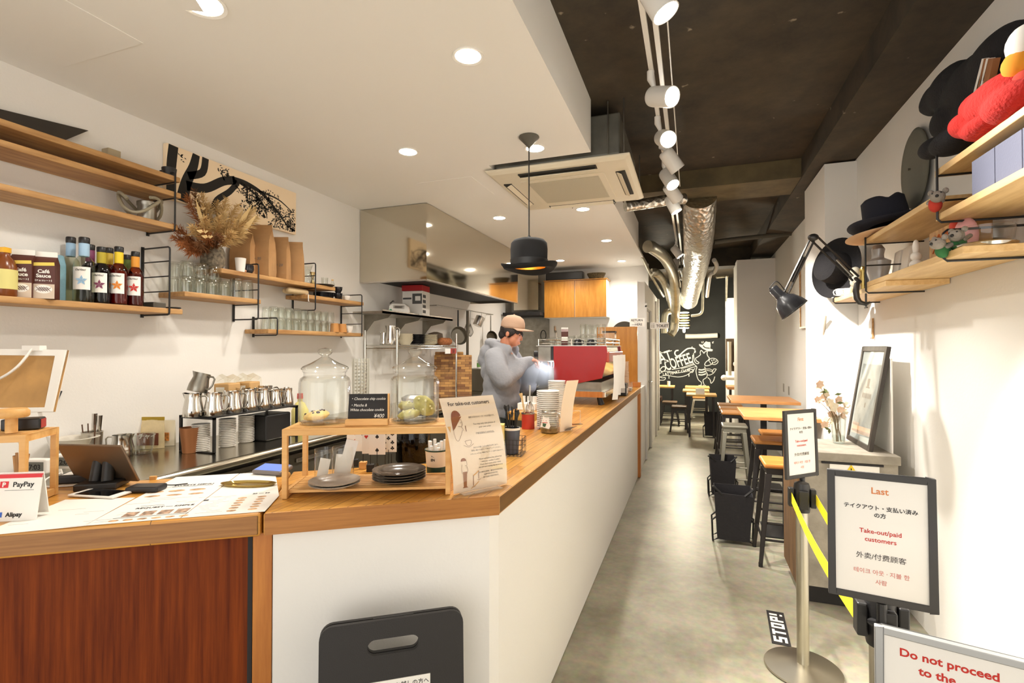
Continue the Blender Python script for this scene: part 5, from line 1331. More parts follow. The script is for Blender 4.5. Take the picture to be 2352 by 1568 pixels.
msheet('middle menu sheet with the REQUEST and SIMPLE heading', [(194, 1208), (414, 1190), (549, 1088), (405, 1096)], .0008, [
    ('heading', INK, lambda b_: b_.text('REQUEST ― SIMPLE', .017, (.14, .118, 0), off=.0003)), ('sweets_title', INK, lambda b_: b_.text('SWEETS MENU', .018, (.14, .36, 0), off=.0004)),
    ('photo_row', PHD, lambda b_: [b_.box((.075 + k * .042, .07, 0), (.032, .04, .0002)) for k in range(4)]),
    ('dark_rule', INK, lambda b_: (rule(b_, .135, .042, .18, .003), rule(b_, .1, .145, .06, .002), rule(b_, .14, .35, .12, .004), b_.box((.235, .16, 0), (.014, .012, .0002)))),
    ('food_row', PH, lambda b_: (ovals([.055 + k * .033 for k in range(6)], [.021], .012, .008)(b_), ovals([.05, .11, .17], [.3], .024, .012)(b_), ovals([.06, .12, .18], [.25], .022, .01)(b_))),
    ('faint_text', PGREY, faint(.05, .24, .15, .23, 9))])
msheet('right menu sheet with two columns of small food pictures', [(416, 1190), (608, 1175), (641, 1139), (632, 1084), (551, 1088)], .0008, [
    ('heading', INK, lambda b_: b_.text('20 ― 30', .014, (.16, .19, 0), off=.0003)),
    *[('food_column', PH, lambda b_, x=x: ovals([x], [.03 + k * .025 for k in range(6)], .013, .0085)(b_)) for x in (.115, .17)],
    ('faint_text', PGREY, faint(.03, .07, .03, .2, 12))])
# gold oval tray and blue phone
p = dk(571, 1115); t = thing('coin_tray', 'slim gold oval coin tray lying on the right menu sheet', 'tray', (p.x, p.y, ZD + .0025), ang - .3)
GOLD = mat('gold_metal', (206, 182, 112), .22, 1)
B().lathe([(0, 0), (.9, 0), (1, .007), (.985, .007), (.88, .0015), (0, .0015)], 40, sx=.095, sy=.036).obj('tray_body', GOLD, t, True)
p = dk(632, 1092); t = thing('card_terminal', 'grey payment terminal with glowing blue top at the riser leg', 'payment terminal', (p.x - .03, p.y + .02, ZD + .0025), ang - .5)
q = B(); q.m = MX.Rotation(R(10), 4, 'X'); q.bb((-.062, -.035, .006), (.062, .035, .022)); q.obj('body', mat('terminal_grey', (120, 112, 108), .4), t, bevel=.006)
q = B(); q.m = MX.Rotation(R(10), 4, 'X'); q.bb((-.054, -.029, .0222), (.054, .029, .0228)); q.obj('blue_screen', mat('blue_screen', (96, 120, 190), .25, emit=.5), t)
# tablet on its stand, back towards us
BR_, TR_, TL_ = at(321, 1104, Z=ZD + .012), at(266, 1023, Z=ZD + .145), at(117, 1020, Z=ZD + .145)
ex = (TR_ - TL_); ex.z = 0; TW = ex.length; ex.normalize(); TLEN = (TR_ - BR_).length
ey = (TR_ - BR_).normalized(); ey = (ey - ex * ey.dot(ex)).normalized(); ez = ex.cross(ey)
TM = MX.Translation(BR_) @ MX((( -ex.x, ey.x, -ez.x * -1, 0), (-ex.y, ey.y, ez.y, 0), (-ex.z, ey.z, ez.z, 0), (0, 0, 0, 1)))
t = thing('tablet', 'bronze backed tablet seen from behind on a black stand on the cash desk', 'tablet', (BR_.x - .12, BR_.y - .02, ZD))
T0 = MX.Translation(-t.location) @ MX.Translation(BR_) @ MX((ex, ey, ez)).transposed().to_4x4()
q = B(); q.m = T0; q.bb((-TW, 0, -.004), (0, TLEN, .004)); q.obj('back_shell', mat('bronze_shell', (132, 112, 92), .35, .7), t, bevel=.003)
q = B(); q.m = T0; q.bb((-TW + .008, .008, -.0048), (-.008, TLEN - .008, -.0042)); q.obj('screen', mat('screen_black', (12, 12, 14), .1), t)
sx = at(228, 1120, Z=ZD); so = sx - t.location
B().box((so.x, so.y + .01, .012), (.12, .1, .022), ang).obj('stand_base', BLACKP, t, bevel=.004)
B().tube([(so.x - .02, so.y + .0, .02), (so.x - .03, so.y + .02, .10)], .018, 10).tube([(so.x + .02, so.y + .012, .02), (so.x + .0, so.y + .03, .10)], .018, 10).obj('stand_arm', BLACKP, t, True)
t = thing('receipt_printer', 'flat black printer with white label sheet under the tablet', 'printer', dk(165, 1112) + V((0, 0, .0)), ang)
B().bb((-.05, 0, 0), (.075, .10, .03)).obj('body', BLACKP, t, bevel=.006); B().bb((-.035, .01, .0305), (.045, .06, .031)).obj('label_sheet', mat('label_grey', (200, 194, 184), .6), t); B().bb((-.0, .02, .0312), (.03, .032, .0315)).obj('label_print', INK, t)
B().tube(smooth_path([(-.055, .05, .03), (-.08, .02, .02), (-.07, -.02, .004), (-.01, -.035, .004), (.04, -.03, .004)], 5), .0028, 6).obj('white_cable', PAPER, t, True)
p = dk(222, 1140); t = thing('flat_tablet', 'white framed tablet lying face up at the edge of the left menu sheet', 'tablet', (p.x, p.y, ZD + .002), ang - .42)
B().bb((-.082, -.022, 0), (.082, .05, .007)).obj('frame', PAPER, t, bevel=.003); B().bb((-.062, -.017, .0071), (.062, .045, .0076)).obj('screen', mat('screen_black', (12, 12, 14)), t)
p = dk(336, 1128); t = thing('card_reader', 'black square card reader lying on the middle menu sheet', 'card reader', (p.x, p.y, ZD + .002), ang - .2)
B().bb((-.05, -.028, 0), (.05, .03, .018)).obj('body', BLACKP, t, bevel=.006); B().tube(smooth_path([(.04, .03, .01), (.06, .05, .004), (.09, .07, .003)], 4), .0018, 6).obj('cord', BLACKP, t)
tag(B().box(dk(352, 1101) + V((0, 0, .006)), (.02, .012, .012), ang).obj('wood_block', WOODX), 'tiny wood block near the back edge of the cash desk', 'block')
# payment card stand
p = dk(40, 1196); t = thing('payment_sign', 'white payment sign with red top band at the left edge of the cash desk', 'sign', (p.x, p.y, ZD), ang - .12)
q = B(); q.m = MX.Rotation(R(-10), 4, 'X'); q.bb((-.06, -.0015, 0), (.045, .0015, .12)); q.obj('card', PAPER, t)
q = B(); q.m = MX.Rotation(R(-10), 4, 'X'); q.bb((-.06, -.0025, .112), (.045, .002, .122)).bb((-.053, -.0022, .087), (-.033, -.0016, .104)); q.obj('red_print', mat('pay_red', (214, 30, 40), .5), t)
q = B(); q.m = MX.Rotation(R(-10), 4, 'X') @ MX.Translation((-.048, -.003, .089)) @ MX.Rotation(R(90), 4, 'X'); q.text('P', .016, (0.005, .001, 0), off=.0006); q.obj('emblem', PAPER, t, weld=False)
q = B(); q.m = MX.Rotation(R(-10), 4, 'X') @ MX.Translation((0, -.0022, 0)) @ MX.Rotation(R(90), 4, 'X')
q.text('PayPay', .0185, (.003, .089, 0), off=.0002); q.text('Alipay', .0155, (-.01, .012, 0), off=.0004); q.box((-.005, .080, 0), (.07, .0008, .0002)); q.obj('lettering', INK, t, weld=False)
q = B(); q.m = MX.Rotation(R(-10), 4, 'X'); q.bb((-.052, -.0022, .011), (-.038, -.0016, .024)); q.obj('blue_print', mat('pay_blue', (40, 90, 190), .5), t)
q = B(); q.m = MX.Rotation(R(10), 4, 'X'); q.bb((-.06, .044, 0), (.045, .047, .118)); q.obj('back_leaf', PAPER, t)
# left wooden riser with things on and under it
fl_, bl2 = at(53, 998, Z=ZC + .216), at(108, 983, Z=ZC + .216)
RL = V((fl_.x, fl_.y, ZD + .001)) - DU * .5
riser('wooden_riser', 'pine riser at the left end of the cash desk, partly outside the photo', RL - DN * .008 + DU * .008, ang, .5, .16, .214, False)
def lr(s_, t_, z): p = RL + DU * s_ + DN * t_; return V((p.x, p.y, z))
ZQ = ZD + .2165
t = thing('wooden_stand', 'mushroom shaped pale wood stand on the left riser', 'stand', lr(.455, .03, ZQ))
B().cyl((0, 0, 0), (0, 0, .045), .014).lathe([(0, .045), (.036, .045), (.04, .05), (.04, .062), (.034, .07), (0, .072)], 28).obj('turned_wood', WOODX, t, True)
t = thing('black_device', 'black box-shaped device on the left pine riser', 'device', lr(.445, .1, ZQ), ang + .2)
B().bb((-.045, -.025, 0), (.045, .025, .034)).obj('body', BLACKP, t, bevel=.004); B().bb((.0455, -.02, .004), (.0465, .02, .03)).obj('red_end', mat('red_plastic', (170, 50, 40), .5), t)
for k, (s_, t_) in enumerate(((.40, .04), (.44, .03))):
    c = lr(s_, t_, ZD + .046); q = MX.Rotation(ang + .3, 3, 'Z') @ MX.Rotation(R(90), 3, 'X')
    tag(B().lathe([(.026, -.012), (.044, -.012), (.044, .012), (.026, .012), (.026, -.012)], 26, c, q=q).obj('tape_roll', PAPER, smooth=True), ('white tape roll under the left riser, partly cut by the photo edge', 'white tape roll standing under the left riser, nearer its corner leg')[k], 'tape roll')
t = thing('pen_pot', 'dark pot of pens and wooden tools under the left riser', 'pot', lr(.43, .105, ZD + .001))
B().lathe([(0, 0), (.026, 0), (.03, .07), (.027, .07), (.024, .004), (0, .004)], 18).obj('pot', DARKS, t, True)
for dx, dy in ((-.03, .01), (.02, -.02), (.03, .01)): B().tube([(0, 0, .01), (dx, dy, .14)], .004, 6).obj('pen', KRAFT, t, True)
def clock(px, py, label, w, txt_):
    p = dk(px, py); t = thing('digital_clock', label, 'clock', (p.x, p.y, ZD + .001), ang - .3)
    B().bb((-w, 0, 0), (w, .03, .055)).obj('case', PAPER, t, bevel=.006); B().bb((-w + .008, -.001, .012), (w - .008, .0, .045)).obj('display', mat('lcd_grey', (112, 112, 104), .4), t)
    q = B(); q.m = MX.Translation((0, -.0015, .018)) @ MX.Rotation(R(90), 4, 'X'); q.text(txt_, .026, off=.0004); q.obj('digits', INK, t, weld=False)
clock(80, 1090, 'white digital clock seen through the left riser legs', .04, '7:03')
clock(146, 1078, 'white digital clock half hidden behind the tablet', .045, '12:03')
# ---------------------------------------------------------------- kitchen: hoods, shelves, pans
MIRR = mat('mirror_steel', (206, 200, 186), .07, 1)
t = thing('extractor_hood', 'long mirror steel extractor hood under the white ceiling', 'extractor hood', (-2.47, 4.95, 2.09))
hx0, hx1, hy0, hy1 = XL + .004 + 2.47, -2.13 + 2.47, 3.77 - 4.95, 6.15 - 4.95
q = B(); q.bb((hx1 - .006, hy0, 0), (hx1, hy1, .648)).bb((hx0, hy0, 0), (hx1 - .006, hy0 + .006, .648)).bb((hx0, hy1 - .006, 0), (hx1 - .006, hy1, .648)); q.obj('steel_shell', MIRR, t)
q = B(); q.bb((hx0, hy0 + .01, .03), (hx1 - .01, hy1 - .01, .06)); q.obj('shaded_recess', mat('recess_shade_black', (28, 24, 24), .6), t)  # black sheet: shade of the open hood recess put into colour
q = B(); q.bb((hx1 - .03, hy0, -.012), (hx1 + .004, hy1, .0)).bb((hx0, hy0, -.012), (hx1 - .03, hy0 + .03, .0)); q.obj('drip_lip', STEEL, t)
t = thing('range_hood', 'narrow steel range hood with black rim on the kitchen end wall', 'range hood', (-2.45, 7.5, 2.0))
B().bb((-.18, -.1, .09), (.22, .29, .74)).obj('duct_cover', MIRR, t); q = B(); q.bb((-.33, -.2, .0), (.28, .29, .05)); q.obj('black_rim', INK, t, bevel=.004)
tag(B().bb((-2.78, 7.75, .9), (-2.16, 7.79, 1.985)).obj('splash_panel', STEELD), 'brushed steel splash panel on the wall below the range hood', 'panel')
t = thing('prep_counter', 'dark steel prep counter across the kitchen end wall', 'counter', (-1.9, 7.45, 0))
B().bb((-.58, -.27, .86), (.88, .33, .9)).obj('top', STEELD, t); B().bb((-.58, -.25, .004), (.88, .33, .86)).obj('body', DARKS, t)
t = thing('wall_cabinet', 'two door birch wall cabinet high on the kitchen end wall', 'cabinet', (-1.67, 7.62, 1.965))
B().bb((-.48, -.15, 0), (.475, .17, .56)).obj('carcass', PAPER, t, bevel=.002)
for x in (-.48, 0): B().bb((x + .003, -.17, .0), (x + .474, -.15, .555)).obj('door', CABW, t, bevel=.002)
B().bb((-.49, -.18, .5605), (.49, .17, .573)).obj('top_board', CABW, t)
tag(B().bb((-2.13, 7.46, 2.54), (-1.55, 7.6, 2.66)).obj('black_tray', BLACKP, bevel=.01), 'long black tray lying on top of the birch wall cabinet', 'tray')
p = (-1.36, 7.55, 2.54); tag(B().lathe([(0, 0), (.10, 0), (.14, .07), (.14, .09), (.13, .09), (.09, .01), (0, .01)], 20, p, sy=.6).obj('basket', mat('dark_rattan', (84, 72, 48), .9, var=.3, vs=50, bump=.6, bs=60), smooth=True), 'dark woven basket on the right of the cabinet top', 'basket')
p = (-2.35, 7.42, 2.745)
# steel wall shelf with boxes and mixer
ZU = 1.82
t = thing('steel_wall_shelf', 'steel wall shelf with curved brackets holding boxes and a hand mixer', 'shelf', (-2.65, 4.33, ZU))
B().bb((-.155, -.66, -.02), (.15, .68, 0)).bb((.145, -.66, -.02), (.15, .68, .012)).obj('shelf_plate', STEEL, t)
for y in (-.5, .02, .55):
    q = B(); q.add([(-.155, y, -.02), (.13, y, -.02), (.10, y, -.05), (-.05, y, -.08), (-.12, y, -.16), (-.155, y, -.2), (-.155, y + .004, -.02), (.13, y + .004, -.02), (.10, y + .004, -.05), (-.05, y + .004, -.08), (-.12, y + .004, -.16), (-.155, y + .004, -.2)], [(0, 1, 2, 3, 4, 5), (6, 7, 8, 9, 10, 11)] + [(i, (i + 1) % 6, 6 + (i + 1) % 6, 6 + i) for i in range(6)]).obj('bracket', STEELD, t)
t = thing('hand_mixer', 'white hand mixer with green dot on the steel wall shelf', 'mixer', on(915, -2.60, ZU + .001), R(14))
q = B(); prof = [(-.1, .0), (.09, 0), (.1, .02), (.09, .07), (.06, .095), (-.06, .10), (-.09, .08)]
hole = [(-.055, .055), (.05, .05), (.055, .075), (-.05, .08)]
plate_hole(q, prof, hole, .05); q.obj('body', PAPER, t, bevel=.006, weld=False)
B().cyl((-.075, -.002, .035), (-.075, 0, .035), .012).obj('green_dot', mat('mint_green', (70, 160, 120), .5), t); B().bb((-.098, -.001, 0), (.09, .051, .012)).obj('teal_base', mat('pale_teal', (150, 190, 180), .5), t)
B().tube([(-.09, .02, .1), (-.06, .02, .125), (-.05, .02, .12)], .005, 6).obj('cord', BLACKP, t)
p = on(955, -2.58, ZU + .001); t = thing('appliance_box', 'white printed appliance box under the red box on the steel wall shelf', 'box', p, R(6))
B().bb((-.105, -.08, 0), (.105, .10, .235)).obj('carton', PAPER, t)
B().bb((.0, -.082, .11), (.1, -.0802, .21)).bb((-.10, -.082, .155), (-.01, -.0802, .172)).obj('box_print', mat('print_slate', (84, 84, 82), .6), t); B().bb((.03, -.083, .14), (.085, -.0822, .185)).obj('print_pale', PAPER, t)
q = B()
for z in (.02, .07, .12, .17): q.bb((.1052, -.07, z), (.1058, .0, z + .03))
q.obj('side_print', mat('print_slate', (84, 84, 82)), t)
tag(B().box((p.x + .0, p.y, p.z + .236 + .029), (.215, .19, .055), R(6)).obj('red_box', mat('red_card', (176, 30, 34), .5), bevel=.003), 'red box lying on the white appliance box below the hood', 'box')
tag(B().box(on(1000, -2.66, ZU + .016), (.10, .14, .03)).obj('steel_pan', STEEL, bevel=.004), 'flat steel pan at the far end of the steel wall shelf', 'pan')
# wire rack unit on the steel counter
ZK = 1.53
t = thing('wire_rack', 'chrome wire rack with bowls and plates standing on the steel counter', 'rack', (-2.62, 4.35, ZS))
CHR = mat('chrome', (210, 208, 202), .14, 1)
kx0, kx1, ky0, ky1 = -.165, .17, -.53, .65
for x in (kx0, kx1):
    for y in (ky0, ky1): 
        if y == ky0 or x == kx1: B().cyl((x, y, .001), (x, y, ZK - ZS + .13), .011, n=12).obj('post', CHR, t, True)
q = B()
for y in (ky0, ky1): q.tube([(kx0, y, ZK - ZS - .012), (kx1, y, ZK - ZS - .012)], .005, 6)
for x in (kx0, kx1): q.tube([(x, ky0, ZK - ZS - .012), (x, ky1, ZK - ZS - .012)], .006, 6).tube([(x, ky0, ZK - ZS - .035), (x, ky1, ZK - ZS - .035)], .004, 6)
for i in range(24): y = ky0 + (ky1 - ky0) * i / 23; q.tube([(kx0, y, ZK - ZS - .004), (kx1, y, ZK - ZS - .004)], .003, 5)
q.obj('wire_shelf', CHR, t)
q = B(); q.bb((kx1 + .006, ky1 - .28, ZK - ZS - .09), (kx1 + .009, ky1 - .16, ZK - ZS - .035)); q.obj('white_tag', PAPER, t)
q = B(); q.bb((kx1 + .006, ky1 - .15, ZK - ZS - .09), (kx1 + .009, ky1 - .02, ZK - ZS - .035)); q.obj('red_tag', mat('tag_red', (170, 60, 50), .5), t)
q = B(); q.m = MX.Translation((kx1 + .0095, ky1 - .09, ZK - ZS - .082)) @ MX.Rotation(R(90), 4, 'Z') @ MX.Rotation(R(90), 4, 'X'); q.text('50', .055, off=.001); q.obj('lettering', INK, t, weld=False)
for px, X, r, h, lb in ((856, -2.66, .04, .11, 'short steel jug at the left end of the chrome rack'), (872, -2.56, .05, .17, 'tall steel jug with handle at the left end of the chrome rack'), (888, -2.66, .035, .1, 'small steel jug behind the tall one on the chrome rack')):
    pitcher(on(px + 26, X, ZK + .001), lb, r, h, 10, STEELM, 'steel jugs on the chrome rack')
BON = mat('bone_china', (222, 212, 186), .35)
p = on(931, -2.53, ZK)
for k in range(4):
    tag(B().lathe([(0, k * .018), (.04, k * .018), (.075, .05 + k * .018), (.07, .05 + k * .018), (.036, .006 + k * .018), (0, .006 + k * .018)], 14, p).obj('ribbed_bowl', BON, smooth=True), 'ribbed cream bowl in the leftmost stack on the chrome rack', 'bowl', 'cream bowls on the chrome rack')
p = on(957, -2.60, ZK)
for k in range(8): tag(B().lathe([(0, k * .013), (.05, k * .013), (.085, .012 + k * .013), (.085, .015 + k * .013), (.05, .004 + k * .013), (0, .004 + k * .013)], 20, p).obj('dark_bowl', BLKC, smooth=True), 'dark plate in the black stack between the cream bowls', 'plate', 'dark plates on the chrome rack')
p = on(986, -2.54, ZK)
for k in range(8): tag(B().lathe([(0, k * .012), (.045, k * .012), (.085, .02 + k * .012), (.083, .023 + k * .012), (.045, .004 + k * .012), (0, .004 + k * .012)], 20, p).obj('cream_plate', BON, smooth=True), 'cream dish in the stack at the middle of the chrome rack', 'plate', 'cream dishes on the chrome rack')
p = on(1022, -2.53, ZK + .042); tag(B().caps(p + V((-.0, -.09, 0)), p + V((0, .09, 0)), .04, .04).obj('bread_roll', mat('cork_brown', (178, 112, 66), .8, var=.15, vs=40, bump=.4, bs=60), smooth=True), 'brown cork-like log at the far end of the chrome rack', 'log')
p = on(1000, -2.70, ZK + .001); tag(B().lathe([(0, 0), (.06, 0), (.09, .06), (.08, .13), (.02, .15), (0, .15)], 20, p).obj('teapot_brown', mat('dark_pot', (92, 74, 56), .4), smooth=True), 'brown round pot at the back of the chrome rack', 'pot')
# pans and tools hanging from a rail under the hood
t = thing('hanging_rail', 'thin steel rail with hooks along the wall under the hood', 'rail', (-2.70, 5.5, 1.98))
B().tube([(0, -.5, 0), (0, 1.2, 0)], .006, 8).obj('rod', STEEL, t)
for y in (-.48, 1.18): B().tube([(0, y, 0), (-.1, y, 0)], .006, 6).obj('stay', STEEL, t)
def hang(px, X): p = at(px, 790, X=X); return V((X, p.y, 1.974))
def pan(px, X, L, r, label, hm, bm):
    p = hang(px, X); t = thing('hanging_pan', label, 'pan', p)
    B().tube([(0, 0, .01), (.012, 0, 0), (0, 0, -.012)], .002, 5).obj('hook', STEEL, t)
    B().tube([(0, 0, -.01), (0, 0, -L)], [.008, .011], 8).obj('handle', hm, t, True)
    q = MX.Rotation(R(52), 3, 'Z') @ MX.Rotation(R(80), 3, 'X')
    B().lathe([(0, 0), (r * .8, 0), (r, .04), (r * .98, .04), (r * .78, .004), (0, .004)], 26, (0, 0, -L - r * .95), q=q).obj('pan_body', bm, t, True)
pan(1052, -2.70, .22, .115, 'grey frying pan with black handle hanging below the hood', BLACKP, mat('pan_grey', (128, 122, 108), .4, .6))
pan(1127, -2.70, .24, .085, 'small dark frying pan hanging right of the measuring cup', STEELD, mat('pan_dark', (74, 64, 46), .4, .5))
for k, (px, lb) in enumerate(((1072, 'wire whisk hanging below the hood, left one'), (1080, 'wire whisk hanging below the hood, right one'))):
    p = hang(px, -2.695); t = thing('hanging_whisk', lb, 'whisk', p)
    B().tube([(0, 0, .008), (0, 0, -.16)], .006, 8).obj('handle', STEEL, t)
    for j in range(6):
        a = j * math.pi / 6; c, s_ = math.cos(a), math.sin(a)
        B().tube(smooth_path([(0, 0, -.15), (.03 * c, .03 * s_, -.23), (.038 * c, .038 * s_, -.28), (0, 0, -.33), (-.038 * c, -.038 * s_, -.28), (-.03 * c, -.03 * s_, -.23), (0, 0, -.15)], 3), .0018, 5).obj('whisk_wire', STEELD, t)
p = hang(1106, -2.66); t = thing('measuring_cup', 'steel measuring cup hanging tilted from the rail', 'cup', p)
B().tube([(0, 0, .008), (0, 0, -.05)], .003, 6).obj('hook', STEEL, t)
q = MX.Rotation(R(50), 3, 'Z') @ MX.Rotation(R(24), 3, 'Y'); B().lathe([(0, -.17), (.055, -.17), (.06, -.16), (.06, -.04), (.055, -.04), (.055, -.165)], 22, (0, 0, -.02), q=q).obj('cup_body', STEEL, t, True)
tag(B().cyl((-2.62, 5.66, ZS), (-2.62, 5.66, 1.96), .017).obj('steel_pole', DARKS), 'dark vertical steel pole behind the barista', 'pole')
# butcher boards
BUT = staves('end_grain', (126, 76, 30), (214, 160, 86), 0, .09, .028, .5, 'xz')
for px, X, tl, w, h, lb, dz in ((1040, -2.50, 9, .42, .47, 'big end-grain chopping board leaning behind the right cookie jar', 0), (1028, -2.66, 5, .36, .50, 'second wooden chopping board leaning behind the big one', 0)):
    p = at(px, 790, X=X); t = thing('chopping_board', lb, 'board', (p.x, p.y, ZS + .001), rot=(R(-tl), 0, R(24)))
    B().bb((-w / 2, 0, 0), (w / 2, .035, h)).obj('board_body', BUT, t, bevel=.006)
tag(B().bb((-2.72, 5.8, ZS), (-2.42, 6.1, ZS + .28)).obj('steel_bin', DARKS, bevel=.006), 'dark square steel bin on the counter behind the barista', 'bin')
t = thing('soap_bottle', 'small white bottle with green label behind the barista', 'bottle', (-2.57, 5.93, ZS + .281))
B().lathe([(0, 0), (.04, 0), (.04, .1), (.02, .12), (.02, .14), (0, .14)], 16).obj('body', PAPER, t, True); B().lathe([(.0405, .02), (.0405, .07)], 16).obj('green_label', mat('leaf_green', (120, 180, 90), .5), t)
t = thing('spray_tap', 'steel spray tap arm reaching out over the kitchen sink', 'tap', (-2.0, 7.6, .9))
B().tube(smooth_path([(0, 0, 0), (0, 0, .75), (.0, -.05, .88), (.05, -.25, .92), (.12, -.5, .84)], 5), .02, 10).obj('arm', STEEL, t, True)
t = thing('black_ring', 'black oval ring hanging on the steel splash panel', 'ring', (-2.25, 7.745, 1.7))
B().tube([(.045 * math.cos(a * .3927), 0, .085 * math.sin(a * .3927)) for a in range(16)], .008, 6, True).obj('ring', BLACKP, t, True)

# ---------------------------------------------------------------- espresso machine
MY0, MY1 = 4.05, 4.9
REDP = mat('gloss_red', (152, 5, 2), .34, coat=.1)
m_ = thing('espresso_machine', 'red and chrome espresso machine with cups on top, on the counter', 'espresso machine', (-.9, 4.47, ZC + .0))
def ML(x, y, z): return (x + .9, y - 4.47, z - ZC)
poly = [(-1.09, 1.52), (-.650, 1.52), (-.640, 1.45), (-.685, 1.255), (-.93, 1.20), (-1.085, 1.185)]
for y0, y1 in ((MY0, MY0 + .02), (MY1 - .02, MY1)):
    q = B(); k = len(poly)
    q.add([ML(x, y0, z) for x, z in poly] + [ML(x, y1, z) for x, z in poly], [tuple(range(k)), tuple(range(k, 2 * k))] + [(i, (i + 1) % k, k + (i + 1) % k, k + i) for i in range(k)]).obj('side_panel', REDP, m_, bevel=.004)
q = B(); pin = [(-1.06, 1.515), (-.665, 1.515), (-.655, 1.45), (-.70, 1.26), (-1.06, 1.21)]; k = len(pin)
q.add([ML(x, MY0 + .02, z) for x, z in pin] + [ML(x, MY1 - .02, z) for x, z in pin], [tuple(range(k)), tuple(range(k, 2 * k))] + [(i, (i + 1) % k, k + (i + 1) % k, k + i) for i in range(k)]).obj('chrome_body', STEELM, m_)
q = B(); q.bb(ML(-.655, MY0 + .0, 1.385), ML(-.628, MY1, 1.47)); q.obj('back_badge', mat('badge_red', (170, 60, 40), .3), m_, bevel=.008)
q = B(); q.bb(ML(-1.235, MY0 + .03, 1.385), ML(-1.06, MY1 - .03, 1.515)); q.obj('group_housing', STEELD, m_, bevel=.006)
q = B(); q.bb(ML(-1.12, MY0 + .026, 1.40), ML(-1.08, MY0 + .032, 1.515)); q.obj('dark_strip', BLACKP, m_)
for y in (4.25, 4.65):
    c = ML(-1.16, y, 1.385); B().lathe([(0, -.05), (.034, -.05), (.036, -.02), (.04, 0), (.03, .01), (0, .01)], 22, c).obj('group_head', CHR, m_, True)
    B().tube([ML(-1.18, y, 1.35), ML(-1.26, y, 1.345), ML(-1.36, y, 1.335)], [.012, .013, .016], 10).obj('portafilter', BLACKP, m_, True)
q = B(); q.cyl(ML(-1.235, 4.12, 1.45), ML(-1.275, 4.12, 1.45), .028, n=20); q.obj('steam_knob', BLACKP, m_, bevel=.003)
q = B(); q.tube([ML(-1.2, 4.09, 1.385), ML(-1.22, 4.085, 1.30), ML(-1.25, 4.08, 1.20)], .006, 8); q.obj('steam_wand', CHR, m_, True)
q = B(); q.bb(ML(-1.24, MY0 + .01, 1.10), ML(-.66, MY1 - .01, 1.145)); q.obj('drip_base', STEELM, m_, bevel=.005)
q = B(); q.bb(ML(-1.2, MY0 - .002, 1.10), ML(-.68, MY0 + .01, 1.146)); q.obj('wood_strip', POSTW, m_)
q = B(); q.bb(ML(-1.05, MY0 + .05, 1.145), ML(-.70, MY1 - .05, 1.22)); q.obj('lower_body', STEELD, m_)
for x in (-1.15, -.70):
    for y in (MY0 + .06, MY1 - .06): B().cyl(ML(x, y, ZC + .0005), ML(x + .02 * (1 if x < -1 else -1), y, 1.10), .026, .02, 12).obj('foot', BLACKM, m_)
q = B()
for z in (1.545, 1.575):
    q.tube([ML(x, y, z) for x, y in ((-1.225, MY0 + .02), (-.66, MY0 + .02), (-.66, MY1 - .02), (-1.225, MY1 - .02))], .006, 8, True)
for x, y in ((-1.225, MY0 + .02), (-.94, MY0 + .02), (-.66, MY0 + .02), (-.66, MY1 - .02), (-1.225, MY1 - .02), (-.66, 4.47)): q.tube([ML(x, y, 1.515), ML(x, y, 1.575)], .005, 6)
q.obj('cup_rail', CHR, m_, True)
q = B(); q.bb(ML(-1.24, MY0 + .0, 1.515), ML(-.645, MY1, 1.522)); q.obj('top_tray', STEEL, m_)
ZM = 1.5225
def onm(px, y): p = at(px, 790, Y=y); return V((p.x, y, ZM))
for i, (px, y, h, r) in enumerate(((1267, 4.14, .07, .028), (1282, 4.2, .07, .03), (1312, 4.16, .08, .032), (1325, 4.36, .09, .034), (1340, 4.34, .1, .034), (1352, 4.38, .1, .034), (1368, 4.4, .09, .034), (1383, 4.44, .09, .032))):
    tumbler(onm(px, y), 'clear glass upturned on top of the espresso machine', 'glasses on the espresso machine', h, r)
for px, y in ((1340, 4.342), (1352, 4.382), (1368, 4.402), (1383, 4.442)):
    p = onm(px, y); p.z += .101; tumbler(p, 'clear glass stacked on another on top of the espresso machine', 'stacked glasses on the espresso machine', .085, .033)
for px, lb in ((1327, 'black cup upturned on the espresso machine, left one'), (1357, 'black cup upturned on the espresso machine, right one')):
    p = onm(px, 4.15); t = thing('black_cup', lb, 'cup', p)
    B().lathe([(.036, 0), (.036, .01), (.028, .045), (.018, .052), (.018, .058), (0, .058)], 20).obj('cup_body', BLKC, t, True); B().tube([(.03, 0, .04), (.05, 0, .036), (.05, 0, .016), (.034, 0, .012)], .004, 6).obj('handle', BLKC, t, True)
p = onm(1297, 4.3); t = thing('sauce_carton', 'small brown carton standing on top of the espresso machine', 'carton', p, R(15))
B().bb((-.03, -.03, 0), (.03, .03, .12)).add([(-.03, -.03, .12), (.03, -.03, .12), (.03, .03, .12), (-.03, .03, .12), (-.03, 0, .145), (.03, 0, .145)], [(0, 1, 5, 4), (2, 3, 4, 5), (1, 2, 5), (3, 0, 4)]).obj('body', BRN, t); B().bb((-.028, -.031, .04), (.028, -.0302, .075)).bb((-.03, -.002, .142), (.03, .002, .158)).obj('pale_print', PAPER, t)
# order slips hanging on the customer side
for i, (x, y, L, a, lb) in enumerate(((-.612, 4.12, .36, 3, 'long white order slip hanging on the espresso machine, nearest one'), (-.612, 4.34, .34, -2, 'white order slip hanging on the espresso machine, second one'), (-.612, 4.56, .30, 5, 'white order slip hanging on the espresso machine, far one'))):
    g = [[(x + .026 + .019 * s_ + .012 * math.sin(j * .5 + i) * j / 8, y + .022 * s_ + .012 * j / 8 * a / 3, 1.44 - L * j / 8) for s_ in (-1, -.3, .3, 1)] for j in range(9)]
    tag(B().sheet(g, .0006).obj('order_slip', PAPER, smooth=True), lb, 'paper slip')
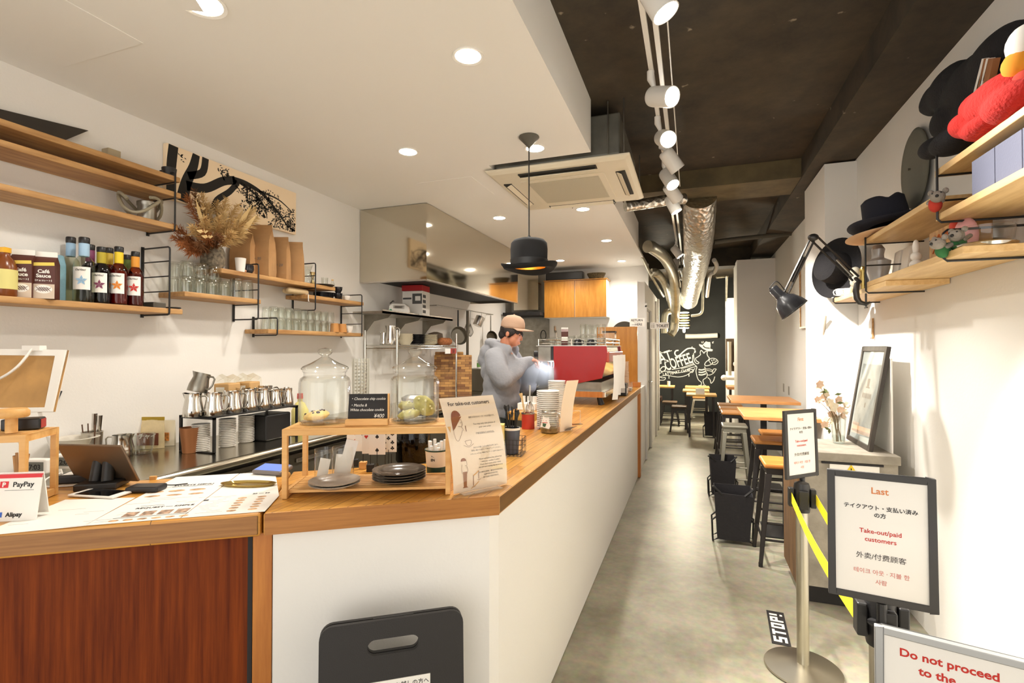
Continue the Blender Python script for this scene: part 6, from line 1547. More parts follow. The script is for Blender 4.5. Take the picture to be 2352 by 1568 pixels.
# grinder, terminal, cup tower, glasses beyond the machine
t = thing('coffee_grinder', 'coffee grinder with clear hopper and red body behind the espresso machine', 'grinder', (-.79, 5.12, ZC))
B().bb((-.09, -.1, .001), (.09, .12, .06)).bb((-.07, -.02, .06), (.07, .11, .36)).obj('body', BLACKP, t, bevel=.01); B().bb((-.075, -.06, .36), (.075, .11, .45)).obj('red_head', REDP, t, bevel=.012)
B().lathe([(.05, .45), (.085, .56), (.085, .62)], 4, q=MX.Rotation(R(45), 3, 'Z')).obj('hopper', GLASSD, t); B().lathe([(0, .62), (.09, .62), (.09, .635), (0, .635)], 4, q=MX.Rotation(R(45), 3, 'Z')).obj('hopper_lid', SMOKE, t)
p = (-.655, 5.02, ZC + .001); t = thing('order_printer', 'black order printer with white sticker beyond the espresso machine', 'printer', p)
B().bb((-.05, -.07, 0), (.05, .08, .12)).obj('body', BLACKP, t, bevel=.006); B().bb((.0502, -.02, .02), (.0508, .05, .07)).bb((-.02, -.0708, .03), (.04, -.0702, .08)).obj('sticker', PAPER, t); B().bb((-.045, -.0708, .02), (-.022, -.0702, .05)).obj('blue_sticker', mat('blue_ink', (60, 90, 170), .5), t)
p = V((-.66, 5.30, ZC + .001)); t = thing('cup_tower', 'tall tower of stacked tan paper cups beyond the espresso machine', 'cup stack', p)
for k in range(26): B().lathe([(.034, k * .0125), (.04, k * .0125 + .01), (.042, k * .0125 + .008), (.042, k * .0125 + .012), (.036, k * .0125 + .0124)], 16).obj('paper_cup', mat('tan_cup', (222, 190, 160), .7), t, True)
for k in range(4): tag(B().lathe([(0, 0), (.05, 0), (.07, .008), (.07, .011), (.05, .003), (0, .003)], 20, (-.68, 5.52, ZC + .001 + k * .009)).obj('saucer', CHINA, smooth=True), 'white saucer in the small stack under the upturned glasses', 'saucer', 'saucers at the counter end')
for k in range(2): tumbler((-.68, 5.52, ZC + .041 + k * .0), 'clear glass upturned on the saucers at the counter end', None, .1, .04) if k == 0 else tumbler((-.68, 5.52, ZC + .142), 'clear glass stacked topmost at the counter end', None, .075, .037)
for x, y, lb in ((-.66, 5.70, 'clear tumbler at the counter end, before the amber partition'), (-.76, 5.60, 'clear tumbler left of the saucer stack at the counter end')): tumbler((x, y, ZC + .001), lb, None, .09, .037)
# steam at the group heads
sm, n, l, b = _new('steam'); n.remove(b)
pv = n.new('ShaderNodeVolumePrincipled'); tc = n.new('ShaderNodeTexCoord'); vl = n.new('ShaderNodeVectorMath'); vl.operation = 'LENGTH'
r = n.new('ShaderNodeMapRange'); r.interpolation_type = 'SMOOTHSTEP'; r.inputs['From Min'].default_value = 1.0; r.inputs['From Max'].default_value = .15; r.inputs['To Min'].default_value = 0; r.inputs['To Max'].default_value = 14
l.new(tc.outputs['Object'], vl.inputs[0]); l.new(vl.outputs['Value'], r.inputs['Value']); l.new(r.outputs['Result'], pv.inputs['Density']); pv.inputs['Color'].default_value = (.96, .97, 1, 1)
pv.inputs['Anisotropy'].default_value = .1; l.new(pv.outputs[0], n['Material Output'].inputs['Volume'])
c = at(1224, 860, Y=3.98)
o = B().ell((0, 0, 0), 1, 20, 12).obj('steam_cloud', sm); o.location = c; o.scale = (.23, .13, .15); tag(o, 'cloud of white steam beside the espresso machine front', 'steam', kind='stuff')
ld = bpy.data.lights.new('machine_led', 'POINT'); ld.energy = 2.2; ld.color = (.82, .88, 1); ld.shadow_soft_size = .03
o = bpy.data.objects.new('machine_led', ld); COL.objects.link(o); o.location = (-1.125, 4.09, 1.36)
# prep items near the barista
t = thing('knock_rack', 'small white tiered rack of jars on the inner work top by the barista', 'rack', (-1.17, 3.62, ZC + .001))
for k, (w, h) in enumerate(((.07, .05),)): B().bb((-.07, -.05, 0), (.07, .05, .05)).obj('box', PAPER, t, bevel=.003)
for dx in (-.04, .01, .05): B().cyl((dx, 0, .05), (dx, 0, .10), .018).obj('jar', CHINA, t)
# ---------------------------------------------------------------- barista
def remesh(o, v, it=6):
    r = o.modifiers.new('skin', 'REMESH'); r.mode = 'VOXEL'; r.voxel_size = v; r.use_smooth_shade = True
    s_ = o.modifiers.new('smooth', 'CORRECTIVE_SMOOTH' if False else 'SMOOTH'); s_.iterations = it; s_.factor = .5
    return o
SKIN = mat('skin', (190, 126, 96), .55); HAIR = mat('dark_hair', (36, 28, 24), .6, bump=.5, bs=160)
HOOD = mat('grey_hoodie', (142, 143, 148), .92, bump=.25, bs=60, sheen=.2); PANT = mat('dark_trousers', (38, 42, 40), .85); CAPM = mat('tan_cap', (180, 148, 124), .9, bump=.15, bs=120)
PX, PY = -1.50, 3.93
P0 = thing('person', 'barista in grey hoodie and tan cap leaning towards the espresso machine', 'person', (PX, PY, 0))
# local axes: x forward (to the machine), y away from the camera, z up
hd = V((.085, .0, 1.625)); HR = MX.Rotation(R(22), 3, 'Y')
def H(x, y, z): return hd + HR @ V((x, y, z))
body = B()
def lim(pts, rs, n=14):
    for (a, b_), (r0, r1) in zip(zip(pts, pts[1:]), zip(rs, rs[1:])): body.caps(a, b_, r0, r1, n)
body.ell(H(-.008, 0, .03), (.092, .074, .095), q=HR).ell(H(.034, 0, -.038), (.058, .056, .068), q=HR).ell(H(.057, 0, -.060), (.034, .04, .036), q=HR)
body.ell(H(.055, 0, .0), (.04, .055, .05), q=HR)
body.caps(H(.088, 0, .01), H(.101, 0, -.02), .008, .0105, 10)          # nose
body.ell(H(.092, 0, -.052), (.012, .02, .007), 10, 6, q=HR).ell(H(.09, 0, -.062), (.012, .018, .007), 10, 6, q=HR)   # lips
for sy in (-1, 1): body.ell(H(-.005, .074 * sy, -.008), (.02, .01, .031), 10, 8, q=HR).ell(H(.07, .03 * sy, .018), (.018, .02, .012), 10, 6, q=HR)
lim([H(-.02, 0, -.03), (.03, 0, 1.50), (0, 0, 1.42)], [.058, .056, .07])
body.caps((0, -.09, 1.36), (0, .09, 1.36), .1, .1).caps((0, 0, 1.38), (-.02, 0, 1.0), .12, .12).caps((-.02, -.06, .95), (-.02, .06, .95), .11, .11)
for sy in (-1, 1):
    lim([(-.02, .085 * sy, .92), (.02, .095 * sy, .50), (-.02, .10 * sy, .09)], [.085, .062, .042])
    lim([(-.03, .10 * sy, .05), (.13, .11 * sy, .035)], [.042, .03])
# right arm (near the camera) reaches the steam wand, left one the portafilter
SHR, ELR, WRR = V((.0, -.185, 1.42)), V((.085, -.205, 1.25)), V((.265, -.09, 1.385))
WRR = V((.185, .08, 1.395))
SHL, ELL, WRL = V((.0, .185, 1.42)), V((.14, .26, 1.17)), V((.15, .30, 1.30))
WRL = V((.185, .30, 1.335))
lim([SHR, ELR, WRR], [.06, .045, .03]); lim([SHL, ELL, WRL], [.06, .045, .03])
def hand(w, d, up, side):
    """palm, four curled fingers and a thumb from wrist w along d"""
    d = d.normalized(); s_ = up.cross(d).normalized() * side; up = d.cross(s_).normalized() * side
    palm = w + d * .05
    body.caps(w, palm, .024, .03, 10)
    body.caps(w + d * .03 - s_ * .02, palm + d * .03 - s_ * .026, .015, .013, 8).caps(w + d * .03 + s_ * .02, palm + d * .03 + s_ * .026, .015, .013, 8)
    for i, L_ in enumerate((.9, 1.0, .95, .75)):
        b0 = palm + d * .03 + s_ * (.027 - .018 * i); k1 = b0 + (d * .85 - up * .5) * .034 * L_; k2 = k1 + (d * .2 - up * .98) * .026 * L_; k3 = k2 + (-d * .5 - up * .8) * .02 * L_
        for a, b_, r0, r1 in ((b0, k1, .0088, .008), (k1, k2, .008, .0075), (k2, k3, .0075, .0065)): body.caps(a, b_, r0, r1, 8)
    t0 = w + d * .025 + s_ * .028; t1 = t0 + (d * .6 + s_ * .7 - up * .4) * .032; t2 = t1 + (d * .8 - up * .6) * .028
    body.caps(t0, t1, .0115, .0095, 8).caps(t1, t2, .0095, .008, 8)
hand(WRR, V((1, .1, .02)), V((0, 0, 1)), 1)
hand(WRL, V((.55, .0, .1)), V((0, 0, 1)), -1)
remesh(body.obj('body', SKIN, P0, True, weld=False), .0055, 4)
# hair under the cap
h = B(); h.ell(H(-.022, 0, .02), (.088, .083, .088), q=HR); 
for sy in (-1, 1): h.ell(H(.0, .06 * sy, .02), (.05, .024, .035), q=HR).ell(H(.015, .073 * sy, .01), (.014, .010, .03), q=HR)
h.ell(H(-.055, 0, -.035), (.05, .066, .05), q=HR)
for k in range(11):
    y = -.06 + .012 * k; h.caps(H(.062 - abs(y) * .35, y, .046), H(.098 - abs(y) * .5, y * .97, .016 + .008 * math.sin(k * 2.2)), .016, .007, 8)
remesh(h.obj('hair', HAIR, P0, True, weld=False), .006, 2)
for sy in (-1, 1):
    B().ell(H(.0835, .03 * sy, .010), (.006, .011, .0045), 10, 6, q=HR).obj('eye', mat('eye_dark', (40, 28, 24), .2), P0, True)
B().ell(H(-.0, -.083, -.038), .005, 8, 6).obj('earring', CHR, P0, True)
# cap
cq = HR @ MX.Rotation(R(-15), 3, 'Y')
cp = H(-.012, 0, .058)
cpb = B(); cpb.lathe([(.1, -.022), (.103, .0), (.1, .03), (.086, .062), (.055, .084), (.015, .092), (0, .093)], 32, cp, sy=.86, q=cq)
cap_ = cpb.obj('cap', CAPM, P0, True); so_ = cap_.modifiers.new('t', 'SOLIDIFY'); so_.thickness = .004
bq = B(); g = []
for j in range(6):
    row = []
    for i in range(13):
        a = R(-72 + 144 * i / 12); r0 = .099; ext = .085 * max(0, math.cos(a)) ** .6 * j / 5
        row.append(cp + cq @ V((r0 * math.cos(a) + ext, (r0 * math.sin(a)) * .86, -.018 - .006 * (j / 5) - .012 * (math.sin(a) ** 2) * j / 5)))
    g.append(row)
bq.sheet(g, .004).obj('cap_brim', CAPM, cap_, True)
B().ell(cp + cq @ V((0, 0, .094)), (.008, .008, .005), 10, 6).obj('cap_button', CAPM, cap_, True)
# hoodie
body = B()
body.caps((.005, -.10, 1.385), (.005, .10, 1.385), .105, .105).caps((.01, -.05, 1.33), (.01, .05, 1.33), .145, .145).caps((-.0, -.06, 1.2), (-.0, .06, 1.2), .145, .145).caps((-.01, -.07, 1.07), (-.01, .07, 1.07), .148, .148).caps((-.015, -.07, .99), (-.015, .07, .99), .135, .135)
body.caps((-.1, -.03, 1.3), (-.1, .03, 1.3), .085, .085)
lim([SHR + V((0, .02, 0)), SHR + V((.04, -.03, -.09)), ELR + V((.0, -.01, -.0)), ELR.lerp(WRR, .5) + V((0, 0, -.012)), ELR.lerp(WRR, .85), ELR.lerp(WRR, 1.0) + V((.035, .0, 0))], [.088, .088, .082, .074, .058, .044])
body.caps(ELR.lerp(WRR, .45), ELR.lerp(WRR, .62) + V((0, 0, -.02)), .064, .06)
lim([SHL, ELL, ELL.lerp(WRL, .85)], [.092, .084, .055])
body.caps((.02, -.10, 1.45), (.01, .10, 1.45), .055, .055)
for a in range(14):                         # the hood lying behind the neck
    th = R(60 + 240 * a / 13); r = .105; c = V((.03 + r * math.cos(th) * 1.05, r * math.sin(th), 1.505 + .055 * math.cos(th) * -.7))
    body.ell(c, (.036, .036, .044), 10, 8)
body.ell((-.115, 0, 1.46), (.08, .10, .085)).ell((-.15, 0, 1.40), (.065, .085, .075)).ell((-.10, -.02, 1.55), (.045, .07, .035))
hood = body.obj('hoodie', HOOD, P0, True, weld=False)
remesh(hood, .009, 16)
tx = bpy.data.textures.new('folds', 'CLOUDS'); tx.noise_scale = .15; tx.noise_depth = 1
dm_ = hood.modifiers.new('folds', 'DISPLACE'); dm_.texture = tx; dm_.strength = .018; dm_.mid_level = .5; dm_.texture_coords = 'LOCAL'
B().caps((.075, -.035, 1.43), (.105, -.045, 1.30), .004, .004, 8).obj('drawstring', PAPER, hood, True)
body = B()
for z, r in ((.965, .14),): body.caps((-.02, -.07, z), (-.02, .07, z), .128, .128)
for sy in (-1, 1): lim([(-.02, .085 * sy, .93), (.02, .098 * sy, .50), (-.02, .10 * sy, .10)], [.112, .085, .068])
remesh(body.obj('trousers', PANT, P0, True, weld=False), .011, 6)
for sy in (-1, 1):
    q = B(); q.caps((-.045, .10 * sy, .045), (.14, .112 * sy, .04), .046, .04).bb((-.085, .10 * sy - .042, .001), (.175, .112 * sy + .036, .02)); remesh(q.obj('shoe', BLACKP, P0, True, weld=False), .008, 3)
q = B(); q.caps((.105, -.10, 1.0), (.115, -.16, .96), .02, .03, 10); q.obj('cloth_tag', mat('towel_blue', (110, 122, 138), .9), P0, True)
# ---------------------------------------------------------------- right wall shelves
def rshelf(y0, y1, z, label, x0=.90, th=.026, name='wall_shelf'):
    t = thing(name, label, 'shelf', (XR - .13, (y0 + y1) / 2, z), group='pine wall shelves on the right wall')
    B().bb((x0 - t.location.x, y0 - t.location.y, -th), (XR - .003 - t.location.x, y1 - t.location.y, 0)).obj('board', WOODP, t, bevel=.002)
    return t
def rbracket(t, y, zb, zt, rungs=(), x0=.894):
    o = t.location; X0, X1, yy = XR - .003 - o.x, x0 - o.x, y - o.y
    q = B(); q.tube([(X0, yy, zb - o.z), (X1 + .012, yy, zb - o.z), (X1, yy, zb - o.z + .012), (X1, yy, zt - o.z - .012), (X1 + .012, yy, zt - o.z), (X0, yy, zt - o.z)], .0045, 8)
    for z in rungs: q.tube([(X0, yy, z - o.z), (X1, yy, z - o.z)], .004, 6)
    q.obj('wire_bracket', BLACKM, t, True)
RA_ = rshelf(2.95, 3.94, 1.833, 'lowest pine shelf on the right wall, the lamp clamped to it')
rbracket(RA_, 3.90, 1.80, 1.845); rbracket(RA_, 3.23, 1.800, 2.15, (2.066, 1.95))
RB_ = rshelf(2.20, 3.27, 1.860, 'pine shelf lapped on the lowest one, carrying the small toys')
rbracket(RB_, 2.33, 1.828, 1.945, ())
RD_ = rshelf(2.43, 3.29, 2.10, 'pine shelf carrying the navy fedora on the right wall')
RE_ = rshelf(1.15, 2.405, 2.02, 'pine shelf carrying the row of grey blue boxes')
rbracket(RE_, 2.375, 1.985, 2.255, (2.165, 2.068))
RF_ = rshelf(1.15, 2.41, 2.195, 'topmost pine shelf on the right wall with the red and black hats')
def onr(px, X, z): p = at(px, 790, X=X); return V((X, p.y, z))
# grey blue boxes
GB = mat('greyblue_linen', (112, 116, 138), .8, bump=.1, bs=150)
for i in range(6):
    y = 2.17 - i * .142
    tag(B().bb((.915, y - .139, 2.0205), (1.13, y, 2.145)).obj('linen_box', GB, bevel=.002), 'plain grey blue storage box in the row on the right wall shelf', 'box', 'grey blue boxes on the right wall')
# hats
FELTN = mat('navy_felt', (34, 35, 46), .95, bump=.2, bs=150); FELTG = mat('grey_felt', (112, 110, 98), .95, bump=.15, bs=90); FELTB = mat('black_wool', (26, 24, 26), .95, bump=.4, bs=120); REDW = mat('red_wool', (184, 32, 24), .95, bump=.5, bs=90); TANF = mat('tan_felt', (216, 178, 140), .9)
def hat(name, label, loc, rot, m, prof, band=None, sy=1.0, pinch=0, curl=0, sub=0):
    t = thing(name, label, 'hat', loc, rot=rot)
    q = B(); q.lathe(prof, 40, sy=sy)
    for v in q.bm.verts:
        r = math.hypot(v.co.x, v.co.y)
        if pinch and v.co.z > prof[-1][1] * .55: v.co.z -= pinch * math.exp(-(v.co.x / .028) ** 2) * (v.co.z / prof[-1][1]) ; v.co.z += pinch * .5 * (v.co.y / .1)
        if curl and r > .115: v.co.z += curl * ((v.co.x / r) ** 2) * (r - .11) / .05
    o = q.obj('hat_body', m, t, True); s_ = o.modifiers.new('thick', 'SOLIDIFY'); s_.thickness = .003
    if band:
        r0, z0, z1, bm_ = band; B().lathe([(r0, z0), (r0 + .001, z1)], 40, sy=sy).obj('hat_band', bm_, t, True)
    return t
fed = [(.18, .012), (.15, .002), (.11, -.002), (.102, .004), (.1, .06), (.094, .15), (.078, .165), (0, .165)]
hat('brimmed_hat', 'flat tan brimmed hat lying under the navy fedora, brim over the shelf end', (1.0, 3.27, 2.102 + .012), (R(-3), R(-4), 0), TANF, [(.185, .004), (.15, 0), (.12, -.004), (.09, -.002), (.088, .03), (0, .034)], sy=1.15)
hat('fedora', 'navy blue fedora with creased crown on the right wall shelf', (1.0, 3.24, 2.102 + .055), (R(-5), R(-8), 0), FELTN, fed, (.0975, .006, .032, mat('navy_ribbon', (28, 30, 42), .5)), 1.15, .022, .02)
t = hat('felt_disc_hat', 'large grey felt hat hanging flat on the wall above the fedora', (XR - .024, 3.28, 2.47), (0, R(-90), 0), FELTG, [(.215, .0), (.2, .008), (.11, .014), (.06, .018), (0, .02)], sy=.82)
B().cyl((0, 0, .018), (0, 0, .03), .006, n=10).obj('nail', DARKS, t)
bow = [(.15, .02), (.14, .004), (.11, 0), (.1, .004), (.098, .06), (.08, .1), (.045, .118), (0, .122)]
hat('bowler_hat', 'big black hat hanging on the white pier left of the shelves, crown to the left', (.985, 4.14, 2.065), None, FELTB, [(.215, .03), (.19, .01), (.13, 0), (.112, .004), (.11, .06), (.098, .12), (.06, .145), (0, .15)], (.1125, .008, .04, mat('black_satin', (24, 24, 25), .3)), 1.0)
bpy.data.objects['bowler_hat'].rotation_euler = V((-.86, -.5, .12)).to_track_quat('Z', 'Y').to_euler()
def blob(name, label, m, lobes, v, parent=None, loc=None):
    """soft hat: lobes are (px, py, X, ry, rz, rx)"""
    P = [(at(px, py, X=X), (rx, ry, rz)) for px, py, X, ry, rz, rx in lobes]
    t = thing(name, label, 'hat', P[0][0] - V((0, 0, P[0][1][2]))); q = B()
    for c_, r_ in P: q.ell(c_ - t.location, r_, 22, 14)
    remesh(q.obj('wool_body', m, t, True, weld=False), v, 8); return t
bh = blob('plush_hat', 'huge black floppy plush hat with striped ribbon at the top right', FELTB, [(2235, 190, 1.06, .20, .10, .07), (2290, 140, 1.06, .20, .10, .07), (2185, 200, 1.06, .17, .085, .07), (2155, 225, 1.06, .12, .07, .06), (2140, 240, 1.05, .07, .035, .05), (2180, 275, 1.05, .12, .075, .06), (2240, 250, 1.07, .2, .1, .06), (2320, 200, 1.07, .2, .12, .07)], .014)
for k, (m2, w) in enumerate(((PAPER, 5), (mat('ribbon_brown', (150, 96, 50), .6), 5), (PAPER, 5), (mat('ribbon_brown', (150, 96, 50)), 12))):
    x0 = 2255 + [0, 5, 10, 15][k]; o = bh.location
    P = [at(x0, 135, X=.985), at(x0 + w, 134, X=.985), at(x0 + w - 22, 236, X=.985), at(x0 - 26, 238, X=.985)]
    q = B(); q.add([p - o for p in P] + [p - o + V((.02, 0, 0)) for p in P], [(0, 1, 2, 3), (4, 5, 6, 7), (0, 1, 5, 4), (1, 2, 6, 5), (2, 3, 7, 6), (3, 0, 4, 7)]).obj('ribbon_stripe', m2, bh)
blob('beret', 'black wool beret drooping over the left end of the topmost right shelf', FELTB, [(2190, 325, .93, .11, .045, .07), (2145, 340, .92, .08, .04, .05), (2205, 300, .97, .08, .035, .06)], .01)
blob('red_plush_hat', 'large red plush hat on top of the smaller one on the topmost right shelf', REDW, [(2300, 226, .93, .15, .066, .08), (2265, 240, .93, .09, .052, .07), (2340, 232, .93, .12, .055, .08)], .009)
blob('red_plush_hat', 'smaller red plush hat below, hanging over the shelf edge', REDW, [(2232, 282, .915, .085, .046, .06), (2280, 283, .93, .13, .036, .07), (2218, 284, .91, .06, .040, .05)], .009)
t = thing('plush_toy', 'white and orange plush toy at the very right edge, above the red hats', 'toy', at(2362, 195, X=.93))
B().ell((0, 0, .12), (.05, .05, .06)).obj('head', mat('plush_white', (232, 226, 218), .95), t, True); B().ell((-.01, 0.01, .07), (.045, .05, .045)).obj('body', mat('plush_orange', (226, 146, 40), .95), t, True); B().ell((0, 0, .01), (.04, .05, .04)).obj('feet', mat('plush_red', (190, 60, 44), .95), t, True)

# small plush clips and ornaments
PG = mat('plush_grey', (150, 142, 132), .95, bump=.5, bs=150); PGN = mat('plush_green', (52, 110, 62), .9); PW = mat('plush_white', (232, 226, 218), .95)
def koala(loc, rz, label, body_m=PGN):
    t = thing('plush_toy', label, 'toy', loc, rz, group='little plush toys on the right shelves')
    B().ell((0, 0, .0), (.026, .022, .03)).obj('body', body_m, t, True)
    B().ell((-.03, -.012, .022), (.026, .024, .022)).obj('head', PG, t, True)
    for s_ in (-1, 1):
        B().ell((-.022, .022 * s_ - .012, .042), (.01, .01, .011)).obj('ear', PG, t, True)
        B().caps((.0, .02 * s_, .01), (.035, .015 * s_, .025), .009, .008, 8).obj('arm', PG, t, True)
    B().ell((-.055, -.014, .02), (.006, .006, .006)).obj('nose', BLACKP, t, True)
    for s_ in (-1, 1): B().ell((-.046, .012 * s_ - .012, .032), .004, 8, 6).obj('eye', BLACKP, t, True)
c = onr(2168, .888, 1.885); koala((c.x, c.y, 1.868), R(20), 'grey and green plush clip toy hanging on the front edge of the toy shelf')
c = onr(2205, .935, 1.89); koala((c.x, c.y, 1.892), R(35), 'grey and green plush clip toy sitting on the toy shelf behind the hanging one')
c = onr(2152, .888, 2.06); koala((c.x, c.y, 2.055), R(60), 'small tan and red plush clip toy on the black bracket by the boxes', mat('plush_red', (190, 60, 44)))
t = thing('pink_toy', 'soft pink toy behind the plush clips on the toy shelf', 'toy', onr(2222, .99, 1.861))
B().ell((0, 0, .07), (.035, .05, .07)).obj('body', mat('soft_pink', (232, 172, 174), .7), t, True); B().ell((-.01, .05, .12), (.022, .022, .025)).obj('head', mat('soft_red', (206, 70, 50), .7), t, True)
t = thing('white_figurine', 'plain white rounded figurine next to the wire bracket on the toy shelf', 'figurine', onr(2106, .965, 1.861))
B().ell((0, 0, .022), (.026, .026, .022)).ell((0, 0, .058), (.022, .022, .022)).ell((0, .0, .10), (.014, .014, .035)).obj('body', CHINA, t, True)
t = thing('wooden_box', 'small wooden box with handwriting standing at the back of the toy shelf', 'box', (1.06, 2.62, 1.861), R(90))
B().bb((-.12, -.06, 0), (.12, .06, .15)).obj('box_body', WOODS, t, bevel=.003)
q = B(); q.m = MX.Translation((0, .062, .10)) @ MX.Rotation(R(180), 4, 'Z') @ MX.Rotation(R(90), 4, 'X'); [q.tube(smooth_path([(-.08 + .012 * k, y + .012 * ((k * 7) % 3 - 1), 0) for k in range(n_)], 3), .0018, 5) for y, n_ in ((.015, 13), (-.035, 8))]; q.obj('lettering', mat('burnt_orange', (196, 90, 30), .7), t, weld=False)
t = thing('glass_bowl', 'clear glass bowl with steel rim at the right end of the toy shelf', 'bowl', (1.0, 2.29, 1.861))
B().lathe([(.06, 0), (.08, .03), (.085, .075), (.08, .078)], 28).obj('glass_body', GLASSD, t, True); B().lathe([(0, .001), (.088, .001), (.094, .012), (.09, .016), (0, .010)], 28).obj('base_plate', STEELM, t, True)
t = thing('grey_bust', 'grey sculpted mask figure standing on the lapped shelf by the lamp', 'figurine', onr(1966, 1.02, 1.834))
q = B()
for z, y, r in ((.03, 0, .035), (.06, .02, .032), (.10, -.01, .038), (.14, .015, .04), (.17, 0, .035), (.12, -.03, .026), (.16, .035, .024)): q.ell((0, y, z), (r * .9, r, r), 14, 9)
remesh(q.obj('stone_body', mat('stone_grey', (150, 144, 128), .9, var=.1, vs=30), t, True, weld=False), .005, 2)
t = thing('gold_figurine', 'little gold and dark figurine right behind the lamp clamp', 'figurine', onr(1984, .98, 1.834))
B().lathe([(0, 0), (.018, 0), (.012, .04), (.02, .08), (.014, .12), (.02, .14), (.012, .16), (0, .165)], 14).obj('gold_body', GOLD, t, True); B().ell((.02, -.03, .09), (.018, .02, .05)).obj('dark_part', BLACKP, t, True)
t = thing('silver_bust', 'silver draped bust on the lapped right shelf', 'figurine', onr(2018, 1.0, 1.861))
B().lathe([(0, 0), (.05, 0), (.04, .03), (.055, .09), (.06, .13), (.03, .15), (.028, .17), (.034, .20), (.02, .225), (0, .23)], 20, sy=1.4).obj('body', mat('silver_grey', (176, 174, 172), .4, .4), t, True)
for px, lb in ((2062, 'small white panel card standing on the lapped shelf, left one'), (2082, 'small white panel card standing on the lapped shelf, right one')):
    p = onr(px, 1.06, 1.861); tag(B().box((p.x, p.y, p.z + .085), (.012, .09, .17), rot=(0, R(8), 0)).obj('white_card', PAPER, bevel=.001), lb, 'card')
# white cups at the lower left end
for px, X, lb in ((1950, .97, 'white cup on the lowest right shelf, beside the lamp clamp'), (1934, .955, 'white cup on a saucer at the very left end of the lowest right shelf')):
    p = onr(px, X, 1.834 + (.009 if px < 1940 else 0)); cup(px, X, 0, lb, CHINA, .036, .058, 200, loc=p)
p = onr(1934, .955, 1.834); tag(B().lathe([(0, 0), (.035, 0), (.058, .008), (.058, .011), (.034, .004), (0, .0085)], 26, p).obj('saucer', CHINA, smooth=True), 'white saucer at the left end of the lowest right shelf', 'saucer')

# clamp lamp
lampm = mat('lamp_gunmetal', (70, 68, 66), .35, .6)
cl_ = at(1972, 662, X=.88)
t = thing('clamp_lamp', 'black jointed clamp lamp fixed to the lowest right shelf', 'lamp', (.885, cl_.y, 1.80))
o = t.location
el = at(1868, 545, D=cl_.dot(_f) * 1 - 0 if 0 else (cl_ - V((0, 0, CAMH))).dot(_f) + .15) - o
hdp = at(1806, 672, D=(cl_ - V((0, 0, CAMH))).dot(_f) + .20) - o
jb = at(1966, 640, X=.885) - o
q = B(); q.tube([(0, 0, .075), (-.012, 0, .06), (-.018, 0, .02), (-.014, 0, -.02), (0.0, 0, -.045), (.03, 0, -.055), (.05, 0, -.045)], [.010, .014, .016, .016, .014, .010, .006], 10); q.cyl((.03, 0, -.07), (.03, 0, .005), .005, n=8).cyl((.03, -.02, -.075), (.03, .02, -.075), .004, n=8); q.obj('clamp', lampm, t, True)
def pair(a, b_, r, off_, nm):
    d = (b_ - a).normalized(); s_ = V((0, 0, 1)).cross(d).normalized(); nn = d.cross(s_).normalized() * off_
    for sg in (-1, 1): B().tube([a + nn * sg, b_ + nn * sg], r, 4).obj(nm, lampm, t)
    return d, nn
base = V((0, 0, .07))
d, nn = pair(jb, el, .006, .018, 'lower_arm')
B().tube([base, jb], .012, 8).obj('socket', lampm, t); B().tube([jb + nn * -.2 + d * .02, jb.lerp(el, .45)], .008, 8).obj('spring', STEELD, t)
pair(el, hdp, .006, .012, 'upper_arm'); B().tube([el.lerp(hdp, .35), el.lerp(hdp, .8)], .007, 8).obj('spring', lampm, t)
B().ell(el, (.03, .022, .022), 14, 8).obj('elbow_joint', lampm, t, True)
ld_ = V((.62, -.1, -.75)).normalized(); q3 = ld_.to_track_quat('Z', 'Y').to_matrix()
sc_ = hdp + V((.0, 0, -.055))
sh = B(); sh.lathe([(0, -.115), (.024, -.115), (.028, -.11), (.03, -.05), (.036, -.035), (.062, -.01), (.078, .03), (.088, .07), (.085, .07), (.074, .03), (.058, -.006), (.03, -.03), (0, -.035)], 32, sc_, q=q3); sh.obj('lamp_shade', mat('gloss_black', (34, 34, 36), .25), t, True)
B().ell(sc_ + ld_ * .02, (.024, .024, .024), 14, 10).obj('bulb', PAPER, t, True)
B().tube([hdp, hdp + V((0, 0, -.03)), sc_ - ld_ * .04], .012, 8).obj('neck', lampm, t, True)
B().tube(smooth_path([hdp + V((0, 0, .0)), hdp + V((-.05, 0, .07)), hdp + V((-.09, 0, .03)), sc_ - ld_ * .11], 5), .003, 6).obj('cable', BLACKP, t, True)

# things on the right wall
p = at(1853, 672, X=XR); t = thing('edge_picture', 'narrow oak framed picture on the far right wall, seen almost edge-on', 'picture', (XR - .004, p.y, p.z))
q = B(); w, h = .24, .38
q.bb((-.025, -w, -h), (0, -w + .02, h)).bb((-.025, w - .02, -h), (0, w, h)).bb((-.025, -w + .02, -h), (0, w - .02, -h + .02)).bb((-.025, -w + .02, h - .02), (0, w - .02, h)); q.obj('frame', WOODS, t); B().bb((-.012, -w + .02, -h + .02), (-.004, w - .02, h - .02)).obj('print', PAPER, t)
p = at(1897, 722, X=.944); tag(B().tube([V((.944, p.y, 1.74)), V((.941, p.y + .03, 1.66)), V((.944, p.y + .09, 1.60))], [.006, .009, .004], 7).obj('driftwood', mat('driftwood', (176, 164, 146), .9), smooth=True), 'small driftwood stick hanging on the pier by the wall', 'stick')
p = at(2003, 755, X=XR - .004); t = thing('wall_note', 'small white note with a wooden clip under the right shelf', 'note', p); B().bb((-.002, -.03, -.06), (.002, .05, .06)).obj('paper', PAPER, t); B().tube([(-.008, -.045, .07), (-.008, -.043, -.07)], .006, 6).obj('wooden_clip', WOODS, t)
for px, py, lb in ((1800, 890, 'small grey socket plate on the far right wall, left one'), (1812, 897, 'small grey socket plate on the far right wall, right one')):
    p = at(px, py, X=XR - .002); tag(B().box(p, (.006, .07, .11)).obj('socket_plate', mat('grey_plate', (150, 142, 130), .5), bevel=.002), lb, 'socket')

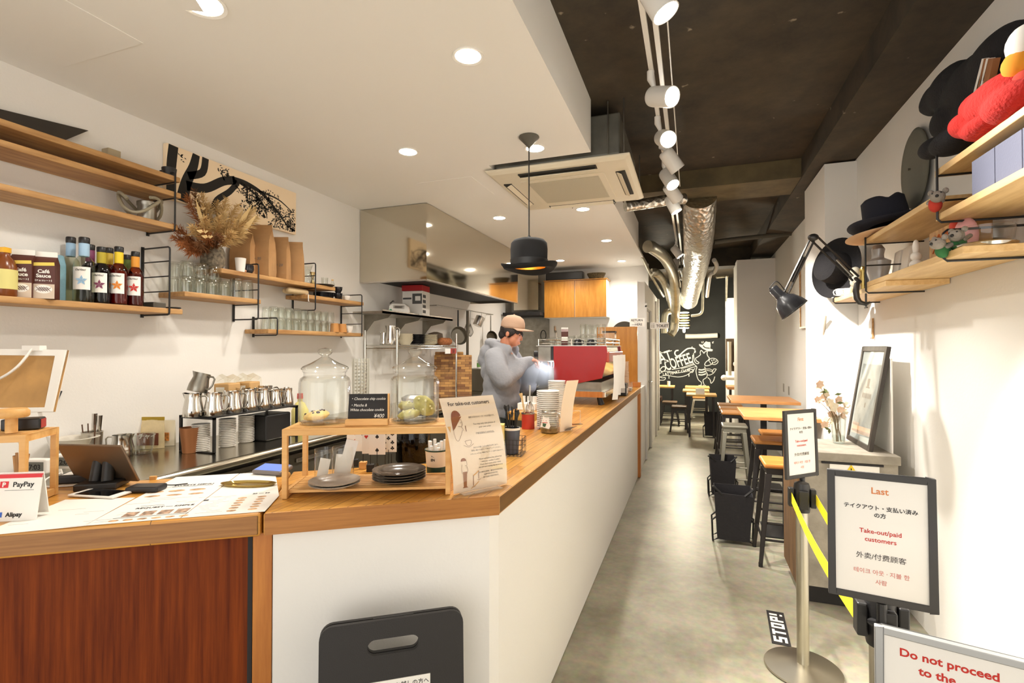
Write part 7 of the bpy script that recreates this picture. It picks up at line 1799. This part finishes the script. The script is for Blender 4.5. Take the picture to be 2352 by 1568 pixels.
# ---------------------------------------------------------------- concrete bench cabinet
CBM = mat('cabinet_concrete', (150, 142, 128), .8, var=.12, vs=10, bump=.2, bs=40)
bx0, bx1, by0, by1, bz = .575, 1.08, 3.33, 3.815, .9
t = thing('concrete_cabinet', 'grey concrete cabinet with rough plank side beside the queue signs', 'cabinet', (.84, 3.58, 0))
def CL(a): return (a[0] - .84, a[1] - 3.58, a[2])
B().bb(CL((bx0, by0, bz - .05)), CL((bx1, by1, bz))).obj('top', CBM, t, bevel=.004)
B().bb(CL((bx0 + .02, by0 + .015, .12)), CL((bx1 - .01, by1, bz - .05))).obj('body', CBM, t)
B().bb(CL((bx0 + .0, by0 + .005, .10)), CL((bx0 + .02, by1, bz - .05))).obj('plank_side', wood('rough_plank', (78, 54, 30), (130, 96, 56), (12, 12, 1), .85), t)
B().bb(CL((bx0 + .05, by0 + .08, .003)), CL((bx1 - .05, by1 - .02, .12))).obj('plinth', INK, t)  # recessed plinth, coloured black for the shade under the raised body
B().bb(CL((.74, by0 + .006, .50)), CL((.98, by0 + .0145, .845))).obj('white_notice', PAPER, t)
B().bb(CL((.70, by0 + .004, .836)), CL((1.0, by0 + .0145, .848))).obj('dark_slot', INK, t)
tb = B(); tb.m = MX.Translation(CL((.845, by0 + .005, .79))) @ MX.Rotation(R(90), 4, 'X'); tb.face([(-.03, 0, 0), (.03, 0, 0), (0, .05, 0)]).obj('yellow_triangle', mat('warning_yellow', (230, 200, 40), .6), t)
tb = B(); tb.m = MX.Translation(CL((.845, by0 + .0045, .797))) @ MX.Rotation(R(90), 4, 'X'); tb.text('!', .03, off=.001).obj('lettering', INK, t, weld=False)
# leaning framed poster
t = thing('leaning_frame', 'dark framed poster leaning on the wall on top of the concrete cabinet', 'picture frame', (.955, 3.655, bz + .002))
Wf, Hf = .225, .615; tilt = math.asin(.095 / Hf)
FM = MX.Rotation(tilt, 4, 'Y')
q = B(); q.m = FM; a = .03
q.bb((0, -Wf, 0), (.022, -Wf + a, Hf)).bb((0, Wf - a, 0), (.022, Wf, Hf)).bb((0, -Wf + a, 0), (.022, Wf - a, a)).bb((0, -Wf + a, Hf - a), (.022, Wf - a, Hf)); q.obj('frame', wood('ebony_frame', (40, 34, 28), (70, 62, 54), (10, 10, 1.5), .5), t, bevel=.002)
q = B(); q.m = FM; q.bb((.008, -Wf + a, a), (.02, Wf - a, Hf - a)); q.obj('pale_sheet', mat('poster_pale', (206, 208, 204), .6), t)
q = B(); q.m = FM; q.bb((.0072, -Wf + .06, a + .04), (.0079, Wf - .06, Hf - .11)); q.obj('grey_print', mat('poster_grey', (160, 162, 160), .6, var=.12, vs=16), t)
q = B(); q.m = FM @ MX.Translation((.0068, 0, .30)) @ MX.Rotation(R(-90), 4, 'Z') @ MX.Rotation(R(90), 4, 'X'); [q.box((-.075 + .017 * k, .008, 0), (.009, .03, .0004)) for k in range(10)]; q.box((0, .09, 0), (.04, .05, .0004)); q.box((0, .06, 0), (.07, .008, .0004)); q.box((0, -.05, 0), (.02, .03, .0004)); q.obj('lettering', GREYINK, t, weld=False)
q = B(); q.m = FM; q.bb((.0055, -Wf + a, a), (.0066, Wf - a, Hf - a)); q.obj('glass_pane', GLASS, t)
tag(B().box((1.068, 3.60, bz + .27), (.008, .36, .54)).obj('foam_board', PAPER), 'thin white panel standing between the leaning frame and the wall', 'panel')
# vase with flowers
p = at(1926, 1010, Z=bz); p = V((.80, 3.74, bz + .001)); p = at(1926, 1018, Z=bz); p.z = bz + .001
t = thing('flower_vase', 'clear cut glass vase on the concrete cabinet with pale flowers', 'vase', p)
B().lathe([(0, .002), (.03, .002), (.036, .01), (.044, .15), (.048, .17)], 14).lathe([(.032, .012), (.041, .165)], 14).obj('glass_body', GLASSD, t, False)
B().lathe([(0, .004), (.030, .004), (.034, .05), (0, .05)], 14).obj('water', glass('water', (240, 246, 246), 1.3, 1), t)
t = thing('flower_bunch', 'bunch of pale pink and cream flowers standing in the clear vase', 'flowers', p + V((0, 0, .012)))
PETAL = [mat('petal_blush', (232, 200, 172), .8), mat('petal_cream', (236, 222, 196), .8)]; LEAF = mat('leaf_green_dark', (92, 100, 52), .7); TWIG = mat('twig_brown', (120, 96, 62), .8)
rr = random.Random(9)
heads = [(1882, 882), (1895, 905), (1890, 915), (1905, 925), (1878, 918), (1915, 935), (1895, 975), (1900, 968), (1930, 940), (1945, 930), (1925, 918), (1940, 945), (1910, 950), (1886, 893), (1935, 955), (1918, 962)]
st = B(); lf = B()
dep = (p - V((0, 0, CAMH))).dot(_f)
for i, (px, py) in enumerate(heads):
    e = at(px, py, D=dep + rr.uniform(-.05, .05)) - t.location
    st.tube(smooth_path([(rr.uniform(-.015, .015), rr.uniform(-.015, .015), .0), V((e.x * .3, e.y * .3, .16)), e], 4), .0016, 5)
    q = B(); n5 = V((rr.uniform(-.6, .6), -1, rr.uniform(-.2, .6))).normalized(); a1 = n5.orthogonal().normalized(); a2 = n5.cross(a1); r = rr.uniform(.024, .036)
    for ring in (0, 1):
        for k in range(6):
            th = k * 1.047 + ring * .5; d = a1 * math.cos(th) + a2 * math.sin(th); s_ = n5.cross(d); rr_ = r * (1 - .35 * ring); o_ = n5 * (.004 * ring)
            q.face([e + o_, e + o_ + d * rr_ * .6 + s_ * rr_ * .4 + n5 * .004, e + o_ + d * rr_ + n5 * .007, e + o_ + d * rr_ * .6 - s_ * rr_ * .4 + n5 * .004])
    q.obj('flower_head', PETAL[i % 2], t, weld=False)
for px, py in ((1897, 897), (1900, 984), (1905, 990), (1925, 905), (1930, 925), (1893, 900)):
    e = at(px, py, D=dep + rr.uniform(-.03, .03)) - t.location; d = V((rr.uniform(-1, 1), -.3, rr.uniform(-.5, 1))).normalized() * .022; s_ = d.cross(V((.3, 1, .2))).normalized() * .009
    lf.face([e - d, e + s_, e + d, e - s_])
st.obj('stems', TWIG, t, weld=False); lf.obj('leaves', LEAF, t, weld=False)

# ---------------------------------------------------------------- bar tables and stools
def bartable(x0, x1, y0, y1, z, px_, py_, label):
    t = thing('bar_table', label, 'table', ((x0 + x1) / 2, (y0 + y1) / 2, 0), group='oak bar tables along the right wall'); o = t.location
    B().bb((x0 - o.x, y0 - o.y, z - .03), (x1 - o.x, y1 - o.y, z)).obj('table_top', TABLEW, t, bevel=.004)
    B().bb((px_ - .028 - o.x, py_ - .028 - o.y, .012), (px_ + .028 - o.x, py_ + .028 - o.y, z - .04)).obj('column', BLACKM, t); B().bb((px_ - .15 - o.x, py_ - .15 - o.y, z - .04), (px_ + .15 - o.x, py_ + .15 - o.y, z - .03)).obj('top_plate', BLACKM, t)
    B().bb((px_ - .18 - o.x, py_ - .18 - o.y, .001), (px_ + .18 - o.x, py_ + .18 - o.y, .012)).obj('foot_plate', BLACKM, t, bevel=.003)
bartable(.39, .94, 4.46, 5.15, .95, .72, 4.62, 'nearest oak bar table on a black column, by the white pier')
bartable(.38, 1.03, 5.75, 6.4, .95, .72, 6.02, 'second oak bar table on a black column, beyond the white pier')
GUN = mat('gunmetal_stool', (62, 58, 56), .4, .7); GALV = mat('galvanised_stool', (150, 146, 130), .4, .7); WHM = mat('white_stool_metal', (220, 214, 198), .5)
def stool(x, y, h, label, m, sm=None, w=.16, rz=0, sp=.035):
    t = thing('bar_stool' if h > .6 else 'low_stool', label, 'stool', (x, y, 0), rz)
    sm = sm or SEATW
    B().bb((-w, -w, h - .032), (w, w, h)).obj('seat', sm, t, bevel=.012)
    B().bb((-w + .015, -w + .015, h - .075), (w - .015, w - .015, h - .033)).obj('apron', m, t)
    for sx in (-1, 1):
        for sy in (-1, 1):
            a, b_ = V((sx * (w - .03), sy * (w - .03), h - .07)), V((sx * (w + sp), sy * (w + sp), .012))
            q = B()
            q.add([a + V((i * .02, j * .02, 0)) for i in (-1, 1) for j in (-1, 1)] + [b_ + V((i * .012, j * .012, 0)) for i in (-1, 1) for j in (-1, 1)], [(0, 1, 3, 2), (4, 5, 7, 6), (0, 1, 5, 4), (2, 3, 7, 6), (0, 2, 6, 4), (1, 3, 7, 5)]); lg = q.obj('leg', m, t, bevel=.003)
            B().cyl((b_.x, b_.y, 0.0005), (b_.x, b_.y, .03), .014, n=10).obj('rubber_foot', BLACKP, lg)
    for z, k in ((h * .42, .55), (h * .26, .75)):
        e = w - .03 + (sp + .03) * (1 - z / h)
        for (x0, y0, x1, y1) in (((-e, -e, e, -e), (-e, e, e, e)) if k < .6 else ((-e, -e, -e, e), (e, -e, e, e), (-e, -e, e, -e))):
            B().tube([(x0, y0, z), (x1, y1, z)], .008, 6).obj('stretcher', m, t)
    return t
stool(.62, 4.02, .70, 'nearest dark metal bar stool with orange wooden seat, beside the plank cabinet', GUN, wood('orange_seat', (178, 106, 40), (214, 146, 70), (1.5, 14, 14), .4), .155, sp=.03)
stool(.66, 4.965, .70, 'dark metal bar stool with wooden seat tucked under the nearest bar table', GUN)
stool(.77, 5.37, .70, 'dark metal bar stool between the two oak bar tables', GUN)
stool(.40, 5.63, .72, 'pale galvanised metal bar stool at the aisle between the bar tables', GALV, GALV, .12, sp=.03)
for k, lb in enumerate(('first dark metal bar stool past the second bar table', 'second dark metal bar stool past the second bar table', 'last dark metal bar stool past the second bar table')): stool(.50, 6.95 + k * .45, .70, lb, GUN)
# black fabric bags on wire feet
def floorbag(x, y, w, h, label, rz=0):
    t = thing('floor_bag', label, 'bag', (x, y, 0), rz, group='black fabric bag baskets on the aisle floor')
    q = B(); d = w * .62
    q.add([(-w * .42, -d * .4, .03), (w * .42, -d * .4, .03), (w * .42, d * .4, .03), (-w * .42, d * .4, .03), (-w * .5, -d * .5, h * .93), (w * .5, -d * .5, h * .90), (w * .5, d * .5, h), (-w * .5, d * .5, h)], [(0, 1, 2, 3), (0, 1, 5, 4), (1, 2, 6, 5), (2, 3, 7, 6), (3, 0, 4, 7)])
    o = q.obj('fabric_body', mat('black_nylon', (30, 27, 30), .7, bump=.2, bs=40), t); s_ = o.modifiers.new('t', 'SOLIDIFY'); s_.thickness = .006
    for sx in (-1, 1):
        B().tube([(sx * w * .44, -d * .35, .2), (sx * w * .56, -d * .35, .17), (sx * w * .54, -d * .35, .015), (sx * w * .40, -d * .35, .035)], .007, 6).tube([(sx * w * .44, d * .35, .2), (sx * w * .56, d * .35, .17), (sx * w * .54, d * .35, .015), (sx * w * .40, d * .35, .035)], .007, 6).tube([(sx * w * .54, -d * .35, .012), (sx * w * .54, d * .35, .012)], .007, 6).obj('wire_foot', BLACKM, t)
        B().tube([(sx * w * .3, -d * .5, h * .9), (sx * w * .5, -d * .53, h * 1.03), (sx * w * .52, d * .4, h * .95)], .009, 6).obj('strap', BLACKM, t)
floorbag(.29, 4.26, .27, .42, 'nearest black fabric bag basket on the floor, beside the orange seated stool')
floorbag(.28, 5.50, .24, .41, 'second black fabric bag basket on the floor, before the galvanised stool', R(4))
floorbag(.30, 9.1, .24, .42, 'farthest black fabric bag on the floor near the back tables')

# ---------------------------------------------------------------- back room
BT = wood('yellow_oak', (196, 150, 76), (226, 184, 110), (1.5, 14, 14), .4)
def cafetable(x0, x1, y0, y1, z, label):
    t = thing('cafe_table', label, 'table', ((x0 + x1) / 2, (y0 + y1) / 2, 0), group='small back room tables'); o = t.location
    B().bb((x0 - o.x, y0 - o.y, z - .03), (x1 - o.x, y1 - o.y, z)).obj('table_top', BT, t, bevel=.003)
    for x in (x0 + .05, x1 - .05):
        for y in (y0 + .05, y1 - .05): B().bb((x - .016 - o.x, y - .016 - o.y, .001), (x + .016 - o.x, y + .016 - o.y, z - .03)).obj('leg', GUN, t)
cafetable(-.10, .38, 8.95, 9.4, .72, 'nearest small yellow table in the back room, white card on it')
cafetable(-.17, .29, 9.75, 10.2, .72, 'middle small yellow table in the back room')
cafetable(-.14, .32, 10.6, 11.1, .72, 'farthest small yellow table in the back room, by the blackboard')
cafetable(-.95, -.34, 10.5, 10.95, .73, 'small yellow table at the left end of the blackboard')
tag(B().bb((.05, 8.99, .7215), (.19, 9.03, .82)).obj('menu_stand', PAPER), 'white menu card standing on the nearest back room table', 'card')
tag(B().lathe([(0, 0), (.03, 0), (.03, .1), (0, .1)], 12, (-.45, 10.6, .731)).obj('white_candle', PAPER), 'small white cylinder on the left back room table', 'candle')
stool(-.23, 9.575, .46, 'dark low wooden stool at the aisle before the small yellow tables', GUN, wood('dark_seat', (66, 48, 32), (110, 84, 56), (1.5, 14, 14), .5), .13, sp=.02)
stool(-.42, 10.3, .46, 'dark low stool behind the aisle stool in the back room', GUN, wood('dark_seat2', (66, 48, 32), (110, 84, 56), (1.5, 14, 14), .5), .14)
stool(.15, 11.4, .47, 'low stool with white metal legs under the back room tables', WHM, None, .15)
t = thing('leather_bench', 'dark brown bench along the left of the back room', 'bench', (-.9, 11.2, 0)); B().bb((-.5, -.25, .36), (.28, .25, .46)).obj('cushion', mat('brown_leather', (74, 50, 36), .5), t, bevel=.02); B().bb((-.48, -.22, .002), (.26, .22, .36)).obj('base', INK, t)
t = thing('corner_shelf', 'small wooden wall shelf between the far white column and the pier', 'shelf', (.62, 9.5, .84))
B().bb((-.06, -.3, -.04), (.53, .3, 0)).obj('board', TABLEW, t); B().bb((-.02, -.02, -.839), (.02, .02, -.04)).obj('leg', GUN, t)
t = thing('water_pipes', 'grey vertical pipes with round valve in a brown recess at the far right', 'pipes', (.86, 10.2, 1.0))
B().bb((-.26, .15, .06), (.29, .2, .68)).obj('recess_panel', mat('recess_brown', (92, 78, 64), .8, var=.15, vs=8), t)
for x, r in ((-.2, .035), (-.08, .028)): B().cyl((x, 0.1, -.1), (x, .1, .62), r).obj('pipe', mat('pipe_grey', (176, 168, 150), .6), t, True)
B().cyl((-.08, .02, .2), (-.08, .08, .2), .06, n=24).obj('valve', WPAINT, t, bevel=.004)
B().cyl((-.30, .05, -.06), (.2, .05, -.06), .04).ell((-.3, .05, -.06), .055).obj('elbow_pipe', WPAINT, t, True)
for x in (-.05, .28): B().bb((x, .06, -1.0), (x + .02, .2, .06)).obj('stand', INK, t)

# mural on the blackboard
t = thing('chalk_mural', 'white chalk mural of lettering and a fox with a hat on the black back wall', 'mural', (0, YE - .003, 0))
CHK = mat('chalk_white', (232, 230, 224), .8)
def mp_(px, py): p = at(px, py, Y=YE - .003); return V((p.x, 0, p.z))
q = B()
def cl2(pts, w=.016, close=False, b_=None):
    b_ = b_ or q
    P = [mp_(1480 + x / 5.225, 700 + y / 5.225) for x, y in pts]
    if close: P.append(P[0])
    P = smooth_path(P, 4); L_, R_ = [], []
    for i, p in enumerate(P):
        d = P[min(i + 1, len(P) - 1)] - P[max(i - 1, 0)]; d.normalize(); nn = V((-d.z, 0, d.x)) * w * .5; L_.append(p + nn); R_.append(p - nn)
    b_.sheet([L_, R_])
cl2([(100, 600), (160, 580), (240, 570), (330, 548)]); cl2([(100, 575), (150, 568), (200, 560)])
cl2([(410, 545), (380, 550), (365, 580), (385, 612), (420, 605), (470, 560), (520, 525), (580, 520), (610, 535)], .03); cl2([(575, 500), (570, 510)], .02); cl2([(605, 545), (610, 560), (600, 575)], .03)
cl2([(330, 775), (450, 752), (590, 705)], .016); cl2([(440, 765), (520, 745), (600, 715)], .012)
cl2([(120, 850), (170, 800), (215, 745), (250, 745), (250, 780), (215, 800), (180, 780)], .022)
cl2([(140, 850), (230, 800), (310, 800), (390, 815), (470, 800), (540, 760), (620, 740)], .014); cl2([(170, 870), (260, 845), (400, 865), (500, 845), (560, 805), (610, 760)], .014); cl2([(165, 855), (215, 875), (250, 870), (240, 900), (170, 902)], .016)
cl2([(540, 770), (590, 780), (575, 810), (550, 800)], .016); cl2([(295, 850), (295, 885)], .016); cl2([(535, 830), (535, 860)], .02)
# fox outline
cl2([(675, 600), (670, 570), (680, 545), (700, 560), (715, 580), (730, 560), (755, 560), (752, 590), (765, 620), (780, 635), (770, 660)], .016)
cl2([(672, 600), (640, 625), (615, 640), (625, 670), (655, 690), (640, 705), (610, 690), (595, 640), (590, 580)], .016); cl2([(580, 600), (580, 680), (600, 715), (630, 745), (620, 790), (630, 850), (650, 900), (685, 930), (680, 960)], .016)
cl2([(770, 660), (735, 690), (725, 720), (750, 730), (800, 715), (830, 690)], .016); cl2([(790, 690), (775, 670), (800, 642), (850, 645), (885, 680), (850, 715), (800, 705)], .014, True)
cl2([(725, 740), (735, 790), (755, 830), (745, 870), (705, 900), (710, 935), (720, 960)], .016); cl2([(740, 770), (790, 770), (820, 790)], .012); cl2([(745, 785), (800, 795), (830, 815), (850, 790), (862, 770), (830, 770), (820, 800)], .014); cl2([(760, 870), (790, 900), (800, 940), (830, 910), (845, 860)], .016); cl2([(755, 840), (790, 840), (830, 820)], .012)
cl2([(650, 965), (690, 965)], .014); cl2([(700, 965), (740, 965)], .014)
for y in (770, 800, 830): cl2([(650, y + 5), (690, y + 10), (740, y - 5)], .028)
for a, b_ in (((685, 440), (695, 460)), ((705, 435), (706, 455)), ((815, 460), (830, 455)), ((812, 450), (832, 440))): cl2([a, b_], .014)
for x, y in ((810, 665), (835, 660), (860, 675), (820, 690), (845, 690)): cl2([(x - 6, y), (x + 6, y)], .03)
q.obj('chalk_lines', CHK, t, weld=False)
def fillp(pts): return [mp_(1480 + x / 5.225, 700 + y / 5.225) for x, y in pts]
q = B(); q.face(fillp([(655, 470), (700, 480), (720, 455), (740, 437), (765, 445), (790, 445), (795, 490), (790, 525), (822, 535), (815, 556), (760, 556), (700, 525), (660, 490)])); q.obj('chalk_hat', CHK, t, weld=False)
q = B(); cl2([(705, 488), (730, 512), (785, 520)], .022, b_=q)
for v in q.bm.verts: v.co.y -= .002
q.obj('hat_band', BLACKB, t, weld=False)
def mtext(s_, x0, y0, x1, y1, hgt, nm, off_=.004, m=CHK):
    a, b_ = fillp([(x0, y0)])[0], fillp([(x1, y1)])[0]; d = b_ - a; L_ = d.length
    q = B(); q.m = MX.Translation(a + V((0, -.001, 0))) @ MX.Rotation(-math.atan2(d.z, d.x), 4, 'Y') @ MX.Rotation(R(90), 4, 'X')
    q.text(s_, hgt, align='LEFT', off=off_)
    xs = [(MX.Rotation(math.atan2(d.z, d.x), 3, 'Y') @ (v.co - a)).x for v in q.bm.verts]; k = L_ / max(xs)
    ax = d.normalized()
    for v in q.bm.verts:
        r = v.co - a; v.co = a + r + ax * (r.dot(ax) * (k - 1))
    q.obj(nm, m, t, weld=False)
mtext('HAT', 105, 735, 345, 662, .36, 'lettering'); mtext('COFFEE', 265, 790, 580, 690, .34, 'lettering', .006); mtext('LATTEART CLUB', 225, 850, 550, 795, .09, 'lettering', .002)

# ---------------------------------------------------------------- queue stanchions, belts, signs
SATIN = mat('satin_steel', (188, 182, 166), .3, 1)
def stanchion(x, y, label):
    t = thing('queue_stanchion', label, 'stanchion', (x, y, 0))
    B().lathe([(0, .001), (.16, .001), (.165, .006), (.162, .012), (.06, .028), (.028, .034), (0, .034)], 44).obj('base_disc', SATIN, t, True)
    B().cyl((0, 0, .03), (0, 0, .74), .026, n=24).obj('pole', SATIN, t, True)
    B().lathe([(0, .735), (.032, .735), (.034, .745), (.034, .855), (.03, .868), (.012, .875), (0, .875)], 24).obj('belt_head', BLACKP, t, True)
    for dx, dy in ((-.045, 0), (.045, 0), (0, -.045), (0, .045)): B().box((dx, dy, .80), (.024 if dx else .04, .024 if dy else .04, .085)).obj('belt_clip', BLACKP, t, bevel=.004)
    return t
stanchion(.48, 2.68, 'farther steel queue stanchion with black head, carrying the First sign')
stanchion(.455, 1.55, 'nearer steel queue stanchion with black head, carrying the Last sign')
YEL = mat('belt_yellow', (246, 226, 36), .6)
for x0, x1, lb in ((.435, .405, 'yellow queue belt stretched between the two stanchions, left one'), (.535, .515, 'yellow queue belt stretched between the two stanchions, right one')):
    g = [[(x0 + (x1 - x0) * j / 10, 2.66 + (1.57 - 2.66) * j / 10, .80 + z - .03 * math.sin(math.pi * j / 10)) for z in (-.024, .024)] for j in range(11)]
    tag(B().sheet(g, .0012).obj('queue_belt', YEL), lb, 'belt')
def qsign(c, w, h, yaw, pitch, label, head, lines):
    t = thing('queue_sign', label, 'sign', c, rot=(R(pitch), 0, R(yaw)))
    q = B(); a = .017
    q.bb((-w, 0, 0), (-w + a, .014, h)).bb((w - a, 0, 0), (w, .014, h)).bb((-w + a, 0, 0), (w - a, .014, a)).bb((-w + a, 0, h - a), (w - a, .014, h)); q.obj('frame', mat('frame_charcoal', (52, 50, 48), .5), t, bevel=.002)
    B().bb((-w + a, .004, a), (w - a, .012, h - a)).obj('sheet', PAPER, t)
    B().cyl((0, .007, -.05), (0, .007, .0), .012).cyl((0, .007, -.05), (0, .007, -.055), .03).obj('stem', BLACKP, t)
    for nm, m, L_ in lines:
        q = B(); q.m = MX.Translation((0, .0036, 0)) @ MX.Rotation(R(90), 4, 'X')
        for s_, z, y, o_ in L_: q.text(s_, z, (0, y, 0), off=o_)
        q.obj(nm, m, t, weld=False)
def sl(head): return [('heading', ORANGE, [(head, .0225, .268, .0003)]), ('japanese_text', INK, [('テイクアウト・支払い済み', .0128, .228, .0002), ('の方', .0128, .210, .0002)]), ('red_text', RED, [('Take-out/paid', .0155, .168, .00015), ('customers', .0155, .148, .00015)]), ('chinese_text', mat('soft_ink', (70, 64, 60), .7), [('外卖/付费顾客', .0165, .105, 0)]), ('korean_text', PINK, [('테이크 아웃 · 지불 한', .0132, .068, .0001), ('사람', .0132, .045, .0001)])]
qsign((.494, 2.765 - .05, .885), .1125, .32, 44, -2, 'black framed queue sign reading First, on the farther stanchion', 'First', sl('First'))
qsign((.442, 1.497, .862), .1125, .32, -9, -3, 'black framed queue sign reading Last, on the nearer stanchion', 'Last', sl('Last'))
# big do-not-proceed board
a_ = at(2008, 1436, D=1.02); b_ = at(2352, 1528, D=.90); d = b_ - a_; d.z = 0
t = thing('notice_board', 'big grey framed notice reading Do not proceed at the bottom right corner', 'sign', (a_.x, a_.y, a_.z), rot=(R(-3), 0, math.atan2(d.y, d.x)))
Wn, Hn, a = .46, .32, .014
q = B(); q.bb((0, 0, -Hn), (a, .016, 0)).bb((Wn - a, 0, -Hn), (Wn, .016, 0)).bb((a, 0, -a), (Wn - a, .016, 0)).bb((a, 0, -Hn), (Wn - a, .016, -Hn + a)); q.obj('frame', mat('alu_grey', (168, 168, 166), .35, .6), t, bevel=.002)
B().bb((a, .004, -Hn + a), (Wn - a, .012, -a)).obj('sheet', PAPER, t)
q = B(); q.m = MX.Translation((0, .0036, 0)) @ MX.Rotation(R(90), 4, 'X'); q.text('Do not proceed', .021, (.040, -.047, 0), align='LEFT', off=.0005, sx=1.06); q.text('to the', .021, (.070, -.074, 0), align='LEFT', off=.0005, sx=1.06); q.obj('lettering', RED, t, weld=False)
B().cyl((Wn / 2, .03, -a_.z + .002), (Wn / 2, .03, -Hn * .5), .014).obj('stand_pole', BLACKM, t); B().lathe([(0, 0), (.15, 0), (.15, .012), (0, .02)], 30, (Wn / 2, .03, -a_.z + .003)).obj('stand_base', BLACKM, t, True)
# floor sticker
c4 = [at(*p, Z=.0025) for p in ((1773, 1476), (1760, 1400), (1799, 1406), (1818, 1486))]
o = c4[0]; ex_ = (c4[1] - c4[0]); Lx = ex_.length; ey_ = (c4[3] - c4[0]); Ly = ey_.length
t = thing('floor_sticker', 'black floor sticker reading STOP! in white block letters', 'sticker', o, math.atan2(ex_.y, ex_.x))
B().bb((0, -Ly, -.002), (Lx, 0, 0)).obj('black_film', INK, t)
PIXF = {'S': ('111', '100', '111', '001', '111'), 'T': ('111', '010', '010', '010', '010'), 'O': ('111', '101', '101', '101', '111'), 'P': ('111', '101', '111', '100', '100'), '!': ('1', '1', '1', '0', '1')}
q = B(); cx = Lx * .07; cw = Lx * .86 / 17; chh = Ly * .74 / 5
for chx in 'STOP!':
    rows = PIXF[chx]
    for j, row in enumerate(rows):
        for i, v in enumerate(row):
            if v == '1': x0 = cx + i * cw; y1 = -Ly * .13 - j * chh; q.bb((x0, y1 - chh, .0), (x0 + cw * 1.001, y1, .0006))
    cx += cw * (len(rows[0]) + .9)
q.obj('lettering', PAPER, t, weld=False)
